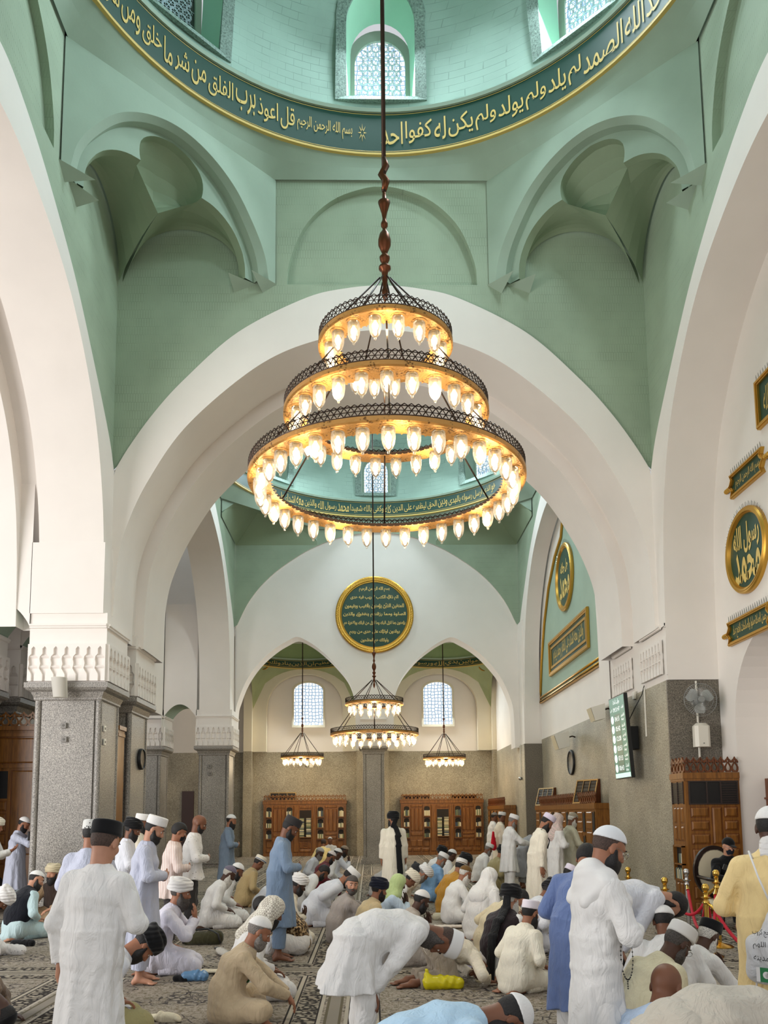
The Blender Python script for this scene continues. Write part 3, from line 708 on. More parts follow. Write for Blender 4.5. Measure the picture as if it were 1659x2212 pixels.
# ---- right side of bay 1: solid pier, tympanum wall with roundels
mb = MB(); XR = 5.06; XT = 5.98
def granite_block(name, lo, hi, m=GRANITEW):
    mb = MB(); mb.bbox(lo, hi); return struct(name, mb, m)
granite_block('wall_right_pier_dado', (XR - .012, 14.58, 0), (6.6, 18.45, 4.06))
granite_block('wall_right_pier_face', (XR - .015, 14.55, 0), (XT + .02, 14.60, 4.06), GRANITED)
mb = MB(); mb.bbox((XR + .03, 14.60, 4.06), (6.6, 18.45, 5.9))
fr = frame(((XR + XT) / 2, 14.60, 0), (1, 0, 0), (0, 0, 1)); carved_face(mb, fr, -(XT - XR) / 2, (XT - XR) / 2, 4.16, 4.84, 5); molding(mb, fr, -(XT - XR) / 2, (XT - XR) / 2, 5.03)
fr = frame((XR, 16.5, 0), (0, -1, 0), (0, 0, 1))
for a, b in ((14.75, 15.9), (16.5, 17.7)): carved_face(mb, fr, 16.5 - b, 16.5 - a, 4.2, 4.84, 7, .04); molding(mb, fr, 16.5 - b, 16.5 - a, 5.03)
struct('wall_right_pier', mb, WHITE)
mb = MB()   # tympanum wall of bay 1, with the two small arched openings low down
TX = XT
def tymp(mb, x, ya, yb, ztop, holes):
    """wall in plane X=x from ya to yb with arched holes (yc, half width, z spring, z crown, base)"""
    fr = frame((x, 0, 0), (0, -1, 0), (0, 0, 1)); cur = ya
    for yc, hw, zs, zc, zb in sorted(holes):
        mb.poly([fr((-cur, 0)), fr((-(yc - hw), 0)), fr((-(yc - hw), ztop)), fr((-cur, ztop))])
        a = [(-(yc - hw * math.cos(PI * i / 24)), zs + (zc - zs) * (math.sin(PI * i / 24) ** .85)) for i in range(25)]
        mb.strip([fr(p) for p in a], [fr((p[0], ztop)) for p in a])
        b = [(a[0][0], zb)] + a + [(a[-1][0], zb)]
        mb.strip([fr(p) for p in b], [fr(p, -.7) for p in b])
        cur = yc + hw
    mb.poly([fr((-cur, 0)), fr((-yb, 0)), fr((-yb, ztop)), fr((-cur, ztop))])
tymp(mb, TX, 3, 14.7, 12, [(12.35, 1.62, 3.0, 4.72, 0)])
mb.bbox((TX + .7, 9, 0), (TX + .75, 14.6, 5.0))
struct('wall_right_tympanum', mb, WHITE)
# ---- bay 2
FR2 = frame((0, Y2, 0), (1, 0, 0), (0, 0, 1))
mb = MB(); h = resample(TRB, 81); hole_wall(mb, FR2, [(p[0] * (1.03 if abs(p[0]) > 5 else 1), p[1]) for p in h], 12.4, 0, 1)
mb.strip([FR2(p) for p in h], [FR2(p, -.06) for p in h], 0)
# tympanum with two arches
AL = [(-5.06 + .03, 4.0), (-5.03, 5.25), (-4.93, 5.75), (-4.65, 6.45), (-4.2, 7.1), (-3.65, 7.6), (-3.2, 7.88), (-2.88, 8.02), (-2.55, 7.9), (-2.1, 7.6), (-1.57, 7.1), (-1.08, 6.5), (-.86, 5.95), (-.80, 5.4), (-.78, 4.0)]
ARR = [(.55, 4.0), (.57, 5.4), (.62, 5.9), (.85, 6.5), (1.36, 7.15), (1.9, 7.6), (2.35, 7.88), (2.68, 7.98), (3.0, 7.84), (3.45, 7.56), (3.9, 7.15), (4.4, 6.5), (4.72, 5.75), (4.82, 5.2), (4.84, 4.0)]
def ztrb(x):
    hh = sorted(TRB); 
    for (a, b), (c, d) in zip(hh, hh[1:]):
        if a <= x <= c: return b + (d - b) * (x - a) / max(c - a, 1e-6)
    return 8.3
TD = -.06; TH = -.85
arches = []
for A in (AL, ARR):
    a = [tuple(p) for p in catmull(A, 5)]; arches.append(a)
    m = max(range(len(a)), key=lambda i: a[i][1])
    mb.strip([FR2(p, TD) for p in a], [FR2((p[0], max(p[1], ztrb(p[0]))), TD) for p in a], 0)
    mb.strip([FR2(p, TD) for p in a], [FR2(p, TH) for p in a], 0)
xs = (-.78, -.5, -.2, 0, .2, .55)
mb.strip([FR2((x, 4.0), TD) for x in xs], [FR2((x, ztrb(x)), TD) for x in xs], 0)
for xa, xb in ((-5.06, -5.03), (4.84, 5.06)): mb.strip([FR2((x, 4.0), TD) for x in (xa, xb)], [FR2((x, ztrb(x)), TD) for x in (xa, xb)], 0)
struct('wall_arcade', mb, [WHITE, GREEN], smooth=True, angle=.5)
# central column of the arcade
pillar('column', -.53, .20, 28.86, 29.55, zsh=3.8, zc=4.06, zt=5.0, faces=('front',), n=6, flare=.14)
mb = MB(); mb.bbox((-.62, 28.76, 0), (.29, 29.65, .14)); mb.bbox((-.58, 28.8, .14), (.25, 29.6, .22)); struct('column_base', mb, GRANITE)
# side walls of bay 2
for nm, s in (('left', -1), ('right', 1)):
    fr = side_frame(s, YC2 - .3); mb = MB()
    k = 1.0
    ins = [(p[0] * .975, p[1]) for p in INNERS]; ous = [(p[0] * 1.04, p[1]) for p in OUTERS]
    inn = resample([(ins[0][0], 4.0)] + ins + [(ins[-1][0], 4.0)], 131); out = resample([(5.42, 4.0)] + ous + [(-5.42, 4.0)], 131)
    mb.strip([fr(p) for p in inn], [fr(p) for p in out], 0); hole_wall(mb, fr, [(p[0] * (1.02 if abs(p[0]) > 5 else 1), p[1]) for p in resample(ous, 65)], 12.4, -.04, 1)
    arch_rib(mb, fr, ins, 0, -1.05 if s < 0 else -.5, 4.0 if s < 0 else 4.08)
    if s < 0:
        i2 = [(p[0] * .975, 5.1 + (p[1] - 5.1) * .97) for p in ins]; a = resample([(ins[0][0], 4.0)] + ins + [(ins[-1][0], 4.0)], 131); b = resample([(i2[0][0], 4.0)] + i2 + [(i2[-1][0], 4.0)], 131)
        w2 = [(p[0] * 1.04, p[1]) for p in ins]
        mb.strip([fr(p, -2.3) for p in b], [fr((p[0] * 1.1, p[1] * 1.06), -2.3) for p in b], 0); arch_rib(mb, fr, i2, -2.3, -3.3, 5.0)
        mb.strip([fr(p, -1.05) for p in a], [fr((p[0] * 1.1, p[1] * 1.06), -1.05) for p in a], 0)
    struct('wall_%s_second_bay' % nm, mb, [WHITE, GREEN], smooth=True, angle=.5)
# bay 2 right: recessed tympanum with green gold-framed field, dado, far pier
XT2 = 5.6
granite_block('wall_right_dado', (XT2, 18.3, 0), (XT2 + .3, 28.2, 4.2))
mb = MB(); mb.bbox((XT2 + .02, 18.0, 4.2), (XT2 + .3, 28.4, 12)); struct('wall_right_second_tympanum', mb, WHITE)
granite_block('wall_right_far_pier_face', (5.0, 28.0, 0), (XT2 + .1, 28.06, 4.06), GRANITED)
granite_block('wall_right_far_pier_dado', (4.99, 28.05, 0), (5.7, 29.3, 4.06))
mb = MB(); mb.bbox((5.02, 28.04, 4.06), (5.7, 29.3, 8.4)); struct('wall_right_far_pier', mb, WHITE)
# dome 2: simple corner facets, band, drum
CC2 = Vector((0, YC2, 0)); R2 = 4.92; Z2 = 12.36
for k, nm in enumerate(('far_left', 'far_right')):
    s = -1 if k == 0 else 1; mb = MB()
    A = Vector((s * 2.15, Y2, 11.38)); Cn = Vector((s * 5.06, Y2, 11.38)); B = Vector((s * 5.06, Y2 - 2.9, 11.38))
    low = [A.lerp(Cn, i / 12) for i in range(13)] + [Cn.lerp(B, i / 12) for i in range(1, 13)]
    top = [A.lerp(B, i / 24) + Vector((0, 0, .12 + 1.15 * math.sin(PI * i / 24) ** .9)) for i in range(25)]
    mb.strip(low, [p.lerp(q, .6) + Vector((0, 0, .1)) for p, q in zip(low, top)], 0); mb.strip([p.lerp(q, .6) + Vector((0, 0, .1)) for p, q in zip(low, top)], top, 0)
    tt = [A.lerp(B, i / 24) + Vector((0, 0, 1.6)) for i in range(25)]; mb.strip(top, [Vector((p.x, p.y, 13.2)) for p in tt], 1)
    struct('wall_corner_facet_' + nm, mb, [NICHE, GREENS], smooth=True, angle=.4)
mb = MB(); lo = []; hi = []
for i in range(96):
    t = 2 * PI * i / 96; ro = 5.06 / max(abs(math.cos(((t + PI / 8) % (PI / 4)) - PI / 8)), .9)
    lo.append(CC2 + Vector((math.cos(t) * ro, math.sin(t) * ro, 11.95))); hi.append(CC2 + Vector((math.cos(t) * (R2 + .02), math.sin(t) * (R2 + .02), Z2)))
mb.strip(lo, hi, 0, True); struct('wall_second_dome_ring', mb, GREENS, smooth=True)
T2 = line_texts('هو الذي ارسل رسوله بالهدى ودين الحق ليظهره على الدين كله وكفى بالله شهيدا محمد رسول الله والذين معه اشداء على الكفار رحماء'.split(' '), .95, -.95, R2, .05)
band('trim_2', (0, YC2), R2, Z2, 12.92, -PI, PI, T2, 96)
rad2 = drum('ceiling_second_dome', (0, YC2), R2, Z2, 12.92, 18.0, 13.2, [DOMEG, GREENS], (.55, 13.2, 14.95))
for i in (0, 1, 7):
    nwn += 1; az = i * PI / 4; dome_window((0, YC2), R2, az, rad2, .55, 13.2, 14.95, True, nwn, .5)
for a_ in (-PI / 4, 0, PI / 4, PI): area_light('dome_window_daylight', (4.4 * math.sin(a_), YC2 + 4.4 * math.cos(a_), 14.2), (0, YC2 - (4 if a_ == 0 else 0) + (5 if a_ == PI else 0), 11.0), .9, 1.4, 190, (.80, .93, 1.0))
# ---- far wall, two small domed bays behind the arcade, left aisle
granite_block('wall_back_dado', (-13.5, YF, 0), (9, YF + .3, 4.38))
mb = MB(); mb.bbox((-13.5, YF + .03, 4.38), (9, YF + .3, 11)); struct('wall_back', mb, WHITE)
mb = MB(); mb.bbox((-13.8, 17.9, 0), (-13.5, YF, 11)); struct('wall_left_aisle', mb, WHITE)
mb = MB(); mb.bbox((-13.5, 29.3, 8.2), (-5.1, 29.6, 13.4)); mb.bbox((-9.2, 17.9, 6.6), (-8.9, 29.6, 13.4)); struct('wall_left_aisle_upper', mb, WHITE)
mb = MB(); mb.bbox((-14, 29.6, 8.95), (9, YF, 9.1)); mb.bbox((-13.8, 17.9, 10.9), (-8.3, 29.7, 11)); struct('ceiling_aisle', mb, plaster('pale_ceiling', srgb(220, 222, 212), .02, 0))
mb = MB(); mb.bbox((5.06, 29.1, 0), (5.4, YF, 4.3)); struct('wall_right_far_dado', mb, GRANITEW)
mb = MB(); mb.bbox((5.08, 29.1, 4.3), (5.4, YF, 9)); struct('wall_right_far', mb, WHITE)
TANW = plaster('cream_plaster', srgb(226, 219, 200), .015, .05)
for i, (xc, wx0, wx1) in enumerate(((-3.05, -3.53, -2.28), (2.70, 2.03, 3.27))):
    hw, zs = 2.2, 6.95; mb = MB(); zc = 8.6; yA = YF - .35
    # wall arch (lunette frame) and recess with window
    la = [(xc + hw * math.cos(PI * j / 40), zs - .4 + (zc - zs + .4) * math.sin(PI * j / 40)) for j in range(41)]
    ra = [(xc + 1.62 * math.cos(PI * j / 40), 6.0 + 1.7 * (math.sin(PI * j / 40) ** .8)) for j in range(41)]
    F3 = frame((0, yA, 0), (1, 0, 0), (0, 0, 1))
    R0 = [(xc + 1.62, 4.38)] + ra + [(xc - 1.62, 4.38)]; L0 = [(xc + hw, 4.38)] + la + [(xc - hw, 4.38)]
    mb.strip([F3(p) for p in R0], [F3(p) for p in L0], 0)
    mb.strip([F3(p) for p in R0], [F3(p, -.34) for p in R0], 0)
    # side pilasters
    for a, b in ((xc - hw - .35, xc - hw), (xc + hw, xc + hw + .35)): mb.bbox((a, yA - .25, 4.38), (b, YF + .1, 8.9), 0)
    struct('wall_back_lunette_%d' % (i + 1), mb, TANW, smooth=True, angle=.5)
    mb = MB()
    for a, b in ((xc - hw - .35, xc - hw), (xc + hw, xc + hw + .35)): mb.bbox((a, yA - .25, 0), (b, YF + .1, 4.38), 0)
    struct('wall_back_pilaster_%d' % (i + 1), mb, GRANITEW)
    # pendentives (part of a sphere) and ring band
    mb = MB(); c = Vector((xc, yA - hw, 0)); rs = hw * math.sqrt(2); zring = 8.55; nn = 48
    for sx in (-1, 1):
        rows = []
        for j in range(13):
            a = (PI / 2) * j / 12; row = []
            # from the wall-arch edge to the ring, in the quadrant (sx, far)
            for u in range(9):
                q = u / 8
                e = Vector((sx * hw * math.sin(min(a, PI / 4)) / math.sin(PI / 4), hw * (1 if a <= PI / 4 else math.tan(PI / 2 - a)), 0))
                if a > PI / 4: e.x = sx * hw
                else: e.x = sx * hw * math.tan(a)
                rr = Vector((sx * math.sin(a), math.cos(a), 0)) * hw * .99
                p = e.lerp(rr, q); z = zs - .75 + math.sqrt(max(0, rs * rs - p.x ** 2 - p.y ** 2)) * .78
                row.append(c + Vector((p.x, p.y, z)))
            rows.append(row)
        for a, b in zip(rows, rows[1:]): mb.strip(a, b, 0)
    o = struct('ceiling_pendentive_%d' % (i + 1), mb, plaster('sage_ornament', srgb(168, 178, 138), .06, .2), smooth=True)
    zr = zs - .75 + math.sqrt(rs * rs - (hw * .99) ** 2) * .78
    tx = line_texts(('مغفرة واجر عظيم ان الذين ينادونك من وراء' if i == 0 else 'لا تقدموا بين يدي الله ورسوله واتقوا الله').split(' '), 1.15, -1.15, hw, .05)
    band('trim_%d' % (i + 3), (c.x, c.y), hw * .985, zr, zr + .36, -PI * .6, PI * .6, tx, 48)
    mb = MB(); rev(mb, [(hw, zr + .36), (hw * .95, zr + .8), (hw * .7, zr + 1.5), (hw * .3, zr + 1.9), (0, zr + 2)], (c.x, c.y), 48); struct('ceiling_small_dome_%d' % (i + 1), mb, plaster('sage_dome', srgb(150, 172, 128), .05, .1), smooth=True)
    # window
    nwn += 1; wc = (wx0 + wx1) / 2; ww = (wx1 - wx0) / 2; zb, zsp, zt = 5.52, 7.0, 7.36; yw = YF - .02
    FW = frame((0, yw, 0), (1, 0, 0), (0, 0, 1))
    o_ = [(wc - ww, zb)] + [(wc - ww * math.cos(PI * j / 24), zsp + (zt - zsp) * math.sin(PI * j / 24)) for j in range(25)] + [(wc + ww, zb)]
    mb = MB(); mb.poly([FW(p) for p in o_]); wo = struct('window_%d' % nwn, mb, GLASSF)
    fr_ = MB(); ou = [(wc + (p[0] - wc) * 1.14, zb - .1 + (p[1] - zb) * 1.1) for p in o_]; fr_.ringprism([FW(p) for p in ou], [FW(p) for p in o_], (0, -.1, 0)); fr_.build('window_frame', TANW, wo)
    area_light('far_window_daylight', (wc, YF - .5, 6.4), (wc, YF - 5, 3.5), 1.1, 1.7, 120, (.86, .97, 1.0))
# dark doorway in the far left of the far wall
mb = MB(); mb.bbox((-8.25, YF - .06, 0), (-7.75, YF + .02, 2.75)); struct('door_1', mb, plain('dark_brown_door', srgb(58, 30, 22), .5))
# ================================================================== CHANDELIERS
BRONZE = plain('aged_copper', srgb(110, 66, 44), .35, .9)
DARKB = plain('dark_bronze', srgb(62, 48, 40), .45, .8)
def ring_gold():
    t = NT('warm_gold_soffit'); tc = t.obj(); v = t.n('ShaderNodeTexVoronoi', Scale=34.0); t.l(tc, 'Object', v, 'Vector'); n = t.n('ShaderNodeTexNoise', Scale=7.0, Detail=2.0); t.l(tc, 'Object', n, 'Vector')
    g = t.ramp([(.30, srgb(120, 82, 40)), (.5, srgb(200, 150, 84))]); t.l(v, 'Distance', g, 'Fac'); k = t.ramp([(.50, (0, 0, 0, 1)), (.58, (1, 1, 1, 1))]); t.l(n, 'Fac', k, 'Fac')
    m = t.n('ShaderNodeMix', data_type='RGBA'); t.t.links.new(k.outputs['Color'], m.inputs[0]); m.inputs[6].default_value = srgb(202, 150, 82); t.t.links.new(g.outputs['Color'], m.inputs[7]); t.t.links.new(m.outputs[2], t.b.inputs['Base Color'])
    t.b.inputs['Metallic'].default_value = .5; t.b.inputs['Roughness'].default_value = .42; t.bump(v, 'Distance', .3, .01); return t.m
RINGG = ring_gold()
BULB = plain('lit_bulb', (1, .9, .7, 1), .5, emit=(1, .82, .56, 1), es=13)
HOLD = plain('brass_lamp_holder', srgb(120, 96, 52), .35, .9)
def lamp_glass():
    t = NT('clear_lamp_glass'); t.t.nodes.remove(t.b)
    a = t.n('ShaderNodeBsdfTransparent'); a.inputs['Color'].default_value = (.97, .96, .93, 1); g = t.n('ShaderNodeBsdfGlossy'); g.inputs['Roughness'].default_value = .08
    f = t.n('ShaderNodeFresnel', IOR=1.45); m = t.n('ShaderNodeMixShader'); md = t.n('ShaderNodeMath', operation='MULTIPLY_ADD'); md.inputs[1].default_value = .8; md.inputs[2].default_value = .06
    t.l(f, 'Fac', md, 0); t.t.links.new(md.outputs[0], m.inputs[0]); t.t.links.new(a.outputs[0], m.inputs[1]); t.t.links.new(g.outputs[0], m.inputs[2]); tr = t.n('ShaderNodeBsdfTranslucent'); tr.inputs['Color'].default_value = (1, .95, .86, 1); m2 = t.n('ShaderNodeMixShader'); m2.inputs[0].default_value = .11; t.t.links.new(m.outputs[0], m2.inputs[1]); t.t.links.new(tr.outputs[0], m2.inputs[2]); t.t.links.new(m2.outputs[0], t.out.inputs['Surface'])
    return t.m
LGLASS = lamp_glass()
def ring_mesh(R, n=96, wid=.27):
    mb = MB()
    # fascia, soffit annulus, inner lip
    for prof, mi in (([(R, .06), (R + .012, .05), (R + .012, 0), (R - .01, -.012)], 0), ([(R - .01, -.012), (R - wid, -.012)], 0), ([(R - wid, -.012), (R - wid, .03), (R - wid + .02, .03), (R - wid + .02, 0), (R - .01, .0), (R - .01, .06), (R, .06)], 1)):
        rows = [[Vector((r * math.cos(2 * PI * i / n), r * math.sin(2 * PI * i / n), z)) for i in range(n)] for r, z in prof]
        for a, b in zip(rows, rows[1:]): mb.strip(a, b, mi, True)
    k = int(R * 30)
    for i in range(k * 2):                               # small cusps on the inner edge
        t = 2 * PI * i / (k * 2); r = R - wid
        mb.add([((r) * math.cos(t - .02 / R), r * math.sin(t - .02 / R), -.012), (r * math.cos(t + .02 / R), r * math.sin(t + .02 / R), -.012), ((r - .03) * math.cos(t), (r - .03) * math.sin(t), -.012)], [(0, 1, 2)], 0)
    return mb
def gallery_mesh(R):
    mb = MB(); n = int(R * 84); z0, z1 = .06, .165
    P = lambda i, z: Vector((R * math.cos(2 * PI * i / n), R * math.sin(2 * PI * i / n), z))
    for i in range(n):
        mb.cyl(P(i, z0), P(i + 1, z1), .006, n=4, caps=False); mb.cyl(P(i + 1, z0), P(i, z1), .006, n=4, caps=False)
        mb.cyl(P(i, z1), P(i + .5, z1 + .025), .006, n=4, caps=False); mb.cyl(P(i + 1, z1), P(i + .5, z1 + .025), .006, n=4, caps=False)
    mb.tube([P(i, (z0 + z1) / 2) for i in range(n)], .005, 4, closed=True); mb.tube([P(i, z1) for i in range(n)], .006, 4, closed=True); mb.tube([P(i, z0) for i in range(n)], .012, 5, closed=True)
    return mb
def lamp_parts():
    h = MB(); h.lathe([(.062, 0), (.062, -.012), (.04, -.016), (.034, -.05), (.03, -.055), (0, -.055)], n=14); h.lathe([(.098, .001), (.098, -.004), (.07, -.006), (0, -.006)], n=18, mi=1)
    g = MB(); g.lathe([(.074, -.014), (.076, -.06), (.075, -.13), (.067, -.18), (.050, -.222), (.026, -.25), (.012, -.258)], n=16)
    g.lathe([(.0, -.254), (.012, -.258), (.016, -.272), (.012, -.286), (0, -.291)], n=10)
    b = MB(); b.lathe([(.014, -.055), (.018, -.07), (.034, -.095), (.038, -.118), (.032, -.145), (.020, -.17), (.016, -.19), (0, -.20)], n=12)
    return h, g, b
_lh, _lg, _lb = lamp_parts()
def mesh_of(mb, name, mats):
    o = mb.build(name, mats, smooth=True, angle=.7); me = o.data; bpy.data.objects.remove(o); return me
LM = (mesh_of(_lh, 'lamp', [HOLD, RINGG]), mesh_of(_lg, 'glass_shade', LGLASS), mesh_of(_lb, 'bulb', BULB))
RM = {R: (mesh_of(ring_mesh(R), 'tier_ring', [RINGG, DARKB]), mesh_of(gallery_mesh(R), 'ring_gallery', DARKB)) for R in (1.70, 1.27, .84)}
NL = {1.70: 36, 1.27: 25, .84: 16}
def add_mesh(name, me, parent, loc=(0, 0, 0), rz=0):
    o = bpy.data.objects.new(name, me); o.location = loc; o.rotation_euler = (0, 0, rz); return link(o, parent)
def chandelier(loc, tiers, zhub, zfin, ztop, label, group, watt, nrod=8, ph=0):
    """tiers: [(R, z)] top first; zhub where the rods meet; zfin top of the turned finial; ztop ceiling"""
    x, y = loc; t = empty('chandelier', (x, y, 0)); tag(t, label, 'chandelier', group)
    s = (zfin - zhub) / 1.75; Z = lambda q: zhub + q * s
    f = MB(); pr = [(.0, -.32), (.02, -.3), (.05, -.25), (.085, -.17), (.09, -.1), (.06, -.05), (.055, 0), (.075, .1), (.08, .2), (.09, .26), (.16, .30), (.16, .34), (.07, .36), (.09, .42), (.13, .47), (.14, .52), (.06, .58), (.10, .64), (.165, .74), (.17, .84), (.13, .95), (.06, 1.02), (.05, 1.06), (.09, 1.1), (.095, 1.15), (.06, 1.2), (.05, 1.25), (.08, 1.36), (.13, 1.47), (.165, 1.55), (.13, 1.57), (.06, 1.6), (.05, 1.7), (.03, 1.8), (0, 1.82)]
    f.lathe([(r * min(1, s * 1.05) * .62, Z(z)) for r, z in pr], n=24); f.build('finial', BRONZE, t, smooth=True)
    c = MB(); c.cyl((0, 0, Z(1.75)), (0, 0, ztop), .028 if len(tiers) > 2 else .02, n=8); c.build('suspension_rod', DARKB, t, smooth=True)
    if len(tiers) > 2:
        k = MB(); k.tube([(0, 0, Z(1.78)), (.03, 0, Z(1.95)), (-.03, 0.02, Z(2.1)), (.03, 0, Z(2.25)), (0, 0, Z(2.4))], [.035, .05, .05, .045, .03], 8); k.build('hook', BRONZE, t, smooth=True)
    prev = (.07, zhub + .12 * s)
    for ti, (R, z) in enumerate(tiers):
        rg = add_mesh('tier_ring', RM[R][0], t, (0, 0, z)); add_mesh('ring_gallery', RM[R][1], rg)
        m = nrod if ti == 0 else 6; r0 = prev[0]
        for i in range(m):
            a = 2 * PI * (i + .5) / m + ph; q = MB(); q.cyl((r0 * math.cos(a), r0 * math.sin(a), prev[1]), ((R - .02) * math.cos(a), (R - .02) * math.sin(a), z + .03), .011, n=6); q.build('tie_rod', DARKB, t, smooth=True)
        prev = (R - .25, z + .01)
        for i in range(NL[R]):
            a = 2 * PI * (i + .5) / NL[R] + ti * .3; rr = R - .135
            l = add_mesh('lamp', LM[0], t, (rr * math.cos(a), rr * math.sin(a), z - .012), a); add_mesh('glass_shade', LM[1], l); add_mesh('bulb', LM[2], l)
        nl = max(4, NL[R] // 4)
        for i in range(nl):
            a = 2 * PI * i / nl + ti; pl = bpy.data.lights.new('lamp_light', 'POINT'); pl.energy = watt * NL[R] / nl; pl.color = (1, .76, .46); pl.shadow_soft_size = .05
            o = bpy.data.objects.new('lamp_light', pl); o.location = ((R - .135) * math.cos(a), (R - .135) * math.sin(a), z - .2); link(o, t)
    return t
chandelier((-.075, YC), [(.84, 7.56), (1.27, 6.62), (1.70, 5.76)], 8.42, 9.72, 21.19, 'huge three-tiered brass ring chandelier hanging under the near green dome', None, 2.6)
def pz(u, v, Y): return atY(u, v, Y).z
chandelier((atY(809, 1590, YC2).x, YC2), [(.84, pz(809, 1523, YC2)), (1.27, pz(809, 1589, YC2))], pz(809, 1474, YC2), pz(809, 1402, YC2), 18.59, 'two-tiered brass chandelier hanging before the far arcade column', None, 6.5, 8)
for u, v, w in ((653, 1638, 'left'), (960, 1640, 'right')):
    Yq = YF - 2.55; chandelier((atY(u, v, Yq).x, Yq), [(.84, pz(u, v, Yq))], pz(u, v - 52, Yq), pz(u, v - 92, Yq), 9.6, 'small one-ring chandelier hanging inside the %s far arch' % w, 'small one-ring chandeliers', 11, 8)

# ================================================================== CALLIGRAPHY ON THE WALLS
GOLDL = plain('bright_gold_lettering', srgb(226, 196, 112), .5)
def roundel(name, fr, R, lines, label, ornate=True, spikes=False):
    """fr maps (x,z),depth; lines: (text, z, width, height)"""
    t = empty(name, fr((0, 0)));  loc = Vector(fr((0, 0))); tag(t, label, 'roundel')
    L = lambda p, d=0: Vector(fr(p, d)) - loc
    n = 72; circ = lambda r: [(r * math.cos(2 * PI * i / n), r * math.sin(2 * PI * i / n)) for i in range(n)]
    mb = MB(); mb.poly([L(p, .03) for p in circ(R * .88)]); mb.build('panel', PANELG, t)
    mb = MB(); pr = [(1.0, 0), (1.0, .06), (.97, .085), (.94, .08), (.92, .09), (.885, .085), (.87, .05), (.85, .055), (.84, .03)]
    rows = [[L(p, d) for p in circ(R * r)] for r, d in pr]
    for a, b in zip(rows, rows[1:]): mb.strip(a, b, 0, True)
    if ornate:
        for i in range(96):
            a = 2 * PI * i / 96; p = (R * .93 * math.cos(a), R * .93 * math.sin(a)); q = (R * .965 * math.cos(a + .03), R * .965 * math.sin(a + .03))
            for pp, rr in ((p, .028), (q, .02)): mb.lathe([(rr, 0), (rr * .7, .012), (0, .02)], L(pp, .08), 6, R=Matrix([L((1, 0)), L((0, 1)), L((0, 0), 1)]).transposed())
    mb.build('frame', GOLD, t, smooth=True, angle=.5)
    lt = MB()
    for tx, z, w, h in lines:
        if tx == '*': 
            for k in range(4): lt.add([L((w + .05 * math.cos(PI / 2 * k - .4), z + .05 * math.sin(PI / 2 * k - .4)), .036), L((w + h * math.cos(PI / 2 * k), z + h * math.sin(PI / 2 * k)), .036), L((w + .05 * math.cos(PI / 2 * k + .4), z + .05 * math.sin(PI / 2 * k + .4)), .036)], [(0, 1, 2)])
        else: place_text(lt, ar(tx), lambda x, y, z=z: L((x, z + y), .036), w, h, offset=.03)
    lt.build('lettering', GOLDL, t, fixn=False)
    if spikes:
        sp = MB()
        for i in range(34):
            a = PI * (.12 + .76 * i / 33); sp.cyl(L((R * math.cos(a), R * math.sin(a)), .05), L((R * 1.1 * math.cos(a + .02 * (-1) ** i), R * 1.1 * math.sin(a)), .06), .004, n=4)
        sp.build('bird_spikes', STEEL, t)
    return t
c = atY(809, 1328, Y2 + .06); fr = frame(c, (1, 0, 0), (0, 0, 1))
rw = 1.40; LH = .185
roundel('calligraphy_roundel', fr, rw, [('بسم الله الرحمن الرحيم', .93, 1.1, LH), ('الم ذلك الكتب لا ريب فيه هدى', .62, 1.72, LH), ('للمتقين الذين يؤمنون بالغيب ويقيمون', .31, 2.12, LH), ('الصلوة ومما رزقنهم ينفقون والذين', .0, 2.24, LH), ('يؤمنون بما انزل اليك وما انزل من قبلك وبالاخرة هم', -.32, 2.2, LH), ('يوقنون اولئك على هدى من ربهم', -.64, 1.8, LH), ('واولئك هم المفلحون', -.95, 1.0, LH), ('*', .64, .52, .1), ('*', .33, .42, .1), ('*', .0, -.55, .1), ('*', -.62, .3, .1)], 'round dark green calligraphy plaque with ornate gold rim above the arcade column')
# right-hand wall of the dome bay
def panel_sign(name, fr, w, h, text, label, tx_w, tx_h, ogee=True, spikes=True, frame_w=.06, double=False):
    loc = Vector(fr((0, 0))); t = empty(name, loc); tag(t, label, 'plaque'); L = lambda p, d=0: Vector(fr(p, d)) - loc
    def outline(k):
        a, b = w / 2 - k, h / 2 - k
        if not ogee: return [(-a, -b), (a, -b), (a, b), (-a, b)]
        side = [(a, -b), (a - .05, -b * .55), (a + .0, -b * .2), (a + .06, 0), (a, b * .2), (a - .05, b * .55), (a, b)]
        return side + [(-x, z) for x, z in reversed(side)]
    mb = MB(); mb.poly([L(p, .025) for p in outline(frame_w * .8)]); mb.build('panel', PANELG, t)
    mb = MB(); mb.ringprism([L(p, 0) for p in outline(0)], [L(p, 0) for p in outline(frame_w)], L((0, 0), .06)); mb.ringprism([L(p, .06) for p in outline(.012)], [L(p, .06) for p in outline(frame_w * .6)], L((0, 0), .018))
    if double: mb.ringprism([L(p, .03) for p in outline(frame_w * 1.8)], [L(p, .03) for p in outline(frame_w * 2.4)], L((0, 0), .02))
    if ogee:
        for s in (-1, 1):
            for k in range(3): mb.lathe([(0, -.05), (.035, -.03), (.045, 0), (.03, .03), (0, .05)], L((s * (w / 2 + .08 + .05 * k), .0), .04), 8)
    mb.build('frame', GOLD, t)
    lt = MB(); place_text(lt, ar(text), lambda x, z: L((x, z), .03), tx_w, tx_h, offset=.014); lt.build('lettering', GOLDP, t, fixn=False)
    if spikes:
        sp = MB(); n = int(w * 26)
        for i in range(n): x = -w / 2 + .03 + (w - .06) * i / (n - 1); sp.cyl(L((x, h / 2), .04), L((x + .02 * (-1) ** i, h / 2 + .1), .05), .004, n=4)
        sp.tube([L((-w / 2 + .02, h / 2), .042), L((w / 2 - .02, h / 2), .042)], .004, 4); sp.build('bird_spikes', STEEL, t)
    return t
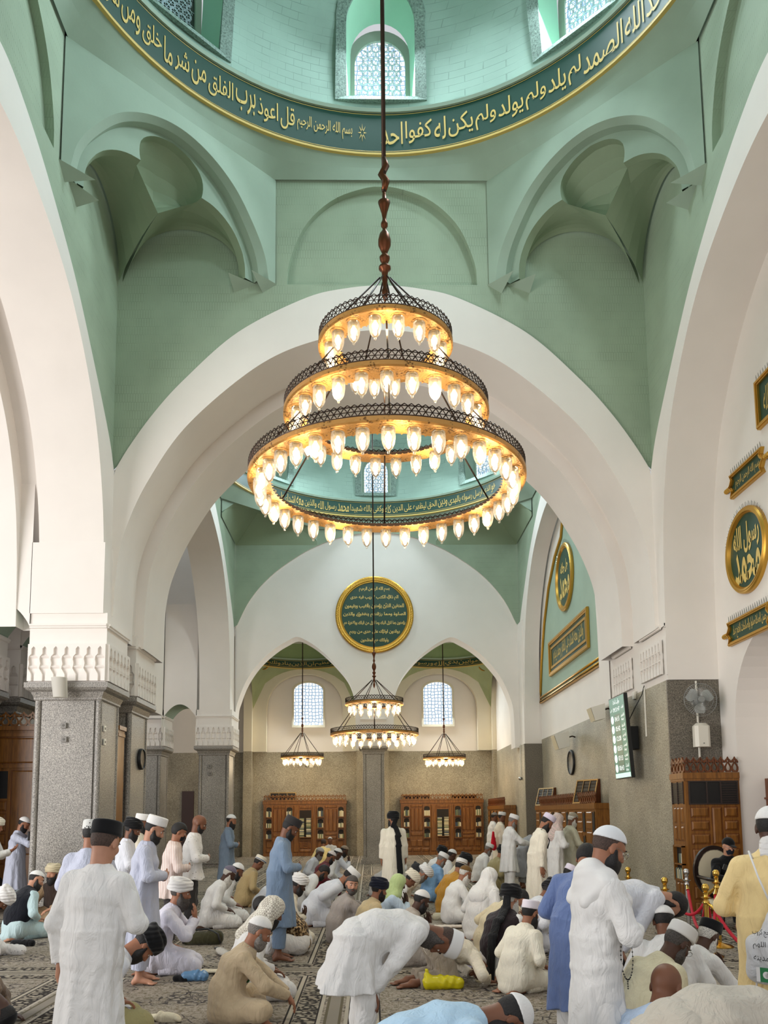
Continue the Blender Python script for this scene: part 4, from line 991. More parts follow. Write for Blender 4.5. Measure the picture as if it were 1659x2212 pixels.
def rfr(u, v, X=XT): c = atX(u, v, X); return frame((X, c.y, c.z), (0, -1, 0), (0, 0, 1))
c1 = atX(1617, 1188, XT); RC = c1
roundel('calligraphy_roundel', frame((XT, c1.y, c1.z), (0, -1, 0), (0, 0, 1)), .72, [('رسول الله', .22, .92, .52), ('محمد', -.24, .92, .56)], 'round green calligraphy plaque with smooth gold rim on the right white wall', False, True)
panel_sign('calligraphy_plaque', rfr(1617, 1024), 1.16, .42, 'بسم الله الرحمن الرحيم', 'slim green and gold calligraphy plaque above the round plaque on right wall', .86, .2)
cq = atX(1586, 1368, XT); panel_sign('calligraphy_plaque', frame((XT, cq.y - .62, cq.z), (0, -1, 0), (0, 0, 1)), 1.5, .42, 'حسن الصلاة صلوا والصالحات الفتح عباد', 'slim green and gold calligraphy plaque below the round plaque on right wall', 1.2, .24)
cq = atX(1640, 878, XT); panel_sign('calligraphy_plaque', frame((XT, cq.y - .55, cq.z), (0, -1, 0), (0, 0, 1)), 1.1, .8, 'لا اله الا الله', 'tall gold framed green plaque high on the right wall at frame edge', .7, .4, False, True, .08)
# second bay, right-hand wall: green field in a gold line, roundel and long panel
X2 = XT2 + .02
g = MB(); arcp = [(1170, 1518), (1170, 1495), (1172, 1430), (1178, 1345), (1187, 1270), (1200, 1205), (1214, 1160)]
gp = [atX(u, v, X2 - .012) for u, v in arcp]; ytop = 24.0
mir = [Vector((p.x, 2 * 23.45 - p.y, p.z)) for p in reversed(gp)]
top = [gp[-1].lerp(mir[0], i / 10) + Vector((0, 0, .9 * math.sin(PI * i / 10))) for i in range(1, 10)]
field = gp + top + mir
g.poly(field); gf = empty('framed_field', (0, 0, 0)); g.build('field', GREENS, gf); tag(gf, 'pale green wall field edged in gold on the right wall of second bay', 'wall panel')
e = MB(); e.tube([p + Vector((-.03, 0, 0)) for p in field], .05, 6, closed=True); e.build('gold_edge', GOLD, gf, smooth=True)
e = MB()
for q in (0, .12): e.tube([field[0] + Vector((-.03, 0, .05 + q)), field[-1] + Vector((-.03, 0, .05 + q))], .035, 6)
e.build('gold_sill', GOLD, gf, smooth=True)
cq = atX(1222, 1242, X2); roundel('calligraphy_roundel', frame((X2 - .02, 23.95, 8.72), (0, -1, 0), (0, 0, 1)), 1.02, [('جل جلاله', .3, .9, .4), ('محمد', -.25, 1.2, .7)], 'round green and gold calligraphy plaque on the pale green field', False, True)
panel_sign('calligraphy_plaque', frame((X2 - .02, 23.9, 6.64), (0, -1, 0), (0, 0, 1)), 4.75, 1.12, 'والذين معه اشداء على الكفار رحماء بينهم', 'long rectangular green and gold calligraphy plaque under a round one on pale green field', 3.7, .62, False, False, .12, True)
# two small black medallions in the far pendentives
for u, v, tx, w in ((569, 1434, 'حسين', 'left'), (1046, 1437, 'محمد', 'right')):
    c = atY(u, v, YF - .9); roundel('medallion', frame(c, (1, 0, 0), (0, 0, 1)), .26, [(tx, .02, .3, .2)], 'small black and gold medallion high in the corner of %s far arch' % w, False)

# ================================================================== BOOKCASES AND CABINETS
def crest(mb, x0, x1, z0, h, y=0, n=None, th=.03, mi=0):
    n = n or max(1, round((x1 - x0) / (h * .62))); p = (x1 - x0) / n
    for i in range(n):
        xc = x0 + (i + .5) * p; k = p * .5
        half = [(.0, .02), (.62, .02), (.98, .16), (.98, .34), (.60, .52), (.28, .62), (.62, .66), (1.0, .60), (1.0, .70), (.70, .80), (.34, .86), (0, 1.0)]
        hin = [(.0, .12), (.40, .14), (.62, .26), (.56, .38), (.26, .5), (.10, .58), (.10, .64), (.18, .70), (.16, .76), (.10, .80), (.05, .83), (0, .86)]
        O_ = [(xc + a * k, z0 + b * h) for a, b in half] + [(xc - a * k, z0 + b * h) for a, b in reversed(half[1:-1])]
        I_ = [(xc + a * k, z0 + b * h) for a, b in hin] + [(xc - a * k, z0 + b * h) for a, b in reversed(hin[1:-1])]
        mb.ringprism([(x, y, z) for x, z in O_], [(x, y, z) for x, z in I_], (0, th, 0), mi)
def rpanel(mb, x0, x1, z0, z1, y=0, th=.02, mi=0, gap=.012):
    """raised field: flat dark border paints the groove shade around a bevelled board"""
    mb.add([(x0, y - .003, z0), (x1, y - .003, z0), (x1, y - .003, z1), (x0, y - .003, z1)], [(0, 1, 2, 3)], 1)  # groove shade painted as a darker wood quad behind the board
    x0 += gap; x1 -= gap; z0 += gap; z1 -= gap; b = min(.025, (x1 - x0) / 4, (z1 - z0) / 4)
    A = [(x0, y - .003, z0), (x1, y - .003, z0), (x1, y - .003, z1), (x0, y - .003, z1)]; B = [(x0 + b, y - th, z0 + b), (x1 - b, y - th, z0 + b), (x1 - b, y - th, z1 - b), (x0 + b, y - th, z1 - b)]
    mb.strip(A, B, mi, True); mb.poly(B, mi)
BOOKM = [plain('book_cover_%d' % i, srgb(*c), .6) for i, c in enumerate(((214, 204, 168), (196, 186, 150), (120, 132, 96), (84, 92, 84), (222, 216, 190), (60, 76, 96)))]
_bk = []
for m in BOOKM:
    b = MB(); b.chbox((0, 0, .095), (.028, .14, .19), .006); o = b.build('book', m); _bk.append(o.data); bpy.data.objects.remove(o)
def books(parent_m, x0, x1, y, z, n, label, group, rn, flat=False, hs=1.0):
    x = x0
    for i in range(n):
        o = bpy.data.objects.new('book', rn.choice(_bk)); w = (x1 - x0) / n
        if flat: M = Matrix.Translation(((x0 + x1) / 2 + rn.uniform(-.005, .005), y, z + i * .03 + .015)) @ Matrix.Rotation(PI / 2, 4, 'Y') @ Matrix.Diagonal((1.0, 1, (x1 - x0) / .19, 1)) @ Matrix.Translation((0, 0, -.095))
        else: M = Matrix.Translation((x0 + (i + .5) * w, y, z)) @ Matrix.Diagonal((w / .028 * .94, 1, hs * rn.uniform(.82, 1.0), 1))
        o.matrix_world = parent_m @ M; link(o); tag(o, label, 'book', group)
def arched_niche(mb, x0, x1, z0, z1, y, mi_frame=0, mi_dark=1):
    mb.add([(x0, y - .004, z0), (x1, y - .004, z0), (x1, y - .004, z1), (x0, y - .004, z1)], [(0, 1, 2, 3)], mi_dark)  # flat dark sheet paints the shade inside the niche
    xc = (x0 + x1) / 2; hw = (x1 - x0) / 2; zs = z1 - hw * .75
    arch = [(xc - hw * .86 * math.cos(PI * i / 10), zs + hw * .62 * math.sin(PI * i / 10)) for i in range(11)]
    mb.strip([(x, y - .02, z) for x, z in arch], [(x0 + (x1 - x0) * i / 10, y - .02, z1) for i in range(11)], mi_frame)
def far_bookcase(x0, x1, which, seed):
    yb = YF - .002; yfr = YF - .38; W_ = x1 - x0; h = 2.30; t = empty('bookcase', ((x0 + x1) / 2, yfr, 0))
    tag(t, 'long carved teak bookcase against the far wall inside the %s arch' % which, 'bookcase')
    a, b = -W_ / 2, W_ / 2; m = MB()
    m.bbox((a, .0, 0), (b, .37, h - .14)); m.bbox((a - .03, -.03, h - .14), (b + .03, .37, h - .02)); m.bbox((a - .05, -.05, h - .02), (b + .05, .37, h)); m.bbox((a, -.015, 0), (b, 0, .12))
    m.build('carcass', WOODC, t)
    c = MB(); crest(c, a, b, h, .26, -.02, 22); c.build('crest', WOODC, t)
    rn = random.Random(seed); M = Matrix.Translation(t.location)
    fx = lambda q: a + W_ * q
    bar = MB()
    for q0, q1 in ((.03, .105), (.275, .355), (.65, .73), (.90, .975)):
        for z0, z1 in ((1.62, 2.05), (1.17, 1.55), (.72, 1.10)):
            dk = MB(); arched_niche(dk, fx(q0), fx(q1), z0, z1, -.012, 0, 1); dk.build('arched_niche', [WOODC, DARK], t)
            n_ = 5; books(M, fx(q0) + .02, fx(q1) - .02, -.055, z0 + .012, n_, 'pale bound book standing in an arched niche of the %s far bookcase' % which, 'books in the %s far bookcase' % which, rn, hs=(1.35 if z0 > 1.6 else 1.0))
            bar.bbox((fx(q0) - .01, -.14, z0 - .03), (fx(q1) + .01, 0, z0 + .01)); 
            for s in (fx(q0), fx(q1)): bar.bbox((s - .018, -.05, z0 - .03), (s + .018, 0, z1 + .04))
    bar.build('shelf_frame', WOODC, t)
    d = MB(); rpanel(d, fx(.115), fx(.265), 1.98, 2.10)
    for k in range(3): rpanel(d, fx(.115 + .05 * k), fx(.165 + .05 * k), 1.0, 1.95)
    rpanel(d, fx(.115), fx(.265), .78, .95); d.build('door', [WOODC, WOODD], t)
    d = MB(); rpanel(d, fx(.74), fx(.89), 1.98, 2.10)
    for k in range(3): rpanel(d, fx(.74 + .05 * k), fx(.79 + .05 * k), 1.0, 1.95)
    rpanel(d, fx(.74), fx(.89), .84, .95); rpanel(d, fx(.74), fx(.89), .68, .82); d.build('door', [WOODC, WOODD], t)
    d = MB(); 
    for q0, q1 in ((.36, .43), (.585, .645)): rpanel(d, fx(q0), fx(q1), .14, 2.1)
    rpanel(d, fx(.435), fx(.58), 1.96, 2.1); rpanel(d, fx(.435), fx(.58), .60, .74)
    for q0, q1, z0, z1 in ((.435, .475, .3, .58), (.54, .58, .3, .58), (.48, .535, .3, .38), (.48, .535, .40, .48), (.48, .535, .5, .58), (.435, .58, .14, .28)): rpanel(d, fx(q0), fx(q1), z0, z1)
    for q in (0.03, .65): 
        for k in range(4): rpanel(d, fx(q + .08 * k), fx(q + .075 + .08 * k), .34, .64)
        for k in range(3): rpanel(d, fx(q + .107 * k), fx(q + .1 + .107 * k), .14, .3)
    d.build('lower_panel', [WOODC, WOODD], t)
    o = MB(); o.add([(fx(.437), -.004, .78), (fx(.578), -.004, .78), (fx(.578), -.004, 1.9), (fx(.437), -.004, 1.9)], [(0, 1, 2, 3)]); o.build('opening', DARK, t)  # no real recess: a dark sheet paints the shaded opening
    for q0, q1 in ((.440, .493), (.520, .575)): books(M, fx(q0), fx(q1), -.075, .79, 26, 'flat book in the tall stacks of the %s far bookcase opening' % which, 'stacked books in the %s far bookcase' % which, rn, True)
    sh = MB(); sh.bbox((fx(.437), -.15, .76), (fx(.578), 0, .785)); sh.build('shelf', WOODC, t)
far_bookcase(-4.76, -1.30, 'left', 1); far_bookcase(1.0, 4.47, 'right', 2)
def air_vent(c, w, h, d, label, M, tilt=.25):
    t = empty('air_vent', c); t.matrix_world = M; tag(t, label, 'air vent', None)
    m = MB(); P = [(-w / 2, 0, 0), (w / 2, 0, 0), (w / 2, d, 0), (-w / 2, d, 0), (-w / 2, tilt * h, h), (w / 2, tilt * h, h), (w / 2, tilt * h + .15, h), (-w / 2, tilt * h + .15, h)]
    m.add(P, [(0, 3, 2, 1), (0, 1, 5, 4), (1, 2, 6, 5), (2, 3, 7, 6), (3, 0, 4, 7), (4, 5, 6, 7)]); m.build('casing', WOODD, t)
    g = MB(); F = lambda x, z, o=0: (x, tilt * z - .012 - o, z)
    for k in range(3):
        a, b = -w / 2 + .03 + k * (w - .06) / 3 + .01, -w / 2 + .03 + (k + 1) * (w - .06) / 3 - .01
        g.add([F(a, .04), F(b, .04), F(b, h - .04), F(a, h - .04)], [(0, 1, 2, 3)], 1)
        for j in range(7): z = .05 + (h - .1) * j / 6; g.add([F(a, z, .004), F(b, z, .004), F(b, z + .012, .012), F(a, z + .012, .012)], [(0, 1, 2, 3)], 2)
    g.build('grille', [GOLDB, BLACK, DARKB], t)
    f = MB(); O_ = [F(-w / 2, 0, .005), F(w / 2, 0, .005), F(w / 2, h, .005), F(-w / 2, h, .005)]; I_ = [F(-w / 2 + .035, .035, .005), F(w / 2 - .035, .035, .005), F(w / 2 - .035, h - .035, .005), F(-w / 2 + .035, h - .035, .005)]; f.ringprism(O_, I_, (0, -.015, 0))
    for k in (1, 2): x = -w / 2 + .03 + k * (w - .06) / 3; f.add([F(x - .01, .03, .02), F(x + .01, .03, .02), F(x + .01, h - .03, .02), F(x - .01, h - .03, .02)], [(0, 1, 2, 3)])
    f.build('frame', plain('tarnished_brass_frame', srgb(150, 126, 84), .4, .7), t)
for i, (u0, u1, v0, v1, lb) in enumerate(((583, 640, 1712, 1728, 'dark louvred air vent above the left far bookcase, by its left end'), (686, 742, 1726, 1734, 'low dark air vent above the left far bookcase, by the right end'), (869, 929, 1716, 1733, 'dark louvred air vent above the right far bookcase, by its left end'), (973, 1030, 1717, 1733, 'dark louvred air vent above the right far bookcase, by its right end'))):
    a = atY(u0, v0, YF - .3); b = atY(u1, v1, YF - .3); air_vent((0, 0, 0), b.x - a.x, a.z - 2.305, .3, lb, Matrix.Translation(((a.x + b.x) / 2, YF - .34, 2.305)), .1)
# bookcase on the right wall of the second bay
def side_bookcase(y0, y1, X, h, label, n):
    """stands against the wall X, facing -x"""
    L = y1 - y0; t = empty('bookcase', (X, (y0 + y1) / 2, 0), PI * 1.5); tag(t, label, 'bookcase')
    a, b = -L / 2, L / 2; m = MB(); m.bbox((a, 0, 0), (b, .42, h - .14)); m.bbox((a - .03, -.03, h - .14), (b + .03, .42, h)); m.build('carcass', WOODC, t)
    c = MB(); crest(c, a, b, h, .3, -.0, int(L * 5)); c.build('crest', WOODD, t)
    for i in range(n):
        d = MB(); x0 = a + L * i / n; x1 = a + L * (i + 1) / n; w = x1 - x0
        rpanel(d, x0 + w * .06, x0 + w * .6, h - .42, h - .2); rpanel(d, x0 + w * .06, x0 + w * .6, h - .66, h - .44)
        rpanel(d, x0 + w * .06, x0 + w * .6, .5, h - .7); rpanel(d, x0 + w * .06, x0 + w * .6, .12, .46)
        for z0, z1 in ((h - .72, h - .2), (h - 1.26, h - .8), (h - 1.8, h - 1.34)): 
            k = MB(); arched_niche(k, x0 + w * .68, x0 + w * .92, z0, z1, -.01, 0, 1); k.build('arched_niche', [WOODC, DARK], t)
        d.bbox((x0 + w * .04, -.004, .1), (x0 + w * .62, .0, h - .18)); d.build('door', [WOODC, WOODD], t)
    return t
b0 = atX(1285, 1745, XT2 - .42); b1 = atX(1130, 1745, XT2 - .42)
side_bookcase(20.0, 27.2, XT2 - .44, 1.93, 'teak bookcase along the right wall behind the standing men', 8)
side_bookcase(30.2, 34.4, 4.62, 2.0, 'teak bookcase in the far right corner beyond the arcade', 5)
for yy, w, h, lb in ((26.4, .85, .56, 'farther brown louvred air vent box above the right wall bookcase'), (21.4, .9, .62, 'nearer brown louvred air vent box above the right wall bookcase')):
    air_vent((0, 0, 0), w, h, .75, lb, Matrix.Translation((XT2 - .36, yy, 1.94)) @ Matrix.Rotation(PI * 1.62, 4, 'Z'), .28)
# tall cabinet by the right pier
def tall_cabinet():
    x0, x1, y0, y1 = 5.03, 5.97, 13.93, 14.54; t = empty('cabinet', ((x0 + x1) / 2, y0, 0)); tag(t, 'tall teak cabinet with pierced crest and dark grille beside the right pier', 'cabinet')
    a, b = x0 - (x0 + x1) / 2, x1 - (x0 + x1) / 2; D = y1 - y0; h = 2.36; m = MB()
    m.bbox((a, 0, 0), (b, D, h - .1)); m.bbox((a - .03, -.03, h - .1), (b, D, h)); m.bbox((a - .015, -.015, h - .14), (b, D, h - .1)); m.build('carcass', WOODC, t)
    c = MB(); crest(c, a, b, h, .27, -.01, 8); cc = MB(); crest(cc, 0, D, h, .27, 0, 4); c.add([(a + y_, D - x_, z_) for x_, y_, z_ in cc.v], cc.f); c.build('crest', WOODD, t)
    g = MB(); z0, z1 = 1.84, 2.2
    g.add([(a + .08, -.004, z0), (b - .04, -.004, z0), (b - .04, -.004, z1), (a + .08, -.004, z1)], [(0, 1, 2, 3)], 1); g.add([(a - .004, .06, z0), (a - .004, D - .04, z0), (a - .004, D - .04, z1), (a - .004, .06, z1)], [(0, 1, 2, 3)], 1)
    for xa, xb in ((a + .06, a + .08), (b - .05, b - .03), (a + .36, a + .385), (a + .6, a + .625)): g.bbox((xa, -.022, z0), (xb, 0, z1), 0)
    for za, zb in ((z0 - .02, z0), (z1, z1 + .02)): g.bbox((a + .06, -.022, za), (b - .03, 0, zb), 0)
    for ya in (.05, D / 2, D - .05): g.bbox((a - .02, ya - .01, z0 - .01), (a, ya + .01, z1 + .01), 0)
    for k in range(9):
        z = z0 + .02 + (z1 - z0 - .04) * k / 8; g.bbox((a + .63, -.012, z), (b - .05, -.006, z + .012), 0); g.bbox((a - .012, .06, z), (a - .006, D - .05, z + .012), 0)
    g.build('grille', [plain('dark_grille_frame', srgb(50, 38, 34), .5), BLACK], t)
    d = MB(); cols = ((a + .08, a + .40), (a + .44, a + .62), (a + .65, b - .05))
    rows = [(1.60, 1.78), (1.38, 1.55), (1.15, 1.33), (.84, 1.08), (.52, .78), (.24, .46), (.05, .2)]
    for ci in (0, 2):
        for z0_, z1_ in rows: rpanel(d, cols[ci][0], cols[ci][1], z0_, z1_, 0, .018)
    rpanel(d, *cols[1], 1.15, 1.78, 0, .018); rpanel(d, *cols[1], .5, 1.08, 0, .018); rpanel(d, *cols[1], .05, .44, 0, .018); d.build('door', [WOODC, WOODD], t)
    s = MB(); q = MB()
    for ya, yb, za, zb in ((.08, .2, 1.5, 1.78), (.22, .36, 1.2, 1.78), (.38, .52, 1.5, 1.78), (.08, .2, 1.2, 1.46), (.38, .52, 1.2, 1.46), (.08, .2, .08, .5), (.22, .36, .08, .5), (.38, .52, .08, .5)): rpanel(q, ya, yb, za, zb, 0, .015)
    s.v = [(a + y_, D - x_, z_) for x_, y_, z_ in q.v]; s.f = q.f; s.m = q.m; s.bbox((a - .001, .04, .04), (a, D - .03, 1.8)); s.build('side_panel', [WOODC, WOODD], t)
    n = MB(); n.add([(a - .004, .12, .56), (a - .004, D - .12, .56), (a - .004, D - .12, 1.1), (a - .004, .12, 1.1)], [(0, 1, 2, 3)], 1); n.bbox((a - .06, .1, .80), (a, D - .1, .825), 0)  # dark sheet paints the shade behind the shelf
    for ya in (.1, D - .13): n.bbox((a - .06, ya, .54), (a, ya + .03, 1.12), 0)
    for za in (.53, 1.1): n.bbox((a - .06, .1, za), (a, D - .1, za + .03), 0)
    n.build('open_shelf', [WOODC, DARK], t)
    rn = random.Random(5); M = Matrix.Translation((x0 - .035, y0 + D / 2, 0)) @ Matrix.Rotation(PI / 2, 4, 'Z')
    for z, nb, lb in ((.565, 9, 'lower'), (.83, 4, 'upper')): books(M @ Matrix.Diagonal((1, .35, 1, 1)), -.17, -.17 + .034 * nb, 0, z, nb, 'slim book on the %s open shelf in the tall cabinet side' % lb, 'books on the %s shelf of the tall cabinet' % lb, rn)
tall_cabinet()
# carved screens in the left aisle
def screen(x0, x1, y, h, label, side=0):
    t = empty('wooden_screen', ((x0 + x1) / 2, y, 0)); tag(t, label, 'wooden screen'); W_ = x1 - x0; a, b = -W_ / 2, W_ / 2; m = MB()
    m.bbox((a, 0, 0), (b, .4, h)); m.bbox((a, -.05, h - .08), (b + .04, .4, h)); m.bbox((a, -.03, h - .2), (b + .02, .4, h - .14)); m.bbox((a, -.025, h - .8), (b, 0, h - .74)); m.build('carcass', WOODC, t)
    c = MB(); crest(c, a, b, h, .28, -.02, max(2, int(W_ / .17))); c.build('crest', WOODC, t)
    d = MB(); rpanel(d, b - 1.3, b - .04, h - .72, h - .22, 0, .02); rpanel(d, a, b - 1.34, h - .72, h - .22, 0, .02); k = W_ / 2.0
    for s0 in np.arange(a, b - 1.45, 1.5):
        x = b - (s0 - a)
        rpanel(d, x - .50, x - .06, h - 2.3, h - .84); rpanel(d, x - .50, x - .06, .1, h - 2.4)
        for z0, z1, xs in ((h - 1.62, h - 1.42, (x - 1.4, x - .98, x - .56)), (h - 2.0, h - 1.66, (x - 1.4, x - 1.1, x - .78, x - .56)), (h - 2.26, h - 2.04, (x - 1.4, x - .98, x - .56)), (h - 2.62, h - 2.42, (x - 1.4, x - .56))):
            for p, q in zip(xs, xs[1:]): rpanel(d, p, q, z0, z1)
    d.build('panel', [WOODC, WOODD], t)
    g = MB()
    for s0 in np.arange(a, b - 1.45, 1.5):
        x = b - (s0 - a)
        g.add([(x - 1.4, -.006, h - 1.38), (x - .56, -.006, h - 1.38), (x - .56, -.006, h - .86), (x - 1.4, -.006, h - .86)], [(0, 1, 2, 3)], 1); g.bbox((x - 1.0, -.03, h - 1.4), (x - .96, 0, h - .84), 0)
        g.add([(x - 1.4, -.006, h - 3.6)] + [(x - .98 - .42 * math.cos(PI * i / 16), -.006, h - 2.95 + .2 * math.sin(PI * i / 16)) for i in range(17)] + [(x - .56, -.006, h - 3.6)], [tuple(range(19))], 1)
        for j in range(6): g.bbox((x - 1.4, -.02, h - 3.55 + j * .1), (x - .56, -.01, h - 3.53 + j * .1), 2)
    g.build('grille', [WOODC, BLACK, plain('louvre_grey', srgb(60, 60, 62), .4)], t)
screen(-12.0, -5.12, 15.80, 3.44, 'tall carved teak screen with pierced crest behind the near left pillar')

# ================================================================== WALL EQUIPMENT
# prayer-time display
SCRG = plain('display_teal', srgb(70, 128, 112), .3, emit=srgb(70, 132, 116), es=.30); SCRD = plain('display_dark_teal', srgb(84, 116, 100), .3, emit=srgb(76, 112, 96), es=.28)
SCRW = plain('display_white', srgb(228, 236, 236), .4, emit=srgb(226, 238, 238), es=.55); SCRL = plain('display_footer', srgb(196, 228, 218), .4, emit=srgb(196, 228, 218), es=.7)
tv = empty('prayer_time_display', (4.72, 16.4, 3.2)); tag(tv, 'tall teal prayer time display with white numerals on the right granite wall', 'display')
TW, THh = .98, 1.62
def tvp(x, z, d=0): return Vector((-d - .045 * (z / .8) - .0, -x, z))      # leans forward at the top
mb = MB(); mb.prism([tvp(-TW / 2 - .02, -THh / 2 - .02), tvp(TW / 2 + .02, -THh / 2 - .02), tvp(TW / 2 + .02, THh / 2 + .02), tvp(-TW / 2 - .02, THh / 2 + .02)], (.07, 0, 0)); mb.build('housing', BLACK, tv)
mb = MB(); q = lambda x0, x1, z0, z1, d: [tvp(x0, z0, d), tvp(x1, z0, d), tvp(x1, z1, d), tvp(x0, z1, d)]
mb.poly(q(-TW / 2, TW / 2, -THh / 2, THh / 2, .004), 0); mb.poly(q(-TW / 2, TW / 2, -THh / 2, -THh / 2 + .09, .006), 3)
zr = [THh / 2 - .34 - i * .198 for i in range(7)]
for i in range(6): mb.poly(q(-.22, .16, zr[i] - .19, zr[i], .006), 1)
scr = mb.build('screen', [SCRG, SCRD, SCRW, SCRL], tv)
lt = MB(); T_ = lambda tx, xc, zc, w, h: place_text(lt, tx, lambda x, z: tvp(xc + x, zc + z, .01), w, h, offset=.02)
T_(ar('مواقيت الصلاة'), 0, THh / 2 - .10, .42, .12); T_('09:21:47', -.02, THh / 2 - .245, .44, .09); T_(ar('الوقت'), .36, THh / 2 - .24, .16, .07); T_(ar('الاحد'), -.38, THh / 2 - .24, .14, .06)
for i, (tm, a_, e_) in enumerate((('04:15', 'الفجر', 'Fajr'), ('05:42', 'الشروق', 'Shuruq'), ('12:28', 'الظهر', 'Dhuhr'), ('03:51', 'العصر', 'Asr'), ('07:13', 'المغرب', 'Maghrib'), ('08:43', 'العشاء', 'Isha'))):
    z = zr[i] - .095; T_(tm, -.03, z, .30, .1); T_(ar(a_), .33, z + .035, .22, .075); T_(e_, .33, z - .05, .16, .05)
    n = 24; lt.poly([tvp(-.35 + .095 * math.cos(2 * PI * k / n), z + .085 * math.sin(2 * PI * k / n), .009) for k in range(n)])
lt.build('lettering', SCRW, scr, fixn=False)
mb = MB(); mb.bbox((.07, -.2, -.25), (.315, .2, .2)); mb.build('wall_bracket', BLACK, tv)
mb = MB(); mb.tube([(.1, -.3, .3), (.2, -.42, .55), (.3, -.55, .78), (.33, -.62, .95)], .01, 6); mb.build('power_cable', BLACK, tv)
mb = MB(); c = atX(1370, 1502, XR - .03); mb.chbox(c, (.05, .14, .16), .01); tag(mb.build('wall_socket', OFFW), 'small cream power box on the dado line right of the display', 'socket')
# clocks
def clock(c, N, R, label):
    t = empty('wall_clock', c); tag(t, label, 'clock'); N = Vector(N).normalized(); U = Vector((0, 0, 1)).cross(N).normalized(); V = Vector((0, 0, 1))
    M = Matrix((U, V, N)).transposed(); mb = MB(); mb.lathe([(R, 0), (R, .03), (R * .97, .055), (R * .9, .06), (R * .88, .04), (R * .86, .035)], n=40, R=M); mb.build('rim', BLACK, t, smooth=True, angle=.6)
    mb = MB(); mb.lathe([(R * .88, .034), (0, .034)], n=40, R=M); d = mb.build('dial', plain('clock_dial', srgb(232, 228, 214), .4), t)
    lt = MB()
    for h in range(12):
        a = PI / 2 - PI / 6 * (h + 1); 
        place_text(lt, str(h + 1), lambda x, z: M @ Vector((R * .70 * math.cos(a) + x, R * .70 * math.sin(a) + z, .037)), None, None, R * .26, .01)
    lt.build('numerals', BLACK, d, fixn=False); hd = MB()
    for an, ln, w in ((9.35 / 12, .42, .03), (21 / 60, .66, .02)):
        a = PI / 2 - 2 * PI * an; e = Vector((math.cos(a), math.sin(a), 0)); n_ = Vector((-e.y, e.x, 0)); hd.poly([M @ (n_ * w * R - e * .1 * R + Vector((0, 0, .04))), M @ (e * ln * R + Vector((0, 0, .04))), M @ (-n_ * w * R - e * .1 * R + Vector((0, 0, .04)))])
    hd.build('hands', BLACK, d)
c = atX(303, 1640, -5.06); clock((-5.055, c.y, c.z), (1, 0, 0), .22, 'round white wall clock with black rim on a left granite pillar')
c = atX(1236, 1647, XT2); clock((XT2 - .01, c.y, c.z), (-1, 0, 0), .37, 'round wall clock with black rim on the right granite wall, glinting')
# loudspeakers
def column_speaker(c, label):
    t = empty('loudspeaker', c); tag(t, label, 'loudspeaker'); mb = MB()
    A = [(-.13, -.02, .17), (.13, -.02, .17), (.13, .14, .19), (-.13, .14, .19)]; arc = lambda z, k: [(-.125 * k, .06, z)] + [(.125 * k * -math.cos(PI * i / 8), -.09 * k * math.sin(PI * i / 8), z) for i in range(9)] + [(.125 * k, .06, z)]
    rows = [[Vector(p) + Vector((0, .10 * (-z / .4), 0)) for p in arc(z, k)] for z, k in ((.17, 1), (.165, 1.02), (-.165, .92), (-.17, .9))]
    for a, b in zip(rows, rows[1:]): mb.strip(a, b, 0, True)
    mb.poly(list(reversed(rows[0]))); mb.poly(rows[-1]); mb.build('cabinet', OFFW, t, smooth=True, angle=.6)
    g = MB(); g.strip([p * 1.0 + Vector((0, -.004, 0)) for p in rows[1][1:-1]], [p + Vector((0, -.004, 0)) for p in rows[2][1:-1]]); g.build('grille', plain('speaker_grille', srgb(196, 192, 182), .6), t, smooth=True)
    b = MB(); b.bbox((-.02, .03, .0), (.02, .28, .03)); b.build('bracket', STEEL, t)
c = atY(128, 1485, 14.24); column_speaker(c, 'white box loudspeaker on the cornice of the near left pillar')
def wedge_speaker(c, label, s=1.0):
    t = empty('loudspeaker', c); tag(t, label, 'loudspeaker', None); mb = MB(); S = lambda *p: Vector(p) * s
    A = [S(.0, .28, .22), S(-.42, .28, .10), S(-.3, .28, -.3), S(0, .28, -.22)]; B = [p + S(0, -.5, 0) for p in A]
    mb.prism(A, S(0, -.5, 0)); mb.build('cabinet', OFFW, t)
    g = MB(); g.add([A[1] * 1.01 + S(-.006, -.02, -.01), A[2] * 1.01 + S(-.006, -.02, .01), B[2] * 1.01 + S(-.006, .02, .01), B[1] * 1.01 + S(-.006, .02, -.01)], [(0, 1, 2, 3)]); g.build('grille', plain('cream_grille', srgb(208, 198, 170), .7), t)
    b = MB(); b.tube([S(0, 0, .05), S(.12, -.1, .08), S(.2, -.1, .05)], .02, 6); b.build('bracket', DARKB, t)
c = atX(1303, 1537, XR - .14); wedge_speaker(c, 'cream wedge loudspeaker on the right wall beside the prayer display', .75)
c = atX(1226, 1597, XT2 - .22); wedge_speaker(c, 'cream wedge loudspeaker on the right wall above the clock')
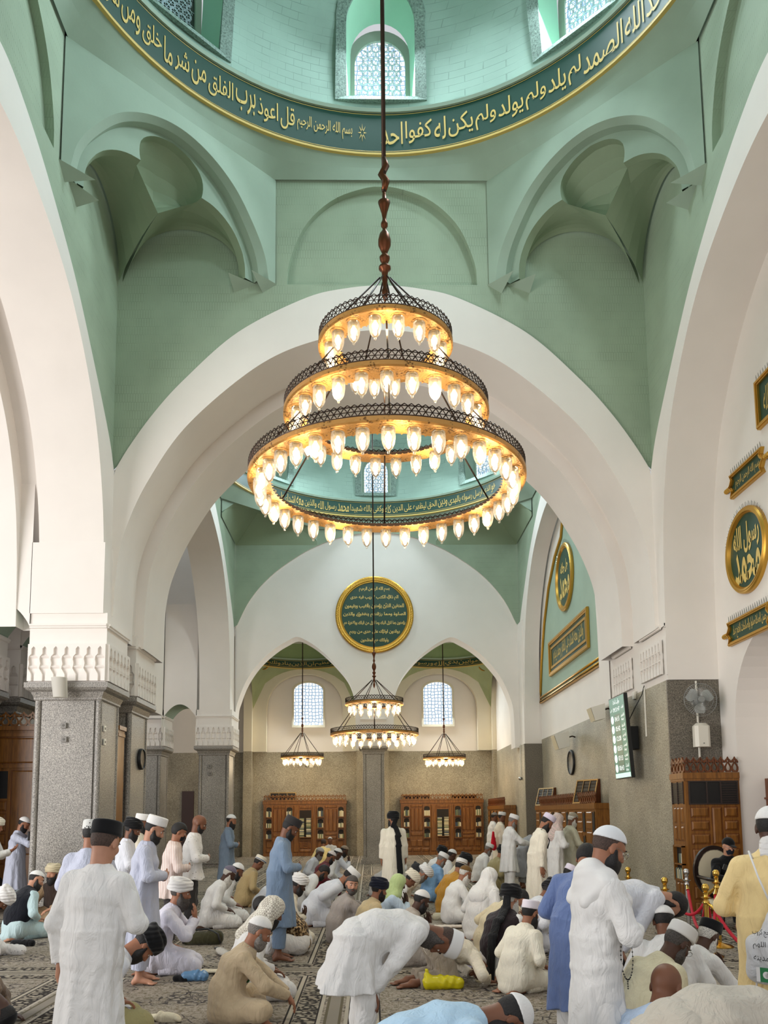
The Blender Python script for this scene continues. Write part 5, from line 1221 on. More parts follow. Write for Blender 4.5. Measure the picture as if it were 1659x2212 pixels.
# fan, white box, conduits on the right pier
c = atY(1511, 1512, 14.25); t = empty('wall_fan', c); tag(t, 'round wall fan with wire guard on the right granite pier', 'fan'); mb = MB(); R = .29
for k in range(48):
    a = 2 * PI * k / 48; mb.tube([(.06 * math.cos(a), -.10, .06 * math.sin(a)), (.7 * R * math.cos(a), -.10, .7 * R * math.sin(a)), (R * math.cos(a), -.04, R * math.sin(a)), (.75 * R * math.cos(a), .06, .75 * R * math.sin(a)), (.1 * math.cos(a), .07, .1 * math.sin(a))], .0022, 4)
for r, y in ((R, -.04), (R * .7, -.10), (R * .45, -.10), (.06, -.10)): mb.tube([(r * math.cos(2 * PI * i / 40), y, r * math.sin(2 * PI * i / 40)) for i in range(40)], .005 if r == R else .003, 5, closed=True)
mb.build('guard', plain('fan_wire_grey', srgb(150, 152, 150), .4, .6), t)
for k in range(3):
    bl = MB(); a0 = 2 * PI * k / 3 + .5; A = []; B = []
    for j in range(9):
        r = .05 + .2 * j / 8; w = .34 + .35 * math.sin(PI * j / 8); A.append((r * math.cos(a0 - w), -.03, r * math.sin(a0 - w))); B.append((r * math.cos(a0 + w), .02, r * math.sin(a0 + w)))
    bl.strip(A, B); bl.build('blade', plain('fan_blade', srgb(176, 180, 178), .35), t, smooth=True)
mb = MB(); mb.lathe([(0, -.115), (.05, -.113), (.058, -.10), (.06, -.09), (.05, -.02), (.07, .0), (.085, .05), (.08, .14), (0, .16)], n=24, R=Matrix.Rotation(-PI / 2, 3, 'X')); mb.build('motor', plain('fan_motor', srgb(140, 142, 140), .4), t, smooth=True, angle=.6)
mb = MB(); mb.cyl((0, .1, -.02), (0, .3, -.02), .025); mb.build('arm', OFFW, t)
c = atY(1515, 1588, 14.35); t = empty('wall_dispenser', c); tag(t, 'white plastic box below the fan on the right granite pier', 'box'); mb = MB(); mb.chbox((0, 0, 0), (.27, .2, .42), .05); mb.build('housing', OFFW, t, smooth=True, angle=.6); mb = MB()
for x in (-.07, 0, .07): mb.lathe([(.012, 0), (.012, .012), (0, .016)], (x, -.02, .21), 10)
mb.bbox((-.01, -.106, -.16), (.01, -.1, -.14)); mb.build('buttons', plain('grey_button', srgb(120, 120, 118), .4), t)
def conduit(pts, r, label): mb = MB(); mb.tube(pts, r, 6); tag(mb.build('cable_conduit', OFFW), label, 'conduit')
a = atY(1503, 1471, 14.53); conduit([a, Vector((a.x, a.y, atY(1503, 1637, 14.53).z))], .02, 'thin white conduit running down the granite pier behind the fan')
a = atX(1392, 1487, XR - .03); b = atX(1400, 1590, XR - .03); conduit([a, Vector((a.x, a.y, b.z))], .018, 'thin white conduit on the right granite wall near the pier corner')
a = atX(1108, 1600, 4.97); conduit([(4.96, 28.6, 4.1), (4.96, 28.6, 3.0)], .015, 'thin white conduit on the farthest right pier')
mb = MB(); mb.lathe([(.05, 0), (.07, -.05), (.05, -.1), (0, -.12)], (4.93, 28.6, 2.95), 12); tag(mb.build('cctv_camera', STEEL, smooth=True), 'small grey dome camera at the conduit end on the farthest right pier', 'camera')
def plate(c, N, s, label, grp, m=OFFW):
    U = Vector((0, 0, 1)).cross(Vector(N)); mb = MB(); R_ = Matrix((U, Vector((0, 0, 1)), Vector(N))).transposed(); mb.chbox(c, (s, s, .02), .004, 0, R_); mb.lathe([(s * .22, .012), (s * .2, .016), (0, .016)], c, 10, 1, R_); tag(mb.build('socket_plate', [m, plain('socket_dark', srgb(90, 86, 80), .5)]), label, 'socket', grp)
GP = plain('granite_grey_plate', srgb(128, 124, 118), .5)
plate(atY(137, 1567, 14.52), (0, -1, 0), .10, 'upper grey socket plate on the front of the near left pillar', None, GP)
plate(atY(138, 1597, 14.52), (0, -1, 0), .10, 'lower grey socket plate on the front of the near left pillar', None, GP)
for v, w in ((1574, 'upper'), (1603, 'lower')): c = atX(225, v, -5.06); plate(Vector((-5.05, c.y, c.z)), (1, 0, 0), .11, '%s cream socket plate on the shaded side of the near left pillar' % w, None)
plate(atY(453, 1655, 28.13), (0, -1, 0), .13, 'upper grey socket plate on the farther left pillar', None, GP); plate(atY(454, 1671, 28.13), (0, -1, 0), .13, 'lower grey socket plate on the farther left pillar', None, GP)
plate(atY(530, 1821, YF - .02), (0, -1, 0), .13, 'small white socket low on the far granite wall', None)
c = atY(669, 1655, YF - .1); t = empty('security_camera', c); tag(t, 'white security camera on the far wall under the left small chandelier', 'camera'); mb = MB(); mb.chbox((.06, 0, .02), (.16, .12, .16), .02); mb.build('housing', OFFW, t); mb = MB(); mb.lathe([(.05, -.06), (.05, .02), (0, .02)], (-.14, -.02, 0), 12, R=Matrix.Rotation(PI / 2, 3, 'X')); mb.build('lens', BLACK, t)
# carved door in the small arch at the right
d = MB(); d.bbox((XT + .45, 11.0, 0), (XT + .52, 14.2, 2.25)); do = struct('door_2', d, WOODD)
fr_ = MB()
for z in (.1, .75, 1.5):
    for k in range(7):
        for j in range(3):
            y = 11.2 + k * .42; z0 = z + j * .2; fr_.bbox((XT + .42, y, z0), (XT + .45, y + .34, z0 + .03)); fr_.bbox((XT + .42, y + (.0 if (k + j) % 2 else .31), z0), (XT + .45, y + (.03 if (k + j) % 2 else .34), z0 + .2))
fr_.build('door_fretwork', plain('fretwork', srgb(104, 56, 28), .5), do)
# ================================================================== STANCHIONS, CHAIR
def stanchion(x, y, h, m, label):
    t = empty('stanchion', (x, y, 0)); tag(t, label, 'stanchion', None)
    b = MB(); b.lathe([(.17, 0), (.17, .012), (.14, .03), (.05, .05), (.03, .06)], n=28); b.build('base', m, t, smooth=True, angle=.6)
    p = MB(); p.cyl((0, 0, .04), (0, 0, h - .1), .028, n=18); p.build('post', m, t, smooth=True, angle=.6)
    k = MB(); k.lathe([(.03, h - .14), (.05, h - .13), (.06, h - .118), (.03, h - .11), (.026, h - .08), (.03, h - .06), (0.02, h - .05)], n=18); k.lathe([(0, h - .06), (.025, h - .052), (.04, h - .03), (.045, h - .005), (.04, h + .02), (.025, h + .038), (0, h + .045)], n=18); k.build('finial', m, t, smooth=True, angle=.9)
    c = MB(); c.lathe([(.034, h - .2), (.04, h - .19), (.04, h - .17), (.034, h - .16)], n=18); c.build('collar', m, t, smooth=True, angle=.6)
    return Vector((x, y, h - .17))
def fl(u, v): p = atZ(u, v, 0); return p
def st(u, vtop, Y, m, label): p = atY(u, vtop, Y); return stanchion(p.x, p.y, p.z - .045, m, label)
S1 = st(1356, 1872, 13.0, GOLDB, 'brass ball-top stanchion farthest back against the granite wall')
S2 = st(1435, 1894, 11.3, GOLDB, 'brass ball-top stanchion just above the black hair of a bowing man')
S3 = st(1482, 1876, 12.0, STEEL, 'silver ball-top stanchion in front of the tall cabinet')
S4 = st(1546, 1878, 10.6, GOLDB, 'tall brass stanchion directly before the seated guard')
S5 = st(1523, 1908, 9.9, GOLDB, 'nearest brass ball-top stanchion with two red ropes')
ROPE = plain('red_velvet_rope', srgb(176, 14, 40), .7)
def rope(a, b, sag, label):
    t = empty('barrier_rope', ((a + b) / 2)); t0 = t.location.copy(); tag(t, label, 'rope'); d = (b - a).normalized(); a2, b2 = a + d * .12 - Vector((0, 0, .07)), b - d * .12 - Vector((0, 0, .07))
    pts = [a2.lerp(b2, i / 20) - Vector((0, 0, sag * (1 - (2 * i / 20 - 1) ** 2))) - t0 for i in range(21)]; mb = MB(); mb.tube(pts, .02, 10); mb.build('rope', ROPE, t, smooth=True)
    for p, q in ((a, a2), (b, b2)): mb = MB(); mb.cyl(p - t0 + (q - p) * .25, q - t0 + (q - p) * .15, .016, .026, 12); mb.lathe([(.012, -.02), (.02, 0), (.012, .02)], p - t0 + (q - p) * .2, 10); mb.build('rope_end', GOLDB, t, smooth=True, angle=.6)
rope(S1, S2, .2, 'red velvet rope between the two rear brass stanchions')
rope(S2, S4, .25, 'red velvet rope sagging from the rear brass stanchion to the tall one')
rope(S3, S5, .38, 'red velvet rope from the silver stanchion to the nearest brass one')
rope(S4, S5, .32, 'short red velvet rope between the tall and the nearest brass stanchions')
p6 = fl(1690, 2100); rope(S5, Vector((4.25, 8.6, S5.z)), .42, 'red velvet rope sagging low from the nearest brass stanchion to the right')
stanchion(4.25, 8.6, S5.z + .17, GOLDB, 'brass stanchion hidden behind the man in the yellow robe')
g = fl(1570, 2000); GX, GY = g.x, 12.4; GX = atY(1574, 1900, GY).x
t = empty('armchair', (GX, GY, 0), .15); tag(t, 'dark wooden armchair with cream oval back under the seated guard', 'chair')
mb = MB(); n = 28; oval = lambda a, b: [(a * math.cos(2 * PI * i / n), .30 + .08 * ((b * math.sin(2 * PI * i / n)) + .3), .78 + b * math.sin(2 * PI * i / n)) for i in range(n)]
mb.ringprism(oval(.36, .40), oval(.29, .33), (0, .05, 0)); mb.build('back_frame', plain('dark_chair_wood', srgb(34, 22, 18), .35), t, smooth=True, angle=.6)
mb = MB(); mb.prism(oval(.30, .34), (0, .04, 0)); mb.build('back_pad', plain('cream_upholstery', srgb(206, 196, 170), .8), t)
mb = MB(); mb.chbox((0, .0, .33), (.62, .58, .12), .05); mb.build('seat', plain('cream_upholstery', (0, 0, 0, 1)), t, smooth=True, angle=.6)
for sx in (-.29, .29):
    for sy in (-.26, .27): mb = MB(); mb.cyl((sx, sy, 0), (sx * .97, sy, .30), .022, .035, 10); mb.build('leg', plain('dark_chair_wood', (0, 0, 0, 1)), t, smooth=True)
    mb = MB(); mb.tube([(sx * 1.1, .3, .72), (sx * 1.15, .0, .70), (sx * 1.1, -.24, .69), (sx * 1.1, -.27, .62), (sx * 1.05, -.24, .42)], .028, 8); mb.build('armrest', plain('dark_chair_wood', (0, 0, 0, 1)), t, smooth=True)
# ================================================================== PEOPLE: implicit surfaces meshed with surface nets
V3 = lambda *a: np.array(a, dtype=np.float64)
class Vol:
    def __init__(s, lo, hi, h):
        s.h = h; s.lo = np.array(lo, float) - 2.5 * h; n = np.ceil((np.array(hi, float) + 2.5 * h - s.lo) / h).astype(int) + 1
        s.ax = [(s.lo[i] + h * np.arange(n[i])).astype(np.float32) for i in range(3)]; s.f = np.full(n, 9.0, np.float32)
    def sl(s, lo, hi, m):
        out = []
        for i in range(3):
            a = int(max(0, math.floor((lo[i] - m - s.lo[i]) / s.h))); b = int(min(len(s.ax[i]), math.ceil((hi[i] + m - s.lo[i]) / s.h) + 1))
            if b <= a: return None
            out.append(slice(a, b))
        return tuple(out)
    def grid(s, q): return s.ax[0][q[0]][:, None, None], s.ax[1][q[1]][None, :, None], s.ax[2][q[2]][None, None, :]
    def put(s, fn, lo, hi, k=.02, op='u'):
        q = s.sl(lo, hi, k + 3 * s.h)
        if q is None: return s
        d = fn(*s.grid(q)); f = s.f[q]
        if op == 'u':
            if k > 0: t = np.clip(.5 + .5 * (f - d) / k, 0, 1); s.f[q] = f * (1 - t) + d * t - k * t * (1 - t)
            else: s.f[q] = np.minimum(f, d)
        else:                                           # subtract
            t = np.clip(.5 - .5 * (f + d) / k, 0, 1); s.f[q] = f * (1 - t) + (-d) * t + k * t * (1 - t)
        return s
    def cone(s, a, b, ra, rb, k=.02, sq=None, cut=None, cut0=None, op='u'):
        """tapered capsule a->b; sq=(lateral axis, factor); cut: flat end at b; cut0: flat end at a"""
        a = np.asarray(a, float); b = np.asarray(b, float); ab = b - a; L = max(1e-6, ab @ ab); R = max(ra, rb) * (sq[1] if sq else 1)
        def fn(X, Y, Z):
            px, py, pz = X - a[0], Y - a[1], Z - a[2]
            if sq:
                l, fac = sq; w = (px * l[0] + py * l[1] + pz * l[2]) * (1 - 1 / fac); px, py, pz = px - l[0] * w, py - l[1] * w, pz - l[2] * w
            t0 = (px * ab[0] + py * ab[1] + pz * ab[2]) / L; t = np.clip(t0, 0, 1)
            d = np.sqrt((px - t * ab[0]) ** 2 + (py - t * ab[1]) ** 2 + (pz - t * ab[2]) ** 2) - (ra + (rb - ra) * t)
            if cut is not None: d = np.maximum(d, (t0 - 1) * math.sqrt(L) - cut)
            if cut0 is not None: d = np.maximum(d, -t0 * math.sqrt(L) - cut0)
            return d
        return s.put(fn, np.minimum(a, b) - R, np.maximum(a, b) + R, k, op)
    def ell(s, c, r, k=.01, F=None, op='u', post=None):
        c = np.asarray(c, float); F = np.eye(3) if F is None else F; R = max(r)
        def fn(X, Y, Z):
            px, py, pz = X - c[0], Y - c[1], Z - c[2]
            q = [(px * F[i][0] + py * F[i][1] + pz * F[i][2]) for i in range(3)]
            k0 = np.sqrt((q[0] / r[0]) ** 2 + (q[1] / r[1]) ** 2 + (q[2] / r[2]) ** 2); k1 = np.sqrt((q[0] / r[0] ** 2) ** 2 + (q[1] / r[1] ** 2) ** 2 + (q[2] / r[2] ** 2) ** 2) + 1e-9
            d = k0 * (k0 - 1) / k1
            return post(d, *q) if post else d
        return s.put(fn, c - R, c + R, k, op)
    def mesh(s, relax=1):
        f = s.f; n = f.shape; ins = f < 0
        c = np.zeros((n[0] - 1, n[1] - 1, n[2] - 1), np.int8)
        for i in (0, 1):
            for j in (0, 1):
                for k in (0, 1): c += ins[i:n[0] - 1 + i, j:n[1] - 1 + j, k:n[2] - 1 + k]
        act = np.argwhere((c > 0) & (c < 8))
        if len(act) == 0: return np.zeros((0, 3)), np.zeros((0, 4), int)
        idx = np.full(c.shape, -1, np.int32); idx[tuple(act.T)] = np.arange(len(act))
        off = np.array([(i, j, k) for i in (0, 1) for j in (0, 1) for k in (0, 1)])
        val = np.stack([f[tuple((act + o).T)] for o in off], 1); acc = np.zeros((len(act), 3)); cnt = np.zeros(len(act))
        for a in range(8):
            for b in range(a + 1, 8):
                if np.abs(off[a] - off[b]).sum() != 1: continue
                m = (val[:, a] < 0) != (val[:, b] < 0); t = val[m, a] / (val[m, a] - val[m, b])
                acc[m] += off[a] + t[:, None] * (off[b] - off[a]); cnt[m] += 1
        v = s.lo + (act + acc / cnt[:, None]) * s.h
        qs = []
        for ax in range(3):
            u, w = (ax + 1) % 3, (ax + 2) % 3
            A = [slice(0, n[i] - (1 if i == ax else 0)) for i in range(3)]; B = list(A); B[ax] = slice(1, n[ax])
            e = ins[tuple(A)] != ins[tuple(B)]; p = np.argwhere(e); p = p[(p[:, u] > 0) & (p[:, w] > 0) & (p[:, u] < n[u] - 1) & (p[:, w] < n[w] - 1)]
            if not len(p): continue
            du = np.zeros(3, int); du[u] = 1; dw = np.zeros(3, int); dw[w] = 1
            q = np.stack([idx[tuple((p - du - dw).T)], idx[tuple((p - dw).T)], idx[tuple(p.T)], idx[tuple((p - du).T)]], 1)
            fl = ~ins[tuple(p.T)]; q[fl] = q[fl][:, ::-1]; qs.append(q)
        q = np.concatenate(qs)
        for _ in range(relax):
            acc = np.zeros_like(v); cnt = np.zeros(len(v))
            for a, b in ((0, 1), (1, 2), (2, 3), (3, 0)):
                np.add.at(acc, q[:, a], v[q[:, b]]); np.add.at(cnt, q[:, a], 1); np.add.at(acc, q[:, b], v[q[:, a]]); np.add.at(cnt, q[:, b], 1)
            v = v * .5 + .5 * acc / np.maximum(cnt, 1)[:, None]
        return v, q
    def build(s, name, mat, parent=None, relax=1):
        v, q = s.mesh(relax); me = bpy.data.meshes.new(name)
        me.vertices.add(len(v)); me.vertices.foreach_set('co', v.astype(np.float32).ravel()); me.loops.add(len(q) * 4); me.loops.foreach_set('vertex_index', q.ravel().astype(np.int32)); me.polygons.add(len(q)); me.polygons.foreach_set('loop_start', np.arange(0, len(q) * 4, 4, dtype=np.int32))
        me.polygons.foreach_set('use_smooth', np.ones(len(q), bool)); me.update(calc_edges=True); me.materials.append(mat)
        return link(bpy.data.objects.new(name, me), parent)
_fab = {}
def fabric(col, kind='cloth'):
    key = (tuple(round(c, 3) for c in col), kind)
    if key in _fab: return _fab[key]
    t = NT('cloth_%d' % len(_fab)); tc = t.obj(); t.b.inputs['Roughness'].default_value = .85; t.b.inputs['Specular IOR Level'].default_value = .15
    t.b.inputs['Sheen Weight'].default_value = .15
    a = t.n('ShaderNodeTexNoise', Scale=6.0, Detail=4.0, Distortion=2.6); mp = t.n('ShaderNodeMapping'); mp.inputs['Scale'].default_value = (1.8, 1.8, .6); t.l(tc, 'Object', mp, 'Vector'); t.l(mp, 'Vector', a, 'Vector')
    t.b.inputs['Base Color'].default_value = (*col[:3], 1)
    if kind == 'cloth': t.bump(a, 'Fac', .6, .03)
    else:
        k2 = {'knit': ('ShaderNodeTexVoronoi', 90), 'check': ('ShaderNodeTexChecker', 60), 'dots': ('ShaderNodeTexVoronoi', 26), 'camo': ('ShaderNodeTexNoise', 30), 'stripe': ('ShaderNodeTexWave', 14), 'turban': ('ShaderNodeTexWave', 9), 'kufipat': ('ShaderNodeTexVoronoi', 40), 'plain': ('ShaderNodeTexNoise', 60)}[kind]
        x = t.n(k2[0], Scale=float(k2[1])); t.l(tc, 'Object', x, 'Vector')
        if kind == 'knit': t.bump(x, 'Distance', .35, .004)
        elif kind == 'turban': x.inputs['Distortion'].default_value = 3.0; x.bands_direction = 'Z'; t.bump(x, 'Fac', .5, .015)
        elif kind == 'plain': t.bump(x, 'Fac', .1, .003)
        else:
            out = {'check': 'Fac', 'dots': 'Distance', 'camo': 'Fac', 'stripe': 'Fac', 'kufipat': 'Distance'}[kind]
            alt = {'check': srgb(176, 168, 156), 'dots': srgb(70, 60, 58), 'camo': srgb(40, 30, 22), 'stripe': srgb(196, 170, 160), 'kufipat': srgb(206, 206, 202)}[kind]
            st = {'check': [(.45, (*col[:3], 1)), (.55, alt)], 'dots': [(.0, alt), (.12, alt), (.16, (*col[:3], 1))], 'camo': [(.42, alt), (.5, (*col[:3], 1)), (.62, srgb(196, 170, 130))], 'stripe': [(.35, alt), (.5, (*col[:3], 1))], 'kufipat': [(.25, (*col[:3], 1)), (.32, alt)]}[kind]
            r = t.ramp(st); t.l(x, out, r, 'Fac'); t.l(r, 'Color', t.b, 'Base Color'); t.bump(a, 'Fac', .4, .03)
    _fab[key] = t.m; return t.m
def skin_mat(col):
    key = ('skin', tuple(round(c, 3) for c in col))
    if key in _fab: return _fab[key]
    t = NT('skin_%d' % len(_fab)); t.b.inputs['Roughness'].default_value = .5; t.b.inputs['Specular IOR Level'].default_value = .35
    tc = t.obj(); a = t.n('ShaderNodeTexNoise', Scale=14.0, Detail=3.0); t.l(tc, 'Object', a, 'Vector'); r = t.ramp([(.3, tuple(c * .86 for c in col[:3]) + (1,)), (.7, (*col[:3], 1))]); t.l(a, 'Fac', r, 'Fac'); t.l(r, 'Color', t.b, 'Base Color'); t.bump(a, 'Fac', .08, .004)
    t.b.inputs['Subsurface Weight'].default_value = 0
    _fab[key] = t.m; return t.m
SK = dict(light=srgb(186, 136, 110), mid=srgb(156, 106, 80), brown=srgb(122, 80, 58), dark=srgb(80, 54, 42))
HAIRC = dict(black=srgb(24, 20, 19), grey=srgb(120, 114, 108), white=srgb(206, 202, 194), salt=srgb(72, 66, 62), brown=srgb(48, 34, 26), fade=srgb(70, 52, 43))
def hair_mat(c):
    key = ('hair', c)
    if key in _fab: return _fab[key]
    t = NT('hair_' + c); tc = t.obj(); a = t.n('ShaderNodeTexNoise', Scale=110.0, Detail=2.0); t.l(tc, 'Object', a, 'Vector'); k = HAIRC[c]; r = t.ramp([(.35, tuple(q * .6 for q in k[:3]) + (1,)), (.65, tuple(min(1, q * 1.25) for q in k[:3]) + (1,))]); t.l(a, 'Fac', r, 'Fac'); t.l(r, 'Color', t.b, 'Base Color'); t.b.inputs['Roughness'].default_value = .7; t.bump(a, 'Fac', .7, .006)
    _fab[key] = t.m; return t.m
D = math.radians
def dirx(a): return V3(math.sin(a), 0, math.cos(a))
def ik(sh, wr, pole, l1, l2):
    d = wr - sh; L = np.linalg.norm(d); m = (l1 + l2) * .995
    if L > m: wr = sh + d * m / L; d = wr - sh; L = m
    u = d / L; a = (l1 * l1 - l2 * l2 + L * L) / (2 * L); h = math.sqrt(max(0, l1 * l1 - a * a)); p = pole - u * (pole @ u); p = p / (np.linalg.norm(p) + 1e-9)
    return sh + u * a + p * h, wr
LATY = V3(0, 1, 0)
def make_pose(pose, lean=0., head=None, turn=0., arms=None, hl=None, hr=None):
    """joints in the person's own frame: x forward, y left, z up, floor at z=0"""
    J = {}
    P = dict(stand=((0, 0, .92), (2, 4, 8), 18), bow=((-.06, 0, .92), (72, 88, 97), 118), kneel=((0, 0, .20), (8, 21, 36), 32), cross=((0, 0, .13), (0, 18, 34), 34), kneesup=((0, 0, .12), (2, 24, 40), 34), sujud=((0, 0, .43), (95, 112, 120), 165), rise=((0, 0, .26), (40, 52, 60), 55), chair=((0, 0, .50), (-6, 0, 8), 14), allfour=((0, 0, .45), (66, 84, 96), 105))[pose]
    pel = V3(*P[0]); l0, l1, l2 = [D(q + lean * w) for q, w in zip(P[1], (.6, .9, 1))]; hp = D((P[2] if head is None else head))
    J['pel'] = pel; J['wai'] = pel + dirx(l0) * .15; J['che'] = J['wai'] + dirx(l1) * .19; J['nec'] = J['che'] + dirx(l2) * .19
    hu = dirx(hp); hf = V3(math.cos(hp), 0, -math.sin(hp)); ta = D(turn); hl_ = LATY
    # turn the head about its own up axis
    hf2 = hf * math.cos(ta) + LATY * math.sin(ta); hl2 = np.cross(hu, hf2)
    J['hea'] = J['nec'] + dirx(l2 * .5 + hp * .5) * .055 + hu * .10; J['F'] = np.stack([hf2, hl2, hu])
    sc = J['che'] + dirx(l2) * .115
    J['shL'] = sc + LATY * .178; J['shR'] = sc - LATY * .178; J['up'] = dirx(l2); J['fw'] = V3(math.cos(l2), 0, -math.sin(l2))
    legs = dict(stand=((.01, .10, .49), (-.01, .10, .075), (1, .25, 0)), bow=((.0, .11, .49), (-.05, .11, .075), (1, .25, 0)), kneel=((.40, .14, .085), (-.03, .10, .06), (-1, 0, 0)), rise=((.36, .14, .085), (-.08, .10, .06), (-1, 0, 0)), sujud=((.12, .13, .08), (-.30, .10, .06), (-1, 0, 0)), allfour=((.06, .13, .08), (-.36, .10, .06), (-1, 0, 0)), cross=((.27, .36, .15), (.28, -.12, .07), (.3, -1, 0)), kneesup=((.34, .15, .44), (.50, .13, .07), (1, .1, 0)), chair=((.43, .13, .50), (.44, .13, .08), (1, .15, 0)))[pose]
    for s, n in ((1, 'L'), (-1, 'R')):
        m = V3(1, s, 1); J['hi' + n] = pel + V3(0, .09 * s, 0); J['kn' + n] = V3(*legs[0]) * m; J['an' + n] = V3(*legs[1]) * m; J['to' + n] = V3(*legs[2]) * m
        if pose == 'cross' and n == 'R': J['anR'] = V3(.18, .10, .10)
    A = arms or dict(stand='fold', bow='knees', kneel='thighs', cross='lap', kneesup='hug', sujud='floor', rise='thighs', chair='laphold', allfour='floor')[pose]
    up, fw = J['up'], J['fw']; base = J['che']
    def W_(f, y, u): return base + fw * f + LATY * y + up * u
    pres = {
        'fold': ((W_(.215, .085, -.15), (.25, -1, .0), (-1, 0, .2)), (W_(.235, -.06, -.12), (.2, 1, -.05), (-1, 0, .2)), V3(-.4, 1, -.6)),
        'down': ((W_(.07, .25, -.50), (.15, 0, -1), (0, -1, 0)), (W_(.07, -.25, -.50), (.15, 0, -1), (0, 1, 0)), V3(-1, .3, 0)),
        'dua': ((W_(.30, .075, .02), (.35, -.1, 1), (-1, 0, .4)), (W_(.30, -.075, .02), (.35, .1, 1), (-1, 0, .4)), V3(-.2, .7, -1)),
        'face': ((W_(.24, .06, .20), (.1, -.1, 1), (-1, -.2, .1)), (W_(.24, -.06, .20), (.1, .1, 1), (-1, .2, .1)), V3(.2, .8, -1)),
        'read': ((W_(.30, .06, -.04), (.8, -.3, .5), (-.3, 0, 1)), (W_(.32, -.05, -.02), (.8, .3, .5), (-.3, 0, 1)), V3(-.3, .7, -1)),
        'knees': ((J['knL'] + V3(.035, .03, .07), (.4, .1, -1), (-1, 0, 0)), (J['knR'] + V3(.035, -.03, .07), (.4, -.1, -1), (-1, 0, 0)), V3(-.5, .8, 0)),
        'thighs': ((J['hiL'] * .38 + J['knL'] * .62 + V3(0, .02, .155), (1, -.15, -.30), (0, 0, -1)), (J['hiR'] * .38 + J['knR'] * .62 + V3(0, -.02, .155), (1, .15, -.30), (0, 0, -1)), V3(-.8, .8, 0)),
        'lap': ((V3(.34, .12, .24), (1, -.5, -.35), (0, 0, -1)), (V3(.36, -.14, .22), (1, .4, -.35), (0, 0, -1)), V3(-.5, 1, -.2)),
        'hug': ((V3(.46, .06, .40), (.6, -.8, -.1), (-1, 0, 0)), (V3(.47, -.06, .36), (.5, .8, -.1), (-1, 0, 0)), V3(0, 1, -.3)),
        'floor': ((V3(J['hea'][0] - .04, .24, .045), (1, -.1, -.05), (0, 0, -1)), (V3(J['hea'][0] - .04, -.24, .045), (1, .1, -.05), (0, 0, -1)), V3(-.6, 1, .5)),
        'laphold': ((V3(.30, .10, .70), (.8, -.6, .1), (-.2, 0, 1)), (V3(.30, -.10, .70), (.8, .6, .1), (-.2, 0, 1)), V3(-.3, 1, -.5)),
        'oneup': ((W_(.07, .25, -.50), (.15, 0, -1), (0, -1, 0)), (W_(.26, -.14, -.13), (.5, .8, .1), (-1, 0, 0)), V3(-.6, .6, -.4)),
        'belly': ((W_(.20, .10, -.17), (.4, -1, -.2), (-1, 0, .2)), (W_(.22, -.08, -.16), (.4, 1, -.3), (-1, 0, .2)), V3(-.8, 1, -.3)),
        'reach': ((W_(.42, .12, -.12), (1, 0, .1), (0, 0, -1)), (W_(.44, -.10, -.10), (1, 0, .1), (0, 0, -1)), V3(-.3, .8, -1)),
    }[A]
    for n, s, pr, ov in (('L', 1, pres[0], hl), ('R', -1, pres[1], hr)):
        if ov is not None: pr = ov
        pole = pres[2] * V3(1, s, 1); e, w = ik(J['sh' + n], np.asarray(pr[0], float), pole, .285, .25)
        d = V3(*pr[1]); d = d / np.linalg.norm(d); nn = V3(*pr[2]); nn = nn - d * (nn @ d); J['el' + n] = e; J['wr' + n] = w; J['hd' + n] = d; J['hn' + n] = nn / np.linalg.norm(nn)
    return J
def bounds(pts, m):
    p = np.array(pts); return p.min(0) - m, p.max(0) + m
def hand(v, w, d, n, s, h):
    """palm, four bent fingers of unequal length, thumb from the side of the palm"""
    lat = np.cross(n, d) * 1.0                               # across the palm
    if s < 0: lat = -lat                                     # towards the thumb side for either hand
    m = lambda r: max(r, .62 * h)
    for i, o in enumerate((-.030, -.010, .010, .030)):
        b = w + d * .012 + lat * o * .7; kn = w + d * (.088 - abs(o - .008) * .18) + lat * o
        v.cone(b, kn, m(.016), m(.0125), .012)
        ln = (.058, .070, .076, .068)[i]; cur = .32 + .06 * (3 - i)
        p0 = kn; dd = d
        for seg, kl in enumerate((.45, .32, .23)):
            dd = dd * math.cos(cur) + n * math.sin(cur) if seg else dd * math.cos(cur * .6) + n * math.sin(cur * .6); p1 = p0 + dd * ln * kl * 1.05; v.cone(p0, p1, m(.0098 - .0008 * seg), m(.0090 - .0008 * seg), .003); p0 = p1
    t0 = w + d * .025 + lat * .030; t1 = w + d * .060 + lat * .058 + n * .012; t2 = w + d * .092 + lat * .064 + n * .024
    v.cone(t0, t1, m(.015), m(.011), .008); v.cone(t1, t2, m(.011), m(.009), .004)
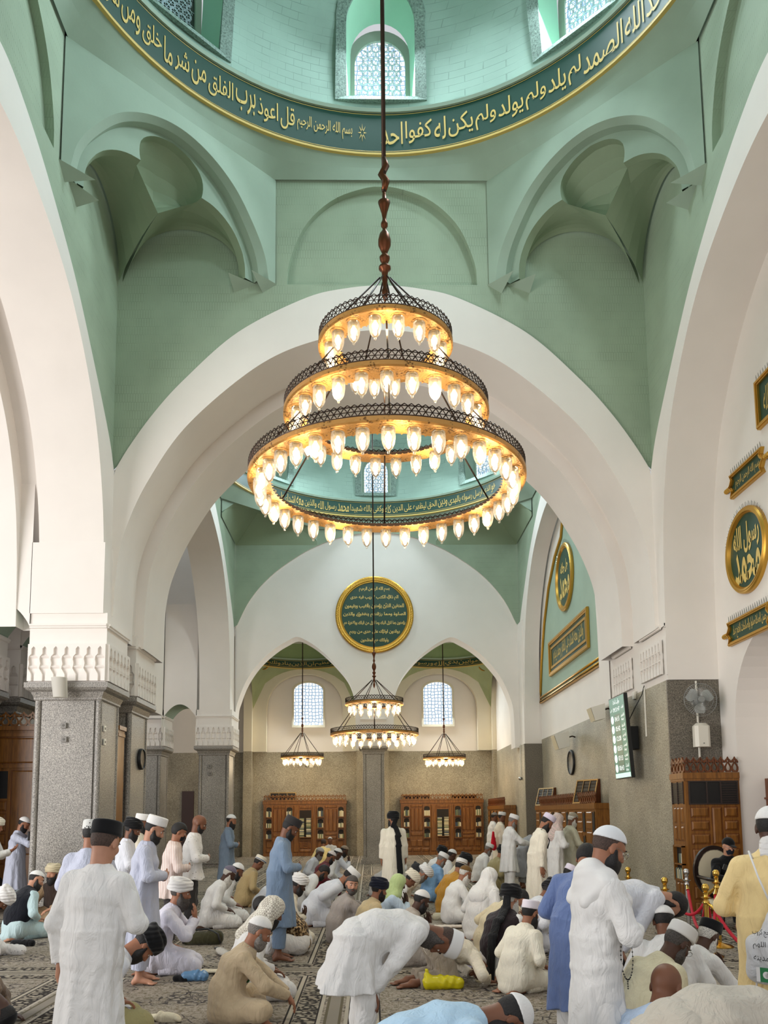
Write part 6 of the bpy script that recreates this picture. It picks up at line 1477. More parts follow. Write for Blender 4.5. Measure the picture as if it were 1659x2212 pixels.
def body_mesh(J, h, skin, thin, name='person', feet=True, hands=True):
    pts = [J[k] for k in J if k not in ('F', 'up', 'fw') and k[:2] not in ('to', 'hd', 'hn')]
    lo, hi = bounds(pts, .24); lo[2] = max(lo[2], -.01); v = Vol(lo, hi, h); sq = (LATY, 1.38)
    v.cone(J['pel'], J['wai'], .105, .10, .03, sq); v.cone(J['wai'], J['che'], .10, .10, .03, sq); v.cone(J['che'], J['che'] * .4 + J['nec'] * .6, .09, .05, .03, sq)
    F = J['F']; c = J['hea']; H = lambda x, y, z: c + F[0] * x + F[1] * y + F[2] * z
    v.cone(J['nec'] - J['up'] * .07, H(-.018, 0, -.06), .060, .056, .03)
    v.ell(H(-.012, 0, .026), (.100, .079, .098), .02, F); v.ell(H(.030, 0, -.052), (.062, .059, .072), .03, F); v.ell(H(.066, 0, -.098), (.026, .030, .022), .02, F)
    v.cone(H(.080, -.03, .026), H(.080, .03, .026), .012, .012, .016)
    for s in (-1, 1): v.ell(H(.056, .044 * s, -.025), (.030, .024, .026), .02, F); v.ell(H(-.006, .080 * s, -.008), (.020, .010, .034), .008, F); v.ell(H(.094, .032 * s, .004), (.016, .017, .012), .012, F, 'sub')
    v.cone(H(.088, 0, .012), H(.110, 0, -.030), .009, .014, .010); v.ell(H(.100, 0, -.036), (.014, .019, .010), .006, F)
    v.cone(H(.088, -.017, -.066), H(.088, .017, -.066), .009, .009, .008); v.cone(H(.086, -.013, -.077), H(.086, .013, -.077), .009, .009, .006)
    v.cone(H(.102, -.022, -.0715), H(.102, .022, -.0715), .0025, .0025, .003, op='sub')
    for n, s in (('L', 1), ('R', -1)):
        s0 = J['sh' + n] - J['up'] * .03 - LATY * .012 * s; v.cone(J['che'] + (s0 - J['che']) * .3, s0, .05, .036, .03); v.cone(s0, J['el' + n], .036, .034, .02); v.cone(J['el' + n], J['wr' + n], .034, .026, .015)
        if hands: hand(v, J['wr' + n], J['hd' + n], J['hn' + n], s, h)
        v.cone(J['hi' + n], J['kn' + n], .075, .050, .04); v.cone(J['kn' + n], J['an' + n], .050, .034, .02)
        if feet:
            a = J['an' + n]; t = J['to' + n] / np.linalg.norm(J['to' + n]); fl = V3(a[0], a[1], .03)
            if a[2] < .12:
                ball = V3(*(fl + t * .13)); heel = fl - t * .045; lat = np.cross(V3(0, 0, 1), t)
                v.cone(heel, a, .030, .036, .02); v.cone(a - V3(0, 0, .02), ball, .036, .024, .025, (lat, 1.3)); 
                for i, o in enumerate((-.034, -.016, .001, .017, .034)):
                    ln = (.042, .046, .05, .052, .058)[i if s * 1 > 0 else i]; v.cone(ball + lat * o * (1 if s < 0 else -1) - V3(0, 0, .008), ball + lat * o * 1.1 * (1 if s < 0 else -1) + t * ln - V3(0, 0, .013), max(.011, .62 * h), max(.010, .6 * h), .008)
    return v.build(name, skin)
def wrinkle(v, seed, amp, axis_stretch=(1, 1, .35), lam=.16):
    rn = np.random.RandomState(seed); q = tuple(slice(0, n) for n in v.f.shape); X, Y, Z = v.grid(q); w = 0
    for i in range(4):
        d = rn.normal(size=3) * np.array(axis_stretch); d = d / np.linalg.norm(d) * 2 * PI / (lam * rn.uniform(.6, 1.4)); e = rn.normal(size=3); e = e / np.linalg.norm(e) * 2 * PI / (lam * 2.6)
        ph = rn.uniform(0, 6); sg = np.sin(X * d[0] + Y * d[1] + Z * d[2] + ph + 1.1 * np.sin(X * e[0] + Y * e[1] + Z * e[2] + ph * 2)); w = w + np.sign(sg) * np.abs(sg) ** 1.5 * (.5 + .5 * np.sin(X * e[1] * .8 + Y * e[2] * .8 + Z * e[0] * .6 + ph)) / 2.6
    near = np.abs(v.f) < .08
    v.f = np.where(near, v.f + amp * w, v.f).astype(np.float32)
def top_garment(J, pose, h, mat, seed, name='robe', hem=.5, slim=1.0, sleeve=1.0, parent=None, amp=.010, sleeves=True, grow=0.0, collar=True, skirt=True, fat=1.0):
    ks = ('pel', 'wai', 'che', 'nec', 'shL', 'shR', 'elL', 'elR', 'wrL', 'wrR', 'knL', 'knR', 'anL', 'anR')
    lo, hi = bounds([J[k] for k in ks], .36); lo[2] = max(lo[2], 0.004); v = Vol(lo, hi, h); sq = (LATY, 1.40); g = grow
    b = fat
    v.cone(J['pel'], J['wai'], (.142 + g) * b, (.138 + g) * b, .05, sq); v.cone(J['wai'], J['che'], (.136 + g) * b, .130 + g, .05, sq)
    ctop = J['che'] * .35 + J['nec'] * .65
    v.cone(J['che'], ctop, .128 + g, .072 + g, .05, sq)
    if collar: v.cone(ctop, J['nec'] + J['up'] * .012, .082 + g, .070 + g, .02, cut=0)
    if skirt and pose in ('stand', 'bow'):
        zt = J['pel'][2] + (.10 if pose == 'stand' else .0); cx = J['pel'][0] - (.02 if pose == 'bow' else 0); rn = np.random.RandomState(seed + 5); phs = rn.uniform(0, 6, 4); nn = rn.randint(5, 8)
        def fn(X, Y, Z):
            t = np.clip((zt - Z) / max(.05, zt - hem), 0, 1.05); dx = (.140 + (.06 if pose == 'stand' else .10) * t) * slim + g; dy = (.195 + .055 * t) * slim + g
            xx = X - (cx + (.0 if pose == 'stand' else -.03) * t); th = np.arctan2(Y / dy, xx / dx); pl = 1 + (.025 + .085 * t) * (np.sin(nn * th + phs[0] + 1.2 * np.sin(2 * th + phs[1])) * .6 + np.sin((2 * nn + 1) * th + phs[2] + 2 * t) * .3)
            d = (np.sqrt((xx / dx) ** 2 + (Y / dy) ** 2) - pl) * np.minimum(dx, dy); d = np.maximum(d, hem + .012 * np.sin(th * 2 + phs[3]) - Z)
            return np.maximum(d, Z - zt - .04)
        v.put(fn, V3(cx - .34, -.36, hem - .02), V3(cx + .34, .36, zt + .05), .045)
        if pose == 'bow': v.cone(J['wai'], J['che'] - V3(0, 0, .03), .13, .12, .06, sq); v.cone(J['wai'] - V3(0, 0, .05), V3(J['wai'][0] * .55, 0, .78), .12, .10, .07, sq)
    elif skirt and pose in ('kneel', 'rise', 'cross', 'kneesup', 'chair', 'sujud', 'allfour'):
        for n in 'LR':
            r1 = .118 if pose != 'kneesup' else .105; v.cone(J['hi' + n], J['hi' + n] * .12 + J['kn' + n] * .88, r1, .098, .07)
            if pose in ('kneel', 'rise'): v.cone(J['kn' + n] * .8 + J['hi' + n] * .2, J['an' + n] + V3(.02, 0, .03), .075, .065, .07)
        if pose in ('kneel', 'rise'): v.cone(J['pel'] - V3(.03, 0, .06), V3(-.13, 0, .06), .12, .07, .08, (LATY, 1.7)); v.cone(V3(.12, 0, .14), V3(.34, 0, .12), .08, .07, .08, (LATY, 1.5))
        if pose in ('sujud', 'allfour'): v.cone(J['pel'], V3(-.16, 0, .20), .135, .10, .09, (LATY, 1.5)); v.cone(J['wai'], J['che'] - V3(0, 0, .05), .13, .12, .06, sq); v.cone(J['pel'] + V3(.08, 0, -.02), V3(.10, 0, .2), .12, .11, .08, (LATY, 1.4))
        if pose == 'cross': v.cone(V3(.08, 0, .11), V3(.24, 0, .10), .10, .07, .09, (LATY, 2.4)); v.cone(J['pel'] - V3(.02, 0, 0), V3(-.10, 0, .055), .135, .05, .08, (LATY, 1.6))
        if pose == 'kneesup': v.cone(J['pel'], V3(-.06, 0, .06), .13, .06, .08, (LATY, 1.5))
    for n in 'LR':
        a, e, w = J['sh' + n], J['el' + n], J['wr' + n]; v.cone(J['che'] + J['up'] * .115, a - J['up'] * .022, .078 + g, .058 + g, .06)
        if sleeves:
            ew = e * .04 + w * .96; v.cone(a - J['up'] * .02, e, .070 * sleeve + g, .062 * sleeve + g, .035); v.cone(e, ew, .061 * sleeve + g, .050 * sleeve + g, .022, cut=0)
    wrinkle(v, seed, amp, (1, 1, .16) if pose == 'stand' else (.45, 1, 1) if pose == 'bow' else (1, 1, .4), .15)
    if h < .0105: wrinkle(v, seed + 40, amp * .35, (1, 1, .7), .10)
    return v.build(name, mat, parent, 1)
def trouser_garment(J, pose, h, mat, seed, parent, hem=.13, r=1.0):
    lo, hi = bounds([J[k] for k in ('pel', 'knL', 'knR', 'anL', 'anR', 'hiL', 'hiR')], .2); lo[2] = max(lo[2], .002); v = Vol(lo, hi, h)
    v.cone(J['pel'], J['pel'] + V3(0, 0, .03), .128, .125, .03, (LATY, 1.34))
    for n in 'LR':
        v.cone(J['hi' + n], J['kn' + n], .104 * r, .084 * r, .05); a = J['kn' + n]; b = J['an' + n]
        e = b + (a - b) * (max(0, hem - .075) / max(.2, np.linalg.norm(a - b)) + .06); v.cone(a, e, .084 * r, .078 * r, .03, cut=0)
    wrinkle(v, seed + 3, .008, (.4, .4, 1) if pose in ('stand', 'bow', 'chair') else (1, 1, 1), .13)
    return v.build('trousers', mat, parent)
def head_items(J, h, parent, sp, seed):
    F = J['F']; c = J['hea']; H = lambda x, y, z: c + F[0] * x + F[1] * y + F[2] * z; hh = min(h, .008) if h < .012 else h * .8
    def vol(m=.20): return Vol(c - m, c + m, hh)
    beard = sp.get('beard'); hc = sp.get('hair', 'black')
    if beard:
        ln = dict(stub=.0, short=.02, mid=.05, long=.11)[beard]; v = vol(.26); t = dict(stub=.003, short=.010, mid=.014, long=.016)[beard]
        v.ell(H(.036, 0, -.062 - ln * .3), (.064 + t, .060 + t, .064 + t + ln * .35), .02, F); v.ell(H(.062 + ln * .1, 0, -.100 - ln * .5), (.034 + t, .040 + t, .028 + t + ln * .6), .03, F)
        for s in (-1, 1): v.cone(H(.012, .076 * s, -.012), H(.040, .060 * s, -.075), .010 + t * .5, .016 + t * .5, .02); v.cone(H(.106, .004 * s, -.050), H(.090, .034 * s, -.066), .008, .008, .01)
        # keep clear of the upper face and mouth
        def cut(X, Y, Z): return (X - c[0]) * F[2][0] + (Y - c[1]) * F[2][1] + (Z - c[2]) * F[2][2]
        q = tuple(slice(0, n) for n in v.f.shape); G = v.grid(q); z = cut(*G); x = (G[0] - c[0]) * F[0][0] + (G[1] - c[1]) * F[0][1] + (G[2] - c[2]) * F[0][2]
        lim = np.where(x > .055, -.048 , np.where(x > .02, -.048 + (.055 - x) * 1.4, .0)); v.f = np.maximum(v.f, z - lim).astype(np.float32)
        back = -.02 - x; v.f = np.maximum(v.f, back).astype(np.float32)
        v.ell(H(.104, 0, -.0715), (.016, .020, .007), .006, F, 'sub')
        v.build('beard', hair_mat(hc if hc in HAIRC else 'black'), parent)
    cov, cc = sp.get('cap', (None, None)); kind = sp.get('capkind', 'knit' if cov in ('skull', 'kufi') else 'turban' if cov == 'turban' else 'plain')
    # eyebrows and eyes
    if h < .0125:
        eb = MB(); ey = MB(); 
        for s in (-1, 1):
            eb.tube([H(.0965, .014 * s, .026), H(.096, .032 * s, .031), H(.084, .052 * s, .025)], [.004, .0045, .003], 5)
        eb.build('eyebrows', hair_mat('salt' if hc in ('grey', 'white') else 'black'), parent, smooth=True)
        for s in (-1, 1):
            e = MB(); e.lathe([(0, -.0105), (.0074, -.0074), (.0105, 0), (.0074, .0074), (0, .0105)], H(.0775, .032 * s, .003), 10); R_ = Matrix(tuple(map(tuple, F))).transposed(); e.lathe([(.006, .0), (.005, .0014), (0, .002)], H(.0870, .032 * s, .002), 10, 1, Matrix((F[1], F[2], F[0])).transposed()); e.build('eye', [plain('eye_white', srgb(214, 206, 196), .3), plain('iris', srgb(34, 22, 16), .2)], parent, smooth=True)
        l = MB(); l.tube([H(.098, -.024, -.0705), H(.1045, -.008, -.069), H(.1045, .008, -.069), H(.098, .024, -.0705)], [.003, .0048, .0048, .003], 6); l.build('lips', plain('lip_skin', srgb(120, 70, 62), .5), parent, smooth=True)
    if sp.get('hairstyle', 'short' if cov is None else 'under') in ('short', 'under', 'fade') and not sp.get('bald'):
        v = vol(); st = sp.get('hairstyle', 'short' if cov is None else 'under')
        th = .011 if st == 'short' else .0015 if st == 'fade' else .003
        def post(d, x, y, z): 
            line = np.where(x > .03, .052, np.where(x > -.015, -.01 + (x + .015) * 1.4, -.055)) - .026; return np.maximum(d, line - z)
        v.ell(H(-.012, 0, .026), (.100 + th, .079 + th, .098 + th), .0, F, post=post); v.build('hair', hair_mat('fade' if st == 'fade' else hc if hc in HAIRC else 'black'), parent)
    if cov in ('skull', 'kufi'):
        v = vol(.22)
        if cov == 'skull':
            def post(d, x, y, z): return np.maximum(d, (.018 + x * .22) - z)
            v.ell(H(-.013, 0, .030), (.109, .089, .104), .0, F, post=post)
        else:
            tl = D(-10)
            def fnk(X, Y, Z):
                px, py, pz = X - c[0], Y - c[1], Z - c[2]; x = px * F[0][0] + py * F[0][1] + pz * F[0][2] + .013; y = px * F[1][0] + py * F[1][1] + pz * F[1][2]; z = px * F[2][0] + py * F[2][1] + pz * F[2][2]
                x2 = x * math.cos(tl) - z * math.sin(tl) - .012; z2 = x * math.sin(tl) + z * math.cos(tl); tp = 1 - .5 * np.clip(z2 - .05, 0, 1)
                r = (np.sqrt((x2 / .112) ** 2 + (y / .092) ** 2) - tp) * .095; w = np.abs(z2 - .094) - .048; a = np.maximum(r, 0); b = np.maximum(w + .012, 0); rr = np.maximum(r + .012, 0)
                return np.minimum(np.maximum(r + .012, w + .012), 0) + np.sqrt(rr * rr + b * b) - .012
            v.put(fnk, c - .2, c + .24, 0)
        o = v.build('cap', fabric(cc, kind), parent)
        if sp.get('capband'):
            b = MB(); n = 28; b.tube([H(-.001 + .116 * math.cos(2 * PI * i / n), .096 * math.sin(2 * PI * i / n), .068 + .02 * math.cos(2 * PI * i / n)) for i in range(n)], .007, 6, closed=True); b.build('cap_band', fabric(sp['capband'], 'plain'), o, smooth=True)
    elif cov == 'turban':
        v = Vol(c - .27, c + .27, hh); rn = np.random.RandomState(seed); big = sp.get('tsize', 1.0)
        v.ell(H(-.015, 0, .060), (.112 * big, .096 * big, .098 * big), .0, F)
        for i, (tx, ty, z0, R, r) in enumerate(((.10, .38, .045, .098, .036), (.05, -.38, .050, .100, .036), (-.30, .10, .075, .098, .036), (.24, .05, .075, .094, .036), (.0, .22, .105, .078, .034), (.05, -.25, .112, .07, .034))):
            R *= big; r *= big
            def fnt(X, Y, Z, tx=tx, ty=ty, z0=z0, R=R, r=r):
                px, py, pz = X - c[0], Y - c[1], Z - c[2]; x = px * F[0][0] + py * F[0][1] + pz * F[0][2] + .018; y = px * F[1][0] + py * F[1][1] + pz * F[1][2]; z = px * F[2][0] + py * F[2][1] + pz * F[2][2] - z0; z = z - x * tx - y * ty
                q = np.sqrt(x * x + (y * 1.13) ** 2) - R; return np.sqrt(q * q + (z * .85) ** 2) - r
            v.put(fnt, c - .25, c + .25, .010)
        # trim under the brow line so the face stays open
        q = tuple(slice(0, n) for n in v.f.shape); G = v.grid(q); z = (G[0] - c[0]) * F[2][0] + (G[1] - c[1]) * F[2][1] + (G[2] - c[2]) * F[2][2]; x = (G[0] - c[0]) * F[0][0] + (G[1] - c[1]) * F[0][1] + (G[2] - c[2]) * F[0][2]; v.f = np.maximum(v.f, .005 + np.maximum(0, x) * .38 - z).astype(np.float32)
        o = v.build('turban', fabric(cc, kind), parent)
        tl_ = sp.get('tail')
        if tl_:
            b = Vol(*bounds([J['nec'] + V3(-.5, -.3, -1.0), J['hea'] + .3], .02), max(h, .01)); p0 = H(-.10, -.02, .02); p1 = J['nec'] - J['fw'] * .10 + LATY * -.03; p2 = J['che'] - J['fw'] * .165 + LATY * -.05; p3 = J['wai'] - J['fw'] * .20 + LATY * -.06; p4 = J['wai'] + (J['pel'] - J['wai']) * (tl_ * 3.2) - J['fw'] * .22 + LATY * -.07
            for a, e, r0, r1 in ((p0, p1, .02, .022), (p1, p2, .022, .022), (p2, p3, .022, .022), (p3, p4, .022, .024)): b.cone(a, e, r0, r1, .02, (LATY, 2.6))
            b.build('turban_tail', fabric(cc, 'cloth'), o)
    elif cov == 'shawl':
        v = Vol(*bounds([c, J['nec'] - J['up'] * .12, J['shL'], J['shR']], .22), max(hh, h * .8)); v.ell(H(-.018, 0, .022), (.118, .100, .112), .0, F); v.cone(H(-.03, 0, -.03), J['nec'] - J['up'] * .04 - J['fw'] * .02, .098, .115, .05, (LATY, 1.12))
        if sp.get('drape', 1):
            for n in 'LR': v.cone(J['nec'] - J['up'] * .03, J['sh' + n] + J['up'] * .02 - J['fw'] * .01, .085, .062, .05)
            v.cone(J['nec'] - J['up'] * .02, J['che'] - J['fw'] * .05, .12, .13, .05, (LATY, 1.3))
        else: v.cone(J['nec'] - J['fw'] * .05, J['che'] - J['fw'] * .12, .085, .055, .05, (LATY, 1.4))
        v.ell(H(.115, 0, -.030), (.075, .062, .105), .015, F, 'sub'); wrinkle(v, seed, .006, (1, 1, .5), .09); v.build('head_shawl', fabric(cc, sp.get('capkind', 'cloth')), parent)
    elif cov == 'peak':
        v = vol(.24)
        def post(d, x, y, z): return np.maximum(d, .012 - z)
        v.ell(H(-.012, 0, .030), (.110, .090, .108), .0, F, post=post); v.cone(H(.085, 0, .04), H(.15, 0, .028), .05, .045, .02, (F[2], .22)); v.build('cap', fabric(cc, 'plain'), parent)
    if sp.get('mask'):
        v = vol()
        def post(d, x, y, z): return np.maximum(np.maximum(d, z - .026), np.maximum(-.06 - z - .045, .012 - x))
        v.ell(H(.034, 0, -.046), (.076, .066, .082), .0, F, post=post); v.build('face_mask', fabric(sp['mask'], 'plain'), parent)
    if sp.get('glasses'):
        g = MB()
        for s in (-1, 1): g.tube([H(.108, s * (.034 + .024 * math.cos(2 * PI * i / 16)), .002 + .019 * math.sin(2 * PI * i / 16)) for i in range(16)], .0016, 5, closed=True); g.tube([H(.106, s * .058, .006), H(.02, s * .086, .01), H(-.01, s * .088, .0)], .0016, 5)
        g.tube([H(.108, -.010, .004), H(.112, 0, .008), H(.108, .010, .004)], .0016, 5); g.build('glasses', STEEL, parent)
PEOPLE = []
def person(u, v, yaw, label, pose='stand', top=('robe', .5), tc=None, bc=None, skin='mid', scale=1.0, Y=None, uh=None, group=None, lean=0, head=None, turn=0, arms=None, hl=None, hr=None, hmin=None, seed=None, vest=None, shawl=None, scarf=None, sleeve=1.0, fat=1.0, slim=1.0, tkind='cloth', bkind='cloth', hem=None, thobe=False, hx=None, skirt=True, tr=1.0, amp=.010, **sp):
    """u: column of the body, v: row where it meets the floor; yaw: 0 faces right, 90 faces away, -90 faces the camera"""
    if Y is None: Y = atZ(829, v, 0).y
    p = atY(u, 1800 if pose in ('stand', 'bow') else 1900, Y); seed = seed or len(PEOPLE) * 7 + 3
    h = max(.0062, Y * .0009 + .0016) if hmin is None else hmin
    J = make_pose(pose, lean, head, turn, arms, hl, hr)
    body = body_mesh(J, h, skin_mat(SK[skin]), True); body.location = (p.x, p.y, 0); body.rotation_euler = (0, 0, D(yaw)); body.scale = (scale,) * 3
    tag(body, label, 'person', group); body.name = 'person'
    tc = tc or (.8, .8, .78); tname, hm = top
    trouser_garment(J, pose, h * 1.1, fabric(bc or tc, bkind), seed, body, .13 if hem is None else hem, tr)
    top_garment(J, pose, h, fabric(tc, tkind), seed, tname, hm, slim, sleeve, body, fat=fat, skirt=skirt, amp=amp)
    if vest: top_garment(J, pose, h, fabric(vest, 'cloth'), seed, 'vest', J['pel'][2] - .08 if pose == 'stand' else .3, 1.0, 1, body, .005, sleeves=False, grow=.014, skirt=pose == 'stand')
    if shawl:
        vv = Vol(*bounds([J['nec'], J['shL'], J['shR'], J['che'], J['wai'] + J['fw'] * .2], .26), h)
        vv.cone(J['nec'] - J['fw'] * .045 - J['up'] * .01, J['nec'] - J['up'] * .045 - J['fw'] * .03, .088, .10, .03, (LATY, 1.2))
        for n in 'LR':
            s0 = J['nec'] * .35 + J['sh' + n] * .65 + J['up'] * .02 ; f0 = J['che'] + J['fw'] * .15 + (J['sh' + n] - J['che']) * .42; f1 = J['wai'] + J['fw'] * .165 + (J['sh' + n] - J['che']) * .40 * V3(1, 1, 0) + J['up'] * 0
            vv.cone(J['nec'] - J['fw'] * .05 - J['up'] * .04, s0, .055, .045, .04); vv.cone(s0, J['sh' + n] + J['up'] * .0, .045, .042, .04); vv.cone(s0, f0, .045, .028, .03); vv.cone(f0, f1, .026, .024, .03, (LATY, 1.9))
            vv.cone(J['sh' + n] - J['fw'] * .03, J['che'] - J['fw'] * .11 + (J['sh' + n] - J['che']) * .6 - J['up'] * .06, .045, .028, .05)
        vv.cone(J['nec'] - J['fw'] * .06 - J['up'] * .05, J['che'] - J['fw'] * .095, .07, .045, .06, (LATY, 1.9)); wrinkle(vv, seed, .004, (1, 1, 1), .09); vv.build('shoulder_shawl', fabric(shawl, 'plain'), body)
    if scarf:
        vv = Vol(*bounds([J['nec'], J['hea']], .2), h)
        for q, (a_, r_) in enumerate(((.005, .085), (.035, .078), (.062, .072))): vv.cone(J['nec'] - J['up'] * .03 + J['up'] * a_ - J['fw'] * .02, J['nec'] - J['up'] * .022 + J['up'] * a_ - J['fw'] * .016, r_, r_, .012, (J['up'], .35))
        vv.cone(J['nec'] - J['up'] * .03 - J['fw'] * .02, J['nec'] + J['up'] * .05 - J['fw'] * .012, .078, .068, .02)
        wrinkle(vv, seed, .005, (1, 1, 1), .06); vv.build('neck_scarf', fabric(scarf, 'turban'), body)
    head_items(J, h, body, sp, seed)
    PEOPLE.append(body); return body, J
# ================================================================== THE WORSHIPPERS
WH, CRM, LAV, PALE = srgb(224, 222, 219), srgb(222, 213, 194), srgb(186, 190, 207), srgb(214, 216, 223)
BLK, NAVY, BLUE, SKY, PERI = srgb(22, 22, 24), srgb(26, 30, 44), srgb(122, 142, 166), srgb(160, 192, 220), srgb(106, 124, 168)
KHK, BEIGE, TAN, GRY, OLIVE = srgb(170, 148, 106), srgb(188, 168, 138), srgb(206, 186, 146), srgb(150, 146, 142), srgb(146, 140, 104)
def vrow(d): return 1759 + 1.7 * FPX / d
S_ = 'stand'; K_ = 'kneel'
KNIT = ('skull', WH)
def pp(u, d, yaw, label, pose=S_, **k): return person(u, vrow(d), yaw, label, pose, Y=d, **k)
# --- foreground
pp(207, 5.05, 72, 'person in white kurta and black pillbox cap standing with back to us, nearest left', top=('kurta', .30), tc=WH, cap=('kufi', BLK), capkind='plain', hairstyle='fade', skin='light', scale=.965, arms='oneup', head=22, slim=.94, sleeve=1.0, hl=((.02, .24, .86), (.1, .1, -1), (0, -1, 0)), amp=.010)
pp(189, 7.7, 80, 'person in pale shirt and black-and-white patterned cap, behind the nearest standing man', top=('kurta', .4), tc=LAV, cap=('kufi', BLK), capkind='kufipat', skin='mid', scale=.96)
pp(180, 6.6, 30, 'person in black turban bowing low behind the nearest standing man, khaki trousers', K_, top=('shirt', .4), tc=PALE, bc=srgb(158, 150, 106), cap=('turban', BLK), beard='short', lean=20, head=72, tr=1.3, skin='mid', tsize=.95, scale=1.03)
pp(311, 8.75, 8, 'person in pale lavender tunic and white cap standing barefoot with folded hands', top=('kurta', .42), tc=LAV, cap=('kufi', WH), capkind='knit', beard='short', skin='light', scale=.985, head=28)
pp(1276, 4.7, 10, 'person in white kurta, shawl, cap and glasses standing nearest on the right', top=('kurta', .42), tc=WH, cap=('skull', srgb(222, 224, 226)), capkind='plain', hairstyle='fade', beard='mid', glasses=1, shawl=WH, skin='mid', scale=.945, head=30, fat=.88, slim=.84, amp=.009)
pp(1238, 6.0, 58, 'person in periwinkle blue robe standing behind the nearest right man, head hidden', top=('robe', .36), tc=PERI, bc=WH, lean=24, head=50, scale=.9, hairstyle='short', skin='mid', amp=.013)
pp(786, 5.85, 10, 'person in white kurta bowing with hand on knee, white cap and long grey beard', 'bow', top=('kurta', .56), tc=WH, cap=('kufi', WH), capkind='plain', beard='long', hair='salt', hairstyle='fade', skin='brown', head=122, lean=0, slim=1.08, amp=.010, scale=.93)
pp(492, 7.1, 12, 'person in beige tunic and white cap sitting cross-legged, grey beard', 'cross', top=('kurta', .3), tc=BEIGE, cap=KNIT, capkind='knit', beard='short', hair='grey', skin='mid', scale=.98, head=30, lean=4, hl=((.52, .02, .20), (.6, -.3, -.8), (-.5, 0, -.6)), hr=((.50, -.16, .22), (.6, .1, -.8), (-.5, 0, -.6)))
pp(524, 7.9, 18, 'person with pale chequered headscarf kneeling beside the beige cross-legged man', K_, tc=WH, cap=('shawl', srgb(226, 222, 208)), capkind='check', drape=0, beard='mid', skin='brown', arms='thighs', head=36)
pp(826, 4.3, 10, 'person in light blue shirt stooping at the bottom edge, white patterned cap', 'allfour', tc=srgb(176, 206, 228), bc=srgb(176, 206, 228), cap=('skull', WH), capkind='knit', beard='mid', skin='brown', head=88, lean=-15, scale=1.02)
pp(1474, 3.25, 8, 'person in grey-beige tunic bowing so only the broad back shows, bottom right', 'bow', top=('kurta', .4), tc=srgb(186, 178, 164), cap=KNIT, skin='brown', scale=.92, slim=1.1, hmin=.007)
pp(1364, 4.35, 46, 'bald person in light blue collared shirt kneeling at the bottom edge', K_, tc=srgb(186, 204, 226), bald=1, skin='brown', beard='stub', lean=10, head=34, scale=.98)
pp(1360, 5.9, 22, 'person in olive-cream tunic, white cap and glasses leaning forward, seated right', K_, tc=srgb(206, 198, 168), cap=('kufi', WH), capkind='plain', beard='short', hair='salt', glasses=1, skin='dark', lean=12, head=46, scale=1.02)
pp(1455, 6.7, 26, 'person in white shirt and black pillbox cap kneeling with hands raised to face', K_, tc=WH, cap=('kufi', BLK), capkind='plain', beard='short', hair='white', skin='dark', arms='face', lean=14, head=36, scale=0.92)
pp(1302, 7.0, 8, 'black-haired person in white shirt bowing behind the nearest right man', 'bow', lean=-5, top=('shirt', .78), tc=PALE, bc=BLK, hairstyle='short', skin='light', scale=1.0, head=120, beard='short')
pp(1432, 6.55, 72, 'person in white shirt and white knit cap seen from behind, black strap at neck', K_, tc=WH, cap=KNIT, capkind='knit', skin='brown', scale=1.0)
pp(1690, 7.2, 8, 'prostrating person in light grey trousers, low at the right edge', 'sujud', tc=WH, bc=srgb(188, 184, 184), cap=KNIT, skirt=False, tr=1.4, skin='brown')
YEL, JY = pp(1664, 5.0, 62, 'person in pale yellow robe with white neck scarf and drawstring bag, right edge', top=('thobe', .2), tc=srgb(234, 208, 150), cap=KNIT, scarf=WH, skin='dark', scale=1.0)
pp(1574, 12.42, -84, 'person in black uniform, cap, mask and glasses seated in the armchair', 'chair', top=('jacket', .4), tc=srgb(14, 14, 16), bc=srgb(16, 16, 18), cap=('peak', srgb(12, 12, 13)), mask=srgb(26, 30, 42), glasses=1, skin='light', arms='laphold', skirt=False, head=14, hem=.08)
# --- left
pp(36, 15.1, 6, 'person in pale lavender robe reading from raised hands before the tall teak screen', top=('robe', .42), tc=LAV, cap=KNIT, capkind='knit', beard='short', arms='face', head=34, scale=1.0)
pp(-22, 13.4, 10, 'person in cream turban cut off by the left edge, standing', tc=WH, top=('robe', .3), cap=('turban', CRM), arms='read', scale=.98)
pp(38, 11.9, 52, 'person in black vest over pale teal clothes sitting, white cap', K_, tc=srgb(178, 200, 202), bc=srgb(150, 176, 182), vest=srgb(20, 22, 30), cap=KNIT, capkind='knit', beard='short', skin='light', turn=-30)
pp(124, 13.9, -104, 'person in beige turban and brown vest sitting facing us by the left pillar', 'cross', tc=srgb(150, 126, 98), vest=srgb(58, 46, 40), cap=('turban', srgb(210, 196, 164)), beard='mid', skin='light', head=8, lean=-8)
pp(-76, 10.4, 8, 'person in white turban and white robe seated, cut off by left edge', K_, tc=WH, cap=('turban', WH), skin='brown', lean=16, head=60, beard='short')
pp(-132, 7.0, 2, 'prostrating person with black cap entering the frame at the lower left', 'sujud', tc=srgb(120, 100, 80), cap=('skull', BLK), capkind='plain', skin='dark')
pp(293, 12.2, 12, 'person in cream clothes and white embroidered cap standing behind the lavender tunic man', tc=CRM, top=('robe', .3), cap=('kufi', WH), skin='brown', beard='short')
pp(270, 11.2, 10, 'person in white robe, black turban and full beard standing near the left pillar', tc=PALE, top=('robe', .3), cap=('turban', BLK), beard='mid', skin='brown', scale=.96, head=24)
pp(306, 13.4, 14, 'person with small white cap mostly hidden behind the lavender tunic man', tc=WH, top=('robe', .3), cap=KNIT, skin='mid', scale=.93)
pp(371, 10.8, 14, 'young person with black hair and black face mask, pale pink striped shirt', top=('shirt', .7), tc=srgb(232, 220, 214), tkind='stripe', bc=srgb(60, 56, 56), hairstyle='short', mask=srgb(20, 20, 24), skin='mid', scale=.94, head=24)
